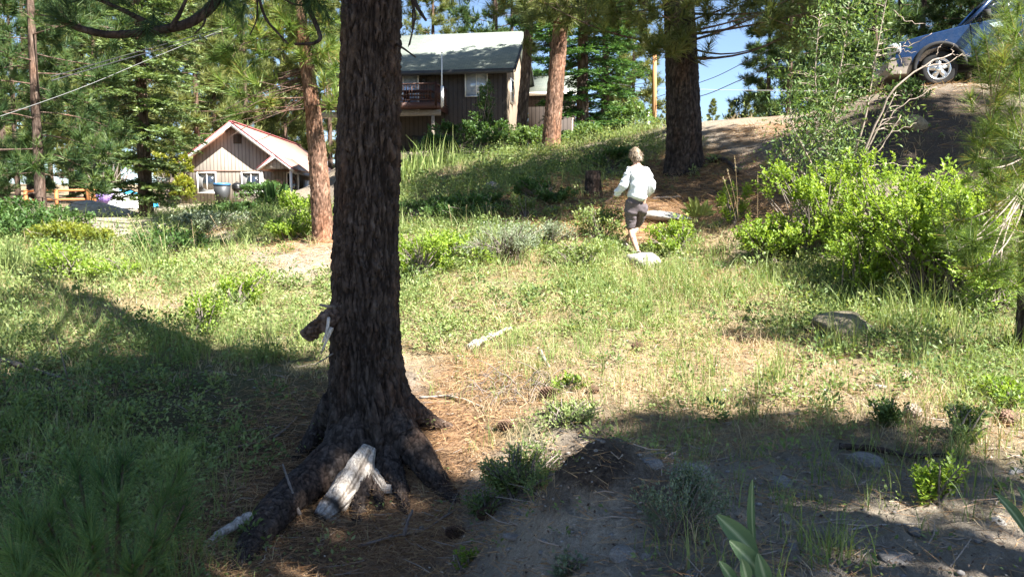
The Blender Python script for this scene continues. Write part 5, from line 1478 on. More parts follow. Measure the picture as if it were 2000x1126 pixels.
def willow_leaves(centers, n_leaf=26, L=.085, spread=.16):
    C0 = np.array([W(*c) for c in centers]); k = len(C0)
    pool = np.vstack(curv)
    for p in C0:
        o = pool[(np.linalg.norm(pool - p, axis=1) + .5 * np.maximum(0, pool[:, 2] - p[2] + .1)).argmin()]
        sb.tube(bez(o, (o + p) / 2 + UP * .04, p, 5), np.linspace(.007, .003, 5), 4, .5, cap=False)
    idx = np.repeat(np.arange(k), n_leaf)
    C = C0[idx] + rng.normal(size=(len(idx), 3)) * spread * [1, 1, .9]
    D = rng.normal(size=(len(idx), 3)) * .7 + UP * .5; N = rng.normal(size=(len(idx), 3)) + UP * .7
    fb2.leaves(C, D, N, L * (.7 + .6 * rng.random(len(idx))), L * .30, rng.random(len(idx)), .1)
willow_leaves(spray([(1600,170,75,75,12.1,12.7,80),(1600,290,80,65,12.1,12.7,74),(1690,80,60,80,12.1,12.6,34),(1620,50,50,50,12.1,12.5,18),(1570,250,40,60,12.1,12.5,16),(1730,200,40,60,12.1,12.5,14),(1660,20,70,40,12.1,12.5,20)]))
part('stems', sb, M['pale_twig'], wl_); part('foliage', fb2, M['willow'], wl_)
rng = keep
# bare pale dead limbs in front of the truck
db = thing('dead_shrub', 'bare forked pale limbs reaching across the front of the truck', 'shrub', G1(1675, 330))
m = MB()
for pl_, r0 in (([(1675,335,12.0),(1700,260,11.9),(1740,180,11.8),(1800,130,11.8),(1860,105,11.8)], .022), ([(1800,130,11.8),(1850,125,11.8),(1870,110,11.8),(1895,108,11.7)], .010), ([(1700,265,11.9),(1760,205,11.8),(1830,170,11.8)], .010), ([(1680,320,12),(1720,290,11.8),(1760,225,11.8)], .012), ([(1676,325,12),(1730,320,11.8),(1790,325,11.7)], .010), ([(1680,310,12),(1740,260,11.8),(1790,240,11.8)], .009),
 ([(1705,100,12),(1750,92,11.9),(1790,85,11.9),(1820,65,11.8)], .009), ([(1760,92,11.9),(1775,75,11.9),(1778,90,11.9)], .006), ([(1740,90,11.9),(1765,100,11.9),(1790,102,11.9)], .006), ([(1745,20,12),(1770,40,11.9),(1820,50,11.9)], .008), ([(1755,95,11.9),(1757,115,11.9),(1768,130,11.8)], .005), ([(1860,105,11.8),(1862,85,11.8)], .006), ([(1830,108,11.8),(1836,90,11.8),(1850,78,11.8)], .007), ([(1860,105,11.8),(1880,108,11.8),(1897,104,11.8)], .006)):
    pts = np.array([W(*p) for p in pl_]); t = np.linspace(0, len(pts) - 1, 14)
    P = np.stack([np.interp(t, np.arange(len(pts)), pts[:, c]) for c in range(3)], -1); P[1:-1] += rng.normal(size=(12, 3)) * .012
    m.tube(P, np.linspace(r0, r0 * .4, 14), 5, .6)
part('limbs', m, M['pale_twig'], db)['kind'] = 'stuff'
shrub('shrub', 'small green bush on the bank edge below the truck bumper', 'shrub', 1765, 195, .45, .42, 140, 12, .06, 'shrub_dark', 131)
# greenery round the dark house
SD = 'shrub_dark'
shrub('shrub', 'tall feathery green bush in front of the house window', 'shrub', 948, 300, .85, 3.3, 520, 10, .12, SD, 140, Y=37, up=.75, aspect=.35, stem_r=.03)
shrub('shrub', 'dense dark bush at the corner of the dark house', 'shrub', 975, 300, 1.0, 1.3, 400, 10, .11, SD, 141, Y=33)
shrub('shrub', 'rounded green bush under the deck corner', 'shrub', 895, 300, 1.1, 1.4, 400, 10, .11, SD, 142, Y=34)
shrub('shrub', 'low green bush under the deck posts', 'shrub', 850, 310, 1.0, 1.3, 300, 10, .11, SD, 143, Y=32)
shrub('shrub', 'light green bush at the foot of the tall grey-orange trunk', 'shrub', 1040, 300, .8, .9, 300, 13, .09, 'willow', 144, Y=26)
shrub('shrub', 'leafy bush between the grey-orange trunk and the stake', 'shrub', 1130, 285, .7, .8, 260, 13, .08, 'willow', 145, Y=25)
shrub('shrub', 'round pale green bush below the utility pole', 'shrub', 1215, 262, 1.15, 1.9, 420, 10, .11, 'willow', 146, Y=30)
shrub('shrub', 'yellow-green bush behind the thick dark pine', 'shrub', 1305, 250, .7, 1.1, 240, 13, .09, 'yellow_leaf', 147, Y=31)
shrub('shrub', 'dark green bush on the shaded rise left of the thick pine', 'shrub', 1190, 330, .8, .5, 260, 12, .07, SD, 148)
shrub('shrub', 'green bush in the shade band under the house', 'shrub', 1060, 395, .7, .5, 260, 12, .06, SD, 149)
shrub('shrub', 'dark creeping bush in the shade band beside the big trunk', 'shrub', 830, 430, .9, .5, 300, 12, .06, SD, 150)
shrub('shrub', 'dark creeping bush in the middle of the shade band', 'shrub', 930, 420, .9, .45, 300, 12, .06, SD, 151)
shrub('shrub', 'small bush catching sun at the end of the shade band', 'shrub', 1025, 425, .35, .40, 110, 12, .05, 'herb', 152)
# left side
shrub('shrub', 'dark leafy thicket below the slender left pine', 'shrub', 50, 470, 1.5, .8, 400, 12, .08, SD, 160)
shrub('shrub', 'sunny bush in front of the bare sandy strip on the left', 'shrub', 150, 485, 1.1, .55, 420, 14, .065, 'yellow_leaf', 161, tint=(.0, .6))
shrub('shrub', 'green bush left of the sandy strip', 'shrub', 100, 450, 1.3, .8, 380, 12, .08, SD, 162, Y=20)
shrub('shrub', 'small bright bush in the left meadow', 'shrub', 130, 545, .6, .6, 220, 13, .05, MZ, 163)
shrub('shrub', 'low bright bush beside the small one in the left meadow', 'shrub', 260, 545, .75, .35, 220, 13, .05, MZ, 164)
shrub('shrub', 'upright bright sprig in the sunny grass left of the big trunk', 'shrub', 465, 600, .35, .55, 110, 12, .045, MZ, 165, up=.75)
shrub('shrub', 'yellowish sprig left of the burl on the big trunk', 'shrub', 395, 650, .35, .60, 110, 12, .045, MZ, 166, up=.75)
shrub('shrub', 'low green bush beside the young pine foot', 'shrub', 570, 470, .6, .55, 220, 13, .055, MZ, 167)
shrub('shrub', 'bright bush right of the young pine trunk', 'shrub', 600, 425, .5, .75, 220, 13, .055, MZ, 168, Y=15.5)
shrub('shrub', 'dark bush before the cabin porch', 'shrub', 520, 405, 1.3, .85, 320, 11, .11, SD, 169, Y=33)
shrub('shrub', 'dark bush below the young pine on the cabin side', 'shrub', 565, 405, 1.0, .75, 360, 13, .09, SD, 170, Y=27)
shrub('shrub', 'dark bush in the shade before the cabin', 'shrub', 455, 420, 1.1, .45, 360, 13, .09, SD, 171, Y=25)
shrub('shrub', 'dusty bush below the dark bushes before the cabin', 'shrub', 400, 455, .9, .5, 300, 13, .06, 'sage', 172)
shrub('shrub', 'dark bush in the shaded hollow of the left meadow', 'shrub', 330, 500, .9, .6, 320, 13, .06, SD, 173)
shrub('shrub', 'yellow-green sapling against the left cabin wall', 'shrub', 345, 400, 1.0, 2.8, 520, 13, .13, 'yellow_leaf', 174, Y=40, up=.6, stem_r=.03, tint=(0, .8))
shrub('shrub', 'pale green leafy tree behind the orange fence', 'tree', 215, 390, 1.7, 4.2, 560, 11, .15, 'willow', 175, Y=42, stem_r=.05)
# foreground plants
shrub('herb_clump', 'fresh green feathery clump in the gully beside the dirt mound', 'plant', 1025, 955, .46, .34, 420, 16, .024, 'herb', 180, tint=(.15, .8))
shrub('herb_clump', 'green clump just above the dirt mound', 'plant', 1095, 830, .40, .22, 240, 14, .024, 'herb', 181, tint=(.2, .9))
shrub('herb_clump', 'low green clump at the lower end of the gully', 'plant', 950, 1000, .22, .16, 90, 14, .024, 'herb', 182, tint=(0, .6))
shrub('sagebrush', 'grey-green bushy plant in the shade beside the dirt mound', 'plant', 1320, 1045, .26, .36, 300, 16, .017, 'sage', 183, tint=(0, .55), aspect=.45, stem_r=.004, zlow=.35, stems=40)
shrub('herb_clump', 'leafy bright plant on the dry bank beside the big rock', 'plant', 1820, 985, .14, .30, 80, 14, .030, MZ, 184, up=.75)
shrub('herb_clump', 'dark leafy plant left of the big pine cone', 'plant', 1740, 830, .17, .22, 60, 13, .036, 'herb', 185, tint=(0, .5))
shrub('herb_clump', 'upright leafy plant right of the big pine cone', 'plant', 1880, 860, .20, .26, 80, 13, .034, 'herb', 186, tint=(0, .55))
shrub('herb_clump', 'bright leafy plant at the foot of the green slope', 'plant', 1960, 790, .28, .24, 110, 13, .034, MZ, 187)
shrub('herb_clump', 'small green sprig at the lower edge of the needle bed', 'plant', 910, 1110, .10, .16, 40, 12, .026, MZ, 188, tint=(0, .5))
shrub('herb_clump', 'small grey rosette plant on the mound foot', 'plant', 1120, 1115, .12, .10, 46, 10, .028, 'sage', 189, tint=(0, .4))
shrub('herb_clump', 'sprig with oak-like leaves at the dead twig pile', 'plant', 1110, 760, .18, .16, 46, 11, .04, MZ, 190)
shrub('dead_shrub', 'tangle of bare dead twigs on the sunny bank right of the big trunk', 'shrub', 950, 770, .34, .30, 160, 0, .02, MZ, 191, stems=150, stem_r=.006, stem_mat='pale_twig') if False else None
tw = thing('dead_shrub', 'tangle of bare dead twigs on the sunny bank right of the big trunk', 'shrub', G1(960, 770))
m = MB()
for i_ in range(80):
    b_ = G1(930 + 150 * rng.random(), 735 + 60 * rng.random())
    d = rand_dirs(1, -.2, .8)[0]; L_ = .08 + .20 * rng.random()
    m.tube(bez(b_ + UP * .02, b_ + d * L_ * .5 + UP * .08, b_ + d * L_ + rng.normal(size=3) * .05, 6), np.linspace(.005, .002, 6), 4, .5, cap=False)
part('twigs', m, M['twig'], tw)['kind'] = 'stuff'

# big leaved plants
def broad_leaf(mb, base, tip, width, normal, curl=.12, n=12, tint=.5, arch=0.0):
    base, tip = np.asarray(base, float), np.asarray(tip, float)
    ax = tip - base; L_ = np.linalg.norm(ax); ax /= L_
    normal = np.asarray(normal, float); sd = np.cross(ax, normal); sd /= np.linalg.norm(sd); nn = np.cross(sd, ax)
    t = np.linspace(0, 1, n)
    w = width * np.sin(np.pi * np.clip(t * .92 + .05, 0, 1)) ** .75
    ctr = base + ax * (t * L_)[:, None] + nn * (arch * L_ * np.sin(np.pi * t))[:, None]
    us = np.linspace(-1, 1, 7)
    V = ctr[:, None, :] + sd * (us[None, :, None] * w[:, None, None] / 2) + nn * ((us ** 2)[None, :, None] * w[:, None, None] * curl + (.012 * width * np.sin(t * 60))[:, None, None])
    tn = np.where(np.abs(us) < .05, .9, .12 + .2 * np.abs(us))[None, :] * np.ones((n, 1)) * 1.0
    i, j = np.meshgrid(np.arange(n - 1), np.arange(6), indexing='ij')
    q = np.stack([i * 7 + j, i * 7 + j + 1, (i + 1) * 7 + j + 1, (i + 1) * 7 + j], -1).reshape(-1, 4)
    mb.add(V.reshape(-1, 3), None, q, np.clip(tn * (.6 + tint * .8), 0, 1).ravel())
mu = thing('mullein', 'large woolly grey-green mullein leaves standing in the foreground', 'plant', G1(1470, 1120))
b0 = np.array(mu.location)
for (bx, by), (tx, ty), w_, nrm, Yb, Yt, ar in [((1478,1085),(1400,1005),.085,(.2,-1,.25),3.05,3.0,.05), ((1475,1085),(1470,935),.045,(-.9,-.5,.1),3.1,3.12,.03), ((1490,1125),(1425,1055),.075,(.3,-1,.3),2.95,2.9,.06), ((1440,1150),(1405,1095),.05,(.5,-1,.2),2.9,2.88,.04), ((1500,1150),(1480,1080),.06,(-.2,-1,.2),2.9,2.9,.05), ((1460,1140),(1448,1090),.05,(.2,-1,.3),2.88,2.86,.03)]:
    m = MB(); broad_leaf(m, W(bx, by, Yb), W(tx, ty, Yt), w_, nrm, .16, 22, .5, ar); part('leaf', m, M['mullein'], mu, True)
mu = thing('mullein', 'pair of upright mullein leaves at the lower right edge', 'plant', G1(2000, 1090))
for (bx, by), (tx, ty), w_, nrm in [((2010,1050),(1944,962),.055,(.4,-1,.3)), ((2030,1040),(1988,950),.05,(.2,-1,.2)), ((2020,1060),(2050,960),.05,(-.2,-1,.2))]:
    m = MB(); broad_leaf(m, W(bx, by, 3.3), W(tx, ty, 3.25), w_, nrm, .16, 20, .5, .05); part('leaf', m, M['mullein'], mu, True)
M['lily'] = leaf_mat('lily_leaf', [(0, (.20, .26, .06)), (.5, (.34, .40, .12)), (1, (.50, .54, .24))], .35)
cl = thing('corn_lily', 'rosette of broad pale yellow-green leaves behind the pale slab', 'plant', G1(1365, 420))
for i_, (tx, ty, w_) in enumerate([(1345,385,.11),(1358,383,.10),(1335,395,.10),(1382,390,.11),(1392,400,.10),(1373,398,.09),(1328,408,.09),(1400,412,.09)]):
    p = W(1365 + (tx - 1365) * .25, 424, 14.0); m = MB(); broad_leaf(m, p, W(tx, ty, 13.9), w_ * 1.1, ((1365 - tx) * .01, -1, .3), .2, 10, .5, .05); part('leaf', m, M['lily'], cl, True)
cl = thing('corn_lily', 'dark broad-leaved clump before the cabin porch post', 'plant', spot(540, 31))
b0 = np.array(cl.location)
for i_ in range(14):
    a = rng.random() * 6.28; m = MB(); broad_leaf(m, b0 + np.array([math.cos(a), math.sin(a), 0]) * .1, b0 + np.array([math.cos(a) * .5, math.sin(a) * .5, .75 + .3 * rng.random()]), .22, (math.cos(a), math.sin(a) - .8, .5), .15, 8, .1, .05); part('leaf', m, M['shrub_dark'], cl, True)
# sword-leaved clump by the house
def blade_clump(name, label, cat, loc, r, h, n, wd, mat, lean=.35):
    t = thing(name, label, cat, loc); loc = np.asarray(loc, float)
    x = loc[0] + rng.normal(size=n) * r; y = loc[1] + rng.normal(size=n) * r * .7
    mb = blade_mesh(x, y, H(x, y) - .02, h * (.6 + .6 * rng.random(n)), np.full(n, wd), lean * rng.random(n) * 1.4, rng.random(n), 4)
    part('blades', mb, M[mat], t)['kind'] = 'stuff'
blade_clump('iris_clump', 'tall sword-like green leaves between the big trunk and the deck posts', 'plant', spot(815, 24), .42, 1.15, 150, .045, 'grass')
blade_clump('iris_clump', 'smaller sword-leaved clump right of the tall one', 'plant', spot(868, 26), .4, .75, 90, .04, 'grass')
for lab, px_, py_, h_, n_ in (('tall grass clump left of the burl on the big trunk', 520, 700, .55, 90), ('tall grass clump in the left meadow below the sandy strip', 300, 540, .9, 60), ('tall grass clump at the left margin above the meadow', 25, 540, .8, 70), ('tall grass clump on the dry bank below the mossy boulder', 1520, 740, .40, 60), ('tall grass clump beside the mossy boulder', 1640, 690, .42, 80), ('tall grass clump between mossy boulder and right shrubs', 1740, 640, .5, 80), ('thin grass clump in the middle of the dry bank', 1390, 800, .35, 50), ('thin grass clump between the foreground rocks', 1590, 1075, .22, 40), ('green grass tuft left of the leafy bright plant', 1650, 1090, .26, 46), ('grass tuft at the right end of the dry bank', 1870, 900, .30, 44), ('thin grass clump right of the leafy bright plant', 1860, 960, .28, 34), ('grass clump in front of the right shrubs', 1800, 640, .55, 80), ('grass clump below the small boulder of the walker', 1300, 560, .42, 60)):
    blade_clump('grass_clump', lab, 'grass', G1(px_, py_), .10 if py_ > 650 else .16, h_, n_, .007 if py_ > 600 else .012, 'grass', .5)
# single tall stalks
def stalk(label, pts, r=.003):
    P = np.array([W(*p) for p in pts]); m = MB(); m.tube(bez(P[0], P[1], P[2], 8), np.linspace(r, r * .5, 8), 4, .5)
    hd = MB(); n = 30; u = rng.random(n); C = P[2] + (P[1] - P[2]) * (u * .3)[:, None]
    m.needles(C, rand_dirs(n, .3, 1), .03, .004, .9)
    tag(obj('grass_stalk', m.mesh('grass_stalk'), M['dry_grass']), label, 'grass stalk', 'tall dry grass stalks')
for k_, pl_ in enumerate([[(1440,520,12),(1444,400,12),(1435,306,12)], [(1452,520,12),(1448,420,12),(1420,330,12)], [(1478,500,12),(1480,420,12),(1480,340,12)], [(1450,480,12),(1432,400,12),(1412,345,12)]]): stalk('tall dry grass stalk rising before the shaded bank right of the thick pine', pl_)
for k_, pl_ in enumerate([[(885,450,14),(880,420,14),(876,400,14)],[(912,445,14),(910,425,14),(911,400,14)],[(955,440,14),(952,415,14),(949,395,14)],[(962,440,14),(960,420,14),(958,402,14)],[(1098,445,13.5),(1096,420,13.5),(1096,398,13.5)],[(1003,440,14),(1003,425,14),(1003,410,14)]]): stalk('short pale grass stalk standing before the dark shade band', pl_, .005)
for k_, pl_ in enumerate([[(285,500,14),(270,450,14),(250,418,14)],[(300,500,14),(282,460,14),(272,430,14)],[(380,480,14),(376,450,14),(374,430,14)],[(440,480,14),(425,440,14),(410,420,14)],[(50,470,14),(40,430,14),(60,455,14)],[(330,540,13),(320,500,13),(312,460,13)]]): stalk('long grass stalk leaning over the left meadow', pl_, .005)
# ------------------------------------------------------------------ rocks
def rock_mesh(seed, sub=3, flat=.7, edge=.35):
    b = bmesh.new(); bmesh.ops.create_icosphere(b, subdivisions=sub, radius=1.0)
    V = np.array([v.co[:] for v in b.verts]); Fc = np.array([[v.index for v in f.verts] for f in b.faces]); b.free()
    r = np.random.default_rng(seed)
    for _ in range(9):                                    # chop flat facets
        n = r.normal(size=3); n /= np.linalg.norm(n); d = .62 + .3 * r.random()
        over = np.maximum(0, V @ n - d); V = V - n * (over * (.75 + .2 * edge))[:, None]
    s_ = seed * 3.7
    V = V * (1 + .10 * fbm(V[:, 0] * 2 + s_, V[:, 1] * 2 + V[:, 2], seed, 3) + .05 * fbm(V[:, 0] * 7, V[:, 2] * 7 + s_, seed + 3, 3))[:, None]
    V[:, 2] *= flat
    mb = MB(); mb.add(V, Fc, None, .5)
    return mb
def rock(label, px, py, w, seed, mat='rock', flat=.6, deep=.75, rz=0.0, sink=.35, Y=None, cat='rock', name='rock', sub=3):
    p = G1(px, py) if Y is None else spot(px, Y)
    o = obj(name, rock_mesh(seed, sub, flat).mesh(name, smooth=True), M[mat])
    o.scale = (w / 2, w / 2 * deep, w / 2); o.rotation_euler = (0, .1, rz)
    o.location = (p[0], p[1], p[2] + w / 2 * flat * (1 - 2 * sink) * .6)
    return tag(o, label, cat)
M['rock_brown'] = rock_mat('mossy_granite', (.11, .09, .06), (.20, .17, .115), (.30, .265, .19))
rock('pale rounded boulder at the walker feet', 1256, 520, .58, 201, 'rock_pale', .72, .8, .2, .25, name='boulder', cat='boulder', sub=4)
rock('flat pale slab lying right of the walker', 1298, 430, 1.0, 202, 'rock_pale', .20, .6, .05, .0, name='flat_rock', cat='rock', sub=4)
rock('low mossy boulder sunk in the grass of the right slope', 1645, 648, .62, 203, 'rock_brown', .55, .8, .1, .28, name='boulder', cat='boulder', sub=4)
rock('large bluish boulder below the purple storage box', 205, 428, 2.5, 204, 'rock_pale', .42, .6, .1, .52, Y=30, name='boulder', cat='boulder', sub=4)
rock('grey boulder half buried in the shaded bank', 1785, 250, .58, 205, 'rock_brown', .7, .7, .4, .3, name='boulder', cat='boulder')
rock('grey stone in the shade band below the deck', 965, 370, .45, 206, 'rock', .7, .8, .3, .3)
rock('white stone at the edge of the shade band', 1040, 352, .22, 207, 'rock_pale', .8, .8, .3, .2)
RK = [('angular bluish rock at the foot of the dirt mound', 1219, 1088, .135, 'rock', .75, .8, .2), ('small rounded stone right of the angular bluish rock', 1262, 1090, .055, 'rock', .9, .8, .3),
 ('grey rock on the shoulder behind the mound', 1272, 908, .13, 'rock', .55, .8, .1), ('pale stone on the shoulder behind the mound', 1315, 888, .07, 'rock_pale', .6, .8, .9),
 ('mottled rock with fallen leaves on the shaded bank', 1692, 905, .24, 'rock', .5, .7, -.3), ('sharp grey wedge rock on the shaded bank', 1525, 950, .17, 'rock', .7, .8, .5), ('small pale stone beside the wedge rock', 1510, 975, .06, 'rock_pale', .7, .8, .2), ('flat pale stone right of the wedge rock', 1568, 970, .09, 'rock', .5, .8, .1),
 ('reddish stone in the foreground grass', 1545, 1075, .08, 'rock', .8, .8, .8), ('flat slab rock half buried in the lower right', 1755, 1095, .20, 'rock', .35, .7, .0), ('pale stone at the right end of the shaded bank', 1985, 925, .11, 'rock_pale', .6, .8, .3), ('pale stone above the mullein pair', 1945, 1020, .10, 'rock_pale', .5, .8, .3),
 ('flat bluish stone below the mullein', 1360, 1122, .09, 'rock', .4, .8, .2), ('stone on the sunny dry bank', 1415, 765, .08, 'rock_pale', .7, .8, .2), ('stone on the dry bank right of the other', 1545, 760, .07, 'rock_pale', .6, .8, .5), ('pale stone beside the pine cone', 1720, 757, .13, 'rock_pale', .4, .7, .4),
 ('grey rock among needles in the gully', 1015, 1010, .10, 'rock', .6, .8, .5), ('stone in the gully below the feathery clump', 940, 1050, .07, 'rock', .6, .8, .5), ('buried grey slab on top of the bank behind the bushy plant', 1345, 925, .34, 'rock', .30, .7, .1), ('small white chip on the mound', 1130, 1045, .03, 'rock_pale', .6, .8, .1), ('grey lump on the mound', 1060, 1080, .05, 'rock', .6, .8, .4), ('stone at the left foot of the mound', 1000, 1050, .10, 'rock', .5, .8, .1), ('half hidden stone below the reddish stone', 1610, 1120, .07, 'rock', .5, .8, .6), ('grey chip on the open shaded bank', 1470, 1015, .05, 'rock', .5, .8, .2), ('grey stone on the open shaded bank left of the slab rock', 1665, 1060, .07, 'rock', .5, .8, .2), ('dark stone below the leafy bright plant', 1790, 1040, .09, 'rock', .5, .8, .7), ('small stone among the roots', 825, 1030, .05, 'rock', .5, .8, .7)]
for k_, (lab, px_, py_, w_, mt, fl_, dp_, rz_) in enumerate(RK): rock(lab, px_, py_, w_, 230 + k_, mt, fl_, dp_, rz_)

# ------------------------------------------------------------------ pine cones
M['cone'] = plain_mat('pine_cone_scales', (.12, .07, .045), .75, .35, 40)
M['cone_pale'] = plain_mat('bleached_cone_scales', (.27, .21, .16), .75, .35, 60)
def cone_mesh(L=.12, R=.042, n=110):
    mb = MB()
    k = np.arange(n); t = (k + .5) / n; a = k * 2.39996
    r = R * np.sin(np.pi * np.clip(.12 + .80 * t, 0, 1)) ** .8
    for ti, ai, ri in zip(t, a, r):
        d = np.array([math.cos(ai), math.sin(ai), 0]); c = np.array([0, 0, L * ti])
        sd = np.array([-d[1], d[0], 0]); w = .011
        tip = c + d * ri + UP * (.010 * (ti - .2)); b0_ = c + d * ri * .25
        mb.add([b0_ - sd * w * .4, b0_ + sd * w * .4, tip + sd * w * .75, tip - sd * w * .75, tip + UP * .006 + d * .004, b0_ + UP * .007], [(2, 4, 3), (0, 5, 1), (3, 4, 5), (4, 2, 5), (3, 5, 0), (2, 1, 5)], [(0, 1, 2, 3)], .5)
    mb.tube([(0, 0, 0), (0, 0, L * .9)], [.012, .006], 6, .2)
    return mb.mesh('pine_cone')
CM = cone_mesh(); CM2 = cone_mesh()
CM.materials.append(M['cone']); CM2.materials.append(M['cone_pale'])
for k_, (lab, px_, py_, me, sc_) in enumerate([('pale weathered pine cone lying on the grassy bank above the larger one', 1772, 750, CM2, 1.15), ('large pale pine cone lying in the dry grass between two leafy plants', 1797, 818, CM2, 1.35), ('brown pine cone beside the dead twigs', 1065, 778, CM, 1.2), ('brown pine cone below the dead twig tangle', 985, 838, CM, 1.2), ('dark pine cone in the needles above the dirt mound flank', 945, 1015, CM, 1.1), ('dark pine cone in the needle bed below the roots', 884, 1050, CM, 1.1), ('dark spiky pine cone at the right edge of the bank', 1985, 835, CM, 1.5), ('brown pine cone between herbs on the sunny bank', 1245, 685, CM, 1.1), ('small brown cone right of the dead twigs', 1160, 770, CM, .8)]):
    o = obj('pine_cone', me, None); p = G1(px_, py_); o.location = (p[0] - .05, p[1], p[2] + .045); o.scale = (sc_,) * 3
    o.rotation_euler = (rad(80 + 20 * rng.random()), rad(10 * rng.normal()), rad(60 + 100 * rng.random())); tag(o, lab, 'pine cone')

# ------------------------------------------------------------------ logs, sticks, stumps
def stick(name, label, cat, pts, r0, r1, mat='dead_wood', ground_=True, k=8, forks=0, lift=.01):
    if ground_: P = np.array([G1(a, b_) + UP * (r0 + lift) for a, b_ in pts])
    else: P = np.array([W(*p) for p in pts])
    t = np.linspace(0, len(P) - 1, 6 * len(P)); Q = np.stack([np.interp(t, np.arange(len(P)), P[:, c]) for c in range(3)], -1)
    Q[1:-1] += rng.normal(size=(len(Q) - 2, 3)) * r0 * .18
    for _ in range(2): Q[1:-1] = (Q[:-2] + 2 * Q[1:-1] + Q[2:]) / 4
    mb = MB(); mb.tube(Q, np.linspace(r0, r1, len(Q)) * (1 + .12 * rng.normal(size=len(Q))), k, .5, True, .12)
    for _ in range(forks):
        i = rng.integers(len(Q) // 4, len(Q) - 2); d = (Q[i + 1] - Q[i]) / np.linalg.norm(Q[i + 1] - Q[i]) + rng.normal(size=3) * .6 + UP * .2
        L_ = np.linalg.norm(Q[-1] - Q[0]) * (.15 + .2 * rng.random()); mb.tube(bez(Q[i], Q[i] + d * L_ * .5, Q[i] + d * L_ - UP * .02, 6), np.linspace(r1 * .8, r1 * .3, 6), 5, .5)
    return tag(obj(name, mb.mesh(name, smooth=True), M[mat]), label, cat)
stick('bleached_log', 'bleached grey branch lying across the shaded root on the left', 'log', [(490,1005,5.1),(450,1030,4.98),(420,1048,4.9),(388,1066,4.8)], .034, .016, 'dead_wood', False)
stick('bleached_log', 'pale weathered log in the sunny herbs right of the big trunk', 'log', [(915,688),(940,676),(965,664),(998,650)], .040, .022)
stick('bleached_log', 'short pale log crossing under the weathered one', 'log', [(928,684),(945,668),(958,655)], .03, .02)
stick('dead_branch', 'long dark branch in the shade of the left slope', 'branch', [(-10,705),(50,722),(100,738),(145,752)], .025, .010, 'twig', forks=3)
stick('dead_branch', 'grey stick standing at a slant in the sunny herbs', 'branch', [(1055,690),(1062,705),(1072,722)], .018, .014)
stick('dead_branch', 'curved twig across the needle bed below the roots', 'branch', [(700,1072),(760,1055),(830,1040),(890,1000)], .012, .006, 'twig', forks=3)
stick('dead_branch', 'forked twig standing up from the needle bed', 'branch', [(790,1045,5.0),(795,1020,5.0),(806,995,5.02)], .012, .008, 'twig', False, forks=1)
stick('dead_branch', 'dead branch leaning on the left root', 'branch', [(586,1005,5.45),(570,960,5.5),(552,905,5.6)], .014, .007, 'twig', False)
stick('dead_branch', 'pale crooked rootlet hanging below the left root', 'branch', [(480,1055,4.95),(474,1075,4.9),(464,1090,4.85),(462,1126,4.8)], .010, .008, 'dead_wood', False)
stick('dead_branch', 'short pale rootlet beside the crooked one', 'branch', [(505,1052,4.95),(516,1060,4.9),(520,1076,4.9)], .009, .007, 'dead_wood', False)
stick('dead_branch', 'pale limb lying along the bank between trunk and dead twigs', 'branch', [(820,780),(870,777),(910,785),(945,800)], .012, .006, 'dead_wood', forks=2)
stick('dead_branch', 'thin dark twig arching over the dirt mound', 'branch', [(1130,852,4.9),(1170,856,4.7),(1205,880,4.5),(1215,900,4.4)], .006, .004, 'twig', False)
stick('dead_branch', 'pale stick on the needles left of the big trunk', 'branch', [(420,900),(450,880),(500,868),(540,850)], .010, .005, 'twig', forks=2)
stick('dead_branch', 'dead stick below the big trunk on its left', 'branch', [(535,860),(560,840),(580,818)], .012, .006, 'twig')
stick('dead_branch', 'pale thin stick on the shaded bank above the slab rock', 'branch', [(1650,1040),(1720,1030),(1800,1028)], .006, .003, 'dead_wood')
stick('dead_branch', 'dark log half buried behind the mottled rock', 'log', [(1640,880),(1700,885),(1780,900),(1850,898)], .022, .012, 'bark')
stick('dead_branch', 'thin pale branches lying before the cabin bushes', 'branch', [(360,420,20),(385,440,19.5),(400,458,19)], .018, .008, 'pale_twig', False, forks=4)
stick('dead_branch', 'long grey branch lying above the left meadow', 'branch', [(120,497),(160,492),(210,488)], .02, .01, 'dead_wood', forks=4)
stick('dead_branch', 'thick dark root running right from the thick dark pine', 'root', [(1365,330),(1400,318),(1420,322),(1440,345)], .07, .04, 'bark')
stick('dead_branch', 'thin pole lying on the shaded litter beside the walker', 'branch', [(1275,392),(1300,390),(1330,388)], .03, .02, 'pale_twig')
sp = G1(1158, 382)
stp = thing('tree_stump', 'charred dark stump on the litter left of the walker', 'stump', sp)
part('stump', trunk_mb([sp - UP * .1, sp + UP * .25, sp + UP * .48], [.19, .16, .15], 30, 30, (.05, .2), .015, 9), M['bark'], stp, True)
m = MB(); m.tube([sp + UP * .44, sp + UP * .475, sp + UP * .48], [.148, .145, .01], 22, .3); part('cut_top', m, M['bark'], stp)
sk = W(1116, 268, 27); sg_ = H1(sk[0], sk[1])
m = MB(); m.tube([(sk[0], sk[1], sg_ - .2), (sk[0] + .03, sk[1], W(1116, 232, 27)[2])], [.035, .03], 6)
m.box((sk[0] + .03, sk[1], W(1116, 232, 27)[2]), (.09, .05, .05)); tag(obj('stake', m.mesh('stake'), M['pale_twig']), 'thin pale stake standing right of the grey-orange trunk', 'stake')
m = MB(); m.tube([W(1266, 258, 31), W(1266, 222, 31)], [.05, .045], 6); m.box(W(1266, 221, 31), (.11, .11, .05)); tag(obj('stake', m.mesh('stake'), M['white']), 'short white marker post left of the utility pole', 'stake')
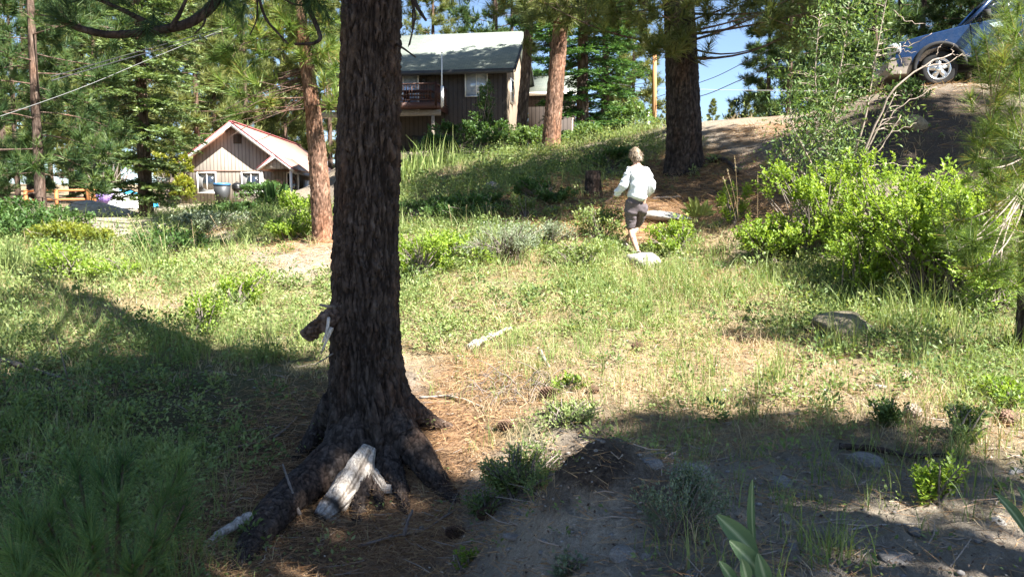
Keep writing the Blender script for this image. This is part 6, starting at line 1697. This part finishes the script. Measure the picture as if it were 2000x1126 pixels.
# scattered fallen twigs, too many to tell apart
n = 1800
x, y, r = sample_ground(n, 2.9, 12, 1.3); z = ground_surface(x, y)
mb = MB()
for a_, b_, c_ in zip(x, y, z):
    d = rand_dirs(1, -.05, .25)[0]; L_ = .05 + .22 * rng.random() ** 2; p = np.array([a_, b_, c_ + .008])
    mb.tube([p, p + d * L_ * .5 + rng.normal(size=3) * .01, p + d * L_], [.004, .0035, .002], 4, rng.random(), False)
tag(obj('fallen_twigs', mb.mesh('fallen_twigs'), M['pale_twig']), 'thin fallen twigs strewn over the bank', 'twigs', kind='stuff')
# ------------------------------------------------------------------ the parked pickup
def car_paint(name, col, flake=.0):
    m, nt, b = nodes_of(name)
    n = tex(nt, 'Noise', 3.0, detail=5); 
    nt.links.new(ramp(nt, n.outputs['Fac'], [(.3, tuple(v * .85 for v in col)), (.7, tuple(v * 1.15 for v in col))]), b.inputs['Base Color'])
    d = tex(nt, 'Noise', 9, detail=6)
    nt.links.new(ramp(nt, d.outputs['Fac'], [(.4, (.22,) * 3), (.7, (.42,) * 3)]), b.inputs['Roughness'])
    b.inputs['Metallic'].default_value = flake; b.inputs['Coat Weight'].default_value = .4; b.inputs['Coat Roughness'].default_value = .08
    return m
M['paint_blue'] = car_paint('dark_blue_paint', (.006, .026, .085))
M['dusty_grey'] = plain_mat('dusty_lower_paint', (.26, .22, .185), .6, .2, 8)
M['tyre'] = plain_mat('tyre_rubber', (.016, .016, .017), .85, .3, 12)
M['chrome'] = plain_mat('bright_alloy', (.72, .74, .77), .22, .08, 8, metal=.9)
M['headlamp'] = plain_mat('headlamp_lens', (.55, .62, .68), .08, .1, 30, spec=.9)
M['pale_mark'] = plain_mat('pale_blue_sticker', (.50, .64, .72), .5, .05, 5)
tk_o = W(1838, 168, 17.3)
truck = thing('pickup_truck', 'dark blue pickup truck parked on top of the bank', 'truck', tk_o)
truck.rotation_euler = Euler((0, rad(-7.0), rad(-14)), 'XYZ')
def extr(profile, ys, fs, zc=.8, xc=1.9, ins=1.0):
    pr = np.asarray(profile, float); n = len(pr); mb = MB()
    V = []
    for y_, f in zip(ys, fs):
        p = pr.copy(); p[:, 1] = zc + (p[:, 1] - zc) * f; p[:, 0] = xc + (p[:, 0] - xc) * (1 - (1 - f) * .35)
        V.append(np.column_stack([p[:, 0], np.full(n, y_), p[:, 1]]))
    bm = bmesh.new()
    rows = [[bm.verts.new(v) for v in r] for r in V]
    for a_, b_ in zip(rows[:-1], rows[1:]):
        for i in range(n): bm.faces.new((a_[i], b_[i], b_[(i + 1) % n], a_[(i + 1) % n]))
    f0 = bm.faces.new(rows[0]); f1 = bm.faces.new(rows[-1][::-1])
    bmesh.ops.triangulate(bm, faces=[f0, f1]); bmesh.ops.recalc_face_normals(bm, faces=bm.faces)
    me = bpy.data.meshes.new('body'); bm.to_mesh(me); bm.free()
    return me
def arc(cx, cz, r, a0, a1, n):
    return [(cx + r * math.cos(rad(a)), cz + r * math.sin(rad(a))) for a in np.linspace(a0, a1, n)]
prof = [(-.86, .52), (-.90, .72), (-.88, .98), (-.80, 1.06), (-.3, 1.13), (.25, 1.18), (.62, 1.21), (2.30, 1.25), (2.42, 1.25), (2.45, 1.22), (4.7, 1.22), (4.76, .62), (4.05, .55)]
prof += arc(3.55, .40, .47, 18, 162, 12) + [(3.0, .50), (.55, .50)] + arc(0, .40, .48, 14, 166, 12) + [(-.55, .52)]
o = obj('body', extr(prof, [0, .03, .10, .22, 1.68, 1.80, 1.87, 1.90], [.94, .985, 1, 1.005, 1.005, 1, .985, .94]), M['paint_blue'], truck)
o.data.polygons.foreach_set('use_smooth', [len(p.vertices) == 4 for p in o.data.polygons])
# cab
m = MB()
bot = [(.60, .10, 1.20), (2.38, .10, 1.23), (2.38, 1.80, 1.23), (.60, 1.80, 1.20)]; topv = [(1.30, .28, 1.80), (2.22, .26, 1.82), (2.22, 1.64, 1.82), (1.30, 1.62, 1.80)]
m.add(bot + topv, None, [(4, 5, 6, 7)])
def strut(m, a, b_, r): m.tube(np.array([a, (np.array(a) + np.array(b_)) / 2, b_]), r, 6)
for a_, b_ in ((0, 4), (1, 5), (2, 6), (3, 7)): strut(m, bot[a_], topv[a_], .045)
for a_, b_ in ((4, 5), (5, 6), (6, 7), (7, 4)): strut(m, topv[a_ - 4], topv[b_ - 4], .045)
strut(m, (1.85, .11, 1.22), (1.82, .27, 1.80), .03)
m.box((1.76, .95, 1.815), (.95, 1.32, .05))
cabp = part('cab', m, M['paint_blue'], truck, True, True)
def quad_part(name, pts, mat, parent, th=.012):
    m = MB(); slab(m, *pts, th); return part(name, m, M[mat], parent, local=True)
quad_part('side_window', [(.74, .115, 1.24), (1.80, .115, 1.25), (1.79, .265, 1.77), (1.34, .275, 1.765)], 'glass', cabp)
quad_part('side_window', [(1.90, .115, 1.25), (2.33, .115, 1.25), (2.19, .265, 1.78), (1.87, .265, 1.775)], 'glass', cabp)
quad_part('windshield', [(.61, .14, 1.22), (1.29, .30, 1.78), (1.29, 1.60, 1.78), (.61, 1.76, 1.22)], 'glass', cabp)
quad_part('rear_window', [(2.37, .14, 1.26), (2.37, 1.76, 1.26), (2.23, 1.6, 1.78), (2.23, .3, 1.78)], 'glass', cabp)
m = MB(); m.box((1.45, .95, 1.0), (1.3, 1.5, .1)); m.box((1.95, .55, 1.25), (.15, .5, .7)); m.box((1.95, 1.35, 1.25), (.15, .5, .7)); m.box((.9, .95, 1.18), (.3, 1.5, .12)); part('seats', m, M['tyre'], cabp, local=True)
# door seam, handle, stripe, sticker
m = MB()
for x_ in (.66, 1.93): m.box((x_, -.003, .88), (.012, .012, .66))
part('door_seam', m, M['tyre'], truck, local=True)
m = MB(); m.box((1.78, -.012, 1.10), (.16, .03, .045)); part('door_handle', m, M['tyre'], truck, local=True)
m = MB(); m.add([(1.02, -.012, 1.14), (1.22, -.012, 1.15), (1.26, -.014, 1.08), (1.48, -.014, .95), (1.40, -.014, .93), (1.20, -.014, 1.02), (1.10, -.014, 1.06)], [(0, 6, 1), (6, 2, 1), (6, 5, 2), (5, 3, 2), (5, 4, 3)]); part('sticker', m, M['pale_mark'], truck, local=True)
# flares and lower cladding
for cx_ in (0, 3.55):
    m = MB(); P = np.array([(cx_ + .50 * math.cos(rad(a)), -.02, .40 + .50 * math.sin(rad(a))) for a in np.linspace(-5, 185, 18)]); m.tube(P, .05, 8); part('wheel_flare', m, M['tyre'], truck, True, True)
m = MB(); m.box((-.72, .95, .98), (.20, 1.30, .30)); 
for k in range(5): m.box((-.90, .95, .86 + .055 * k), (.03, 1.1, .02))
part('grille', m, M['tyre'], truck, local=True)
for y_ in (.17, 1.73):
    m = MB(); m.box((-.84, y_, .95), (.16, .34, .21)); hd_ = part('headlight', m, M['headlamp'], truck, local=True)
    m = MB(); m.box((-.80, y_ - .17 if y_ < 1 else y_ + .17, .95), (.16, .04, .18)); part('side_lens', m, M['headlamp'], hd_, local=True)
m = MB()
bp = [(-.98, .40), (-1.02, .55), (-.99, .72), (-.90, .78), (-.52, .74), (-.50, .44), (-.62, .34)]
me = extr(bp, [.0, .06, .2, 1.7, 1.84, 1.9], [.86, .97, 1, 1, .97, .86], .55, -.7)
obj('bumper', me, M['dusty_grey'], truck)
m = MB(); m.box((2.0, .10, .42), (2.6, .20, .10)); m.tube([(.62, -.02, .40), (2.9, -.02, .40)], .05, 8); part('side_step', m, M['tyre'], truck, True, True)
m = MB(); m.box((2.0, .95, .48), (4.6, .9, .16)); part('chassis', m, M['tyre'], truck, local=True)
# mirror
m = MB(); m.box((.93, -.17, 1.30), (.11, .20, .19)); m.tube([(.90, .06, 1.25), (.92, -.08, 1.27)], .025, 6); mr = part('mirror', m, M['tyre'], truck, local=True)
# wheels
def wheel(cx_, cy_):
    e = bpy.data.objects.new('wheel', None); COL.objects.link(e); e.parent = truck; e.location = (cx_, cy_, .375)
    m = MB(); n = 40
    prf = [(.0, .235), (-.02, .30), (.0, .355), (.035, .375), (.12, .378), (.21, .375), (.245, .355), (.25, .235)]
    th = np.linspace(0, 2 * np.pi, n, endpoint=False)
    V = np.array([[(r_ * math.cos(t), y_, r_ * math.sin(t)) for t in th] for y_, r_ in prf]); k = len(prf)
    tread = 1 + .012 * (np.arange(n) % 2)
    V[2:6, :, 0] *= tread; V[2:6, :, 2] *= tread
    i, j = np.meshgrid(np.arange(k - 1), np.arange(n), indexing='ij')
    m.add(V.reshape(-1, 3), None, np.stack([i * n + j, i * n + (j + 1) % n, (i + 1) * n + (j + 1) % n, (i + 1) * n + j], -1).reshape(-1, 4))
    part('tyre', m, M['tyre'], e, True, True)
    m = MB()
    ring = [(.0, .238), (-.012, .225), (.01, .205), (.03, .19)]
    V = np.array([[(r_ * math.cos(t), y_, r_ * math.sin(t)) for t in th] for y_, r_ in ring]); k = len(ring)
    i, j = np.meshgrid(np.arange(k - 1), np.arange(n), indexing='ij'); m.add(V.reshape(-1, 3), None, np.stack([i * n + j, i * n + (j + 1) % n, (i + 1) * n + (j + 1) % n, (i + 1) * n + j], -1).reshape(-1, 4))
    for s_ in range(5):
        a = s_ * 2 * np.pi / 5 + .3; d = np.array([math.cos(a), 0, math.sin(a)]); p = np.array([-d[2], 0, d[0]])
        V = [d * .05 + p * .045, d * .20 + p * .06, d * .20 - p * .06, d * .05 - p * .045]
        V = [v + np.array([0, .012, 0]) for v in V]; m.add(V + [v + np.array([0, .03, 0]) for v in V], None, [(0, 1, 2, 3), (0, 4, 5, 1), (2, 6, 7, 3), (1, 5, 6, 2)])
    m.tube([(0, .04, 0), (0, .0, 0), (0, -.012, 0)], [.075, .07, .04], 16)
    part('rim', m, M['chrome'], e, False, True)
    m = MB(); m.tube([(0, .06, 0), (0, .07, 0)], [.2, .2], 24); part('brake_disc', m, M['tyre'], e, False, True)
for cx_ in (0, 3.55):
    wheel(cx_, .03); w2 = None
for cx_ in (0, 3.55):
    wheel(cx_, 1.62)
# ------------------------------------------------------------------ the walker
M['skin'] = plain_mat('walker_skin', (.50, .30, .22), .55, .12, 20)  # one even skin colour
M['sweater'] = plain_mat('white_knit', (.68, .71, .74), .9, .06, 14, bmp=.3)
M['trousers'] = plain_mat('grey_mauve_cotton', (.115, .095, .105), .85, .15, 18, bmp=.2)
M['hair'] = leaf_mat('grey_blond_hair', [(0, (.12, .085, .055)), (.5, (.22, .17, .12)), (1, (.36, .30, .23))], .1, .5, .4)
M['shoe'] = plain_mat('worn_shoe', (.42, .34, .32), .7, .25, 20)
M['sole'] = plain_mat('white_sole', (.62, .60, .57), .6, .1, 10)
PY = 12.45
def pj(px, py, d=0.0): return W(px, py, PY + d)
def skin_mesh(V, E, R, sub=2, name='skin'):
    me = bpy.data.meshes.new(name); me.from_pydata([tuple(v) for v in V], E, [])
    o = bpy.data.objects.new('tmp', me); COL.objects.link(o)
    o.modifiers.new('skin', 'SKIN'); sm = o.modifiers.new('sub', 'SUBSURF'); sm.levels = sm.render_levels = sub
    sv = me.skin_vertices[0].data
    for i, r in enumerate(R): sv[i].radius = r if isinstance(r, tuple) else (r, r); sv[i].use_root = (i == 0)
    dg = bpy.context.evaluated_depsgraph_get(); ev = o.evaluated_get(dg)
    out = bpy.data.meshes.new_from_object(ev)
    bpy.data.objects.remove(o); bpy.data.meshes.remove(me)
    n = len(out.vertices); co = np.empty(n * 3); out.vertices.foreach_get('co', co)
    qs = [tuple(p.vertices) for p in out.polygons]
    bpy.data.meshes.remove(out)
    return co.reshape(-1, 3), qs
def add_skin(mb, V, E, R, sub=2, wr=0.0, fs=9.0, seed=1):
    co, qs = skin_mesh(V, E, R, sub)
    if wr:
        c = co.mean(0); d = co - c
        n = fbm(co[:, 2] * fs * 2.2 + co[:, 0] * fs * .8, co[:, 0] * fs * .6 + co[:, 1] * fs, seed, 3)
        rd = d * [1, 1, 0]; rd /= np.linalg.norm(rd, axis=1, keepdims=True) + 1e-6
        co = co + rd * (wr * n)[:, None]
    t = [q for q in qs if len(q) == 3]; q4 = [q for q in qs if len(q) == 4]
    mb.add(co, t, q4, .5)
foot_l = pj(1247, 506, -.05)
person = thing('person', 'person in white sweater and grey cropped trousers walking uphill away', 'person', (foot_l[0], foot_l[1], H1(foot_l[0], foot_l[1])))
pel, wai, che, nek = pj(1243, 390), pj(1245, 368), pj(1246, 345), pj(1244, 322)
shl, shr = pj(1229, 333), pj(1263, 335)
ell, wrl, hal = pj(1219, 362, -.05), pj(1197, 385, .08), pj(1189, 393, .12)
elr, wrr = pj(1272, 364, .05), pj(1263, 384, .32)
hl, kl, cl_, al = pj(1234, 396), pj(1231, 443, .10), pj(1235, 462, .02), pj(1246, 492, -.08)
hr, kr, cr_, ar = pj(1254, 396), pj(1247, 436, .34), pj(1238, 452, .22), pj(1222, 470, .16)
hd = pj(1241, 303, .03)
b = MB()
add_skin(b, [pel, wai, che, nek, hd, shl, ell, wrl, shr, elr, wrr, hl, kl, cl_, al, hr, kr, cr_, ar],
 [(0, 1), (1, 2), (2, 3), (3, 4), (2, 5), (5, 6), (6, 7), (2, 8), (8, 9), (9, 10), (0, 11), (11, 12), (12, 13), (13, 14), (0, 15), (15, 16), (16, 17), (17, 18)],
 [(.14, .11), (.13, .10), (.15, .11), .055, .05, .06, .042, .028, .06, .042, .028, .085, .055, .056, .036, .085, .055, .056, .036])
# head: skull, jaw, nose, ears, brows and mouth, turned a little to the left
bm = bmesh.new(); bmesh.ops.create_icosphere(bm, subdivisions=3, radius=1.0)
HV = np.array([v.co[:] for v in bm.verts]); HF = [[v.index for v in f.verts] for f in bm.faces]; bm.free()
hx, hy, hz = HV.T          # +y faces forward
sc_ = np.ones(len(HV)); 
hz2 = hz * .118; hx2 = hx * .076 * np.where(hz < -.1, 1 + .25 * hz, 1); hy2 = hy * .096
jaw = (hz < 0) & (hy > 0); hy2 = hy2 + np.where(jaw, .012 * -hz, 0)
nose = np.exp(-((hx / .14) ** 2 + ((hz + .18) / .20) ** 2)) * (hy > 0); hy2 = hy2 + .026 * nose
eye = sum(np.exp(-(((hx - s_ * .36) / .14) ** 2 + ((hz - .05) / .10) ** 2)) for s_ in (-1, 1)) * (hy > 0); hy2 = hy2 - .010 * eye
mouth = np.exp(-((hx / .30) ** 2 + ((hz + .55) / .05) ** 2)) * (hy > 0); hy2 = hy2 - .006 * mouth
ear = sum(np.exp(-(((hy + .02) / .16) ** 2 + ((hz + .05) / .22) ** 2)) * (s_ * hx > 0) * s_ for s_ in (-1, 1)); hx2 = hx2 + .016 * ear
HP = np.stack([hx2, hy2, hz2], -1)
a = rad(35); Rz = np.array([[math.cos(a), -math.sin(a), 0], [math.sin(a), math.cos(a), 0], [0, 0, 1]])
tl_ = rad(12); Rx = np.array([[1, 0, 0], [0, math.cos(-tl_), -math.sin(-tl_)], [0, math.sin(-tl_), math.cos(-tl_)]])
HR = Rz @ Rx
b.add(HP @ HR.T + hd, HF, None, .5)
# hands: palm and five bent fingers each
def hand(palm0, palm1, side, curl):
    d = palm1 - palm0; L_ = np.linalg.norm(d); d /= L_
    s_ = np.cross(d, np.array([0, 1.0, 0])); s_ /= np.linalg.norm(s_); n_ = np.cross(s_, d)
    add_skin(b, [palm0, palm0 + d * L_ * .6, palm1], [(0, 1), (1, 2)], [.024, (.036, .018), (.036, .016)], 1)
    for k in range(4):
        o = palm1 + s_ * (k - 1.5) * .017; l_ = (.066, .078, .074, .058)[k]
        b.tube([o - d * .012, o + d * l_ * .4, o + d * l_ * .72 + n_ * curl * .4, o + d * l_ * .9 + n_ * curl], [.0085, .0085, .0075, .006], 6)
    o = palm0 + d * L_ * .35 + s_ * side * .03
    b.tube([o, o + (d * .6 + s_ * side * .8) * .03, o + (d * .9 + s_ * side * .5) * .06], [.011, .010, .007], 6)
hand(wrl, hal, 1, .02); hand(wrr, wrr + np.array([-.02, .07, -.04]), -1, .02)
bd = part('body', b, M['skin'], person, True)
eyes = MB()
for s_ in (-1, 1):
    c = HR @ np.array([s_ * .030, .083, .006]) + hd; eyes.add(IV * .010 + c, IF, None, .5)
part('eyes', eyes, M['white'], bd, True)
sw = MB()
add_skin(sw, [pj(1244, 396), pj(1245, 378), pj(1246, 358), che, pj(1244, 328), pj(1230, 334), ell, pj(1199, 383, .07), pj(1262, 336), elr, pj(1264, 382, .29)],
 [(0, 1), (1, 2), (2, 3), (3, 4), (3, 5), (5, 6), (6, 7), (3, 8), (8, 9), (9, 10)],
 [(.195, .165), (.192, .158), (.188, .15), (.185, .14), (.085, .088), .098, .075, .050, .098, .080, .052], 3, .036, 11.0, 5)
part('sweater', sw, M['sweater'], person, True)
tr_ = MB()
add_skin(tr_, [pj(1243, 378), pj(1244, 394), pj(1233, 404), kl * .55 + hl * .45, pj(1231, 449, .09), pj(1255, 404, .02), kr * .55 + hr * .45, pj(1245, 441, .31)],
 [(0, 1), (1, 2), (2, 3), (3, 4), (1, 5), (5, 6), (6, 7)],
 [(.170, .145), (.182, .165), (.108, .13), .104, .076, (.108, .13), .104, .078], 3, .028, 12.0, 9)
part('trousers', tr_, M['trousers'], person, True)
# hair: cap with loose short locks
hh = HP[(HP[:, 2] > -.095)]
hb_ = MB()
cap_ = HP * 1.09 * (1 + .10 * fbm(HP[:, 0] * 40, HP[:, 1] * 40 + HP[:, 2] * 40, 3, 3))[:, None]
front_ = (HV[:, 1] > .45) & (HV[:, 2] < .45); low = HV[:, 2] < -.62; side_ = (HV[:, 1] > .05) & (HV[:, 2] < .0)
bad = front_ | low | side_
fc = [f for f in HF if not any(bad[i] for i in f)]
hb_.add(cap_ @ HR.T + hd, fc, None, .35)
sel = np.where(~bad)[0]; sel = rng.choice(sel, 900)
C = (HP[sel] * 1.06) @ HR.T + hd; Nn = HV[sel] @ HR.T
D = Nn * .22 + np.array([0, 0, -.75]) + rng.normal(size=C.shape) * .22
hb_.leaves(C, D, Nn, .05 + .02 * rng.random(len(C)), .009, rng.random(len(C)), .1)
part('hair', hb_, M['hair'], person)
def shoe(an, toe_dir, up=.0):
    d = np.array(toe_dir, float); d /= np.linalg.norm(d)
    s = MB(); add_skin(s, [an - UP * .045 - d * .05, an - UP * .055 + d * .04, an - UP * .070 + d * .13, an - UP * .075 + d * .19, an + UP * .015], [(0, 1), (1, 2), (2, 3), (0, 4)], [(.042, .045), (.044, .04), (.046, .032), (.034, .022), .045], 2)
    so = part('shoe', s, M['shoe'], person, True)
    s2 = MB(); add_skin(s2, [an - UP * .095 - d * .055, an - UP * .10 + d * .06, an - UP * .10 + d * .19], [(0, 1), (1, 2)], [(.042, .012), (.044, .011), (.036, .010)], 1); part('sole', s2, M['sole'], so, True)
shoe(al, (-.1, 1, .05)); shoe(ar, (-.75, .35, -.55))
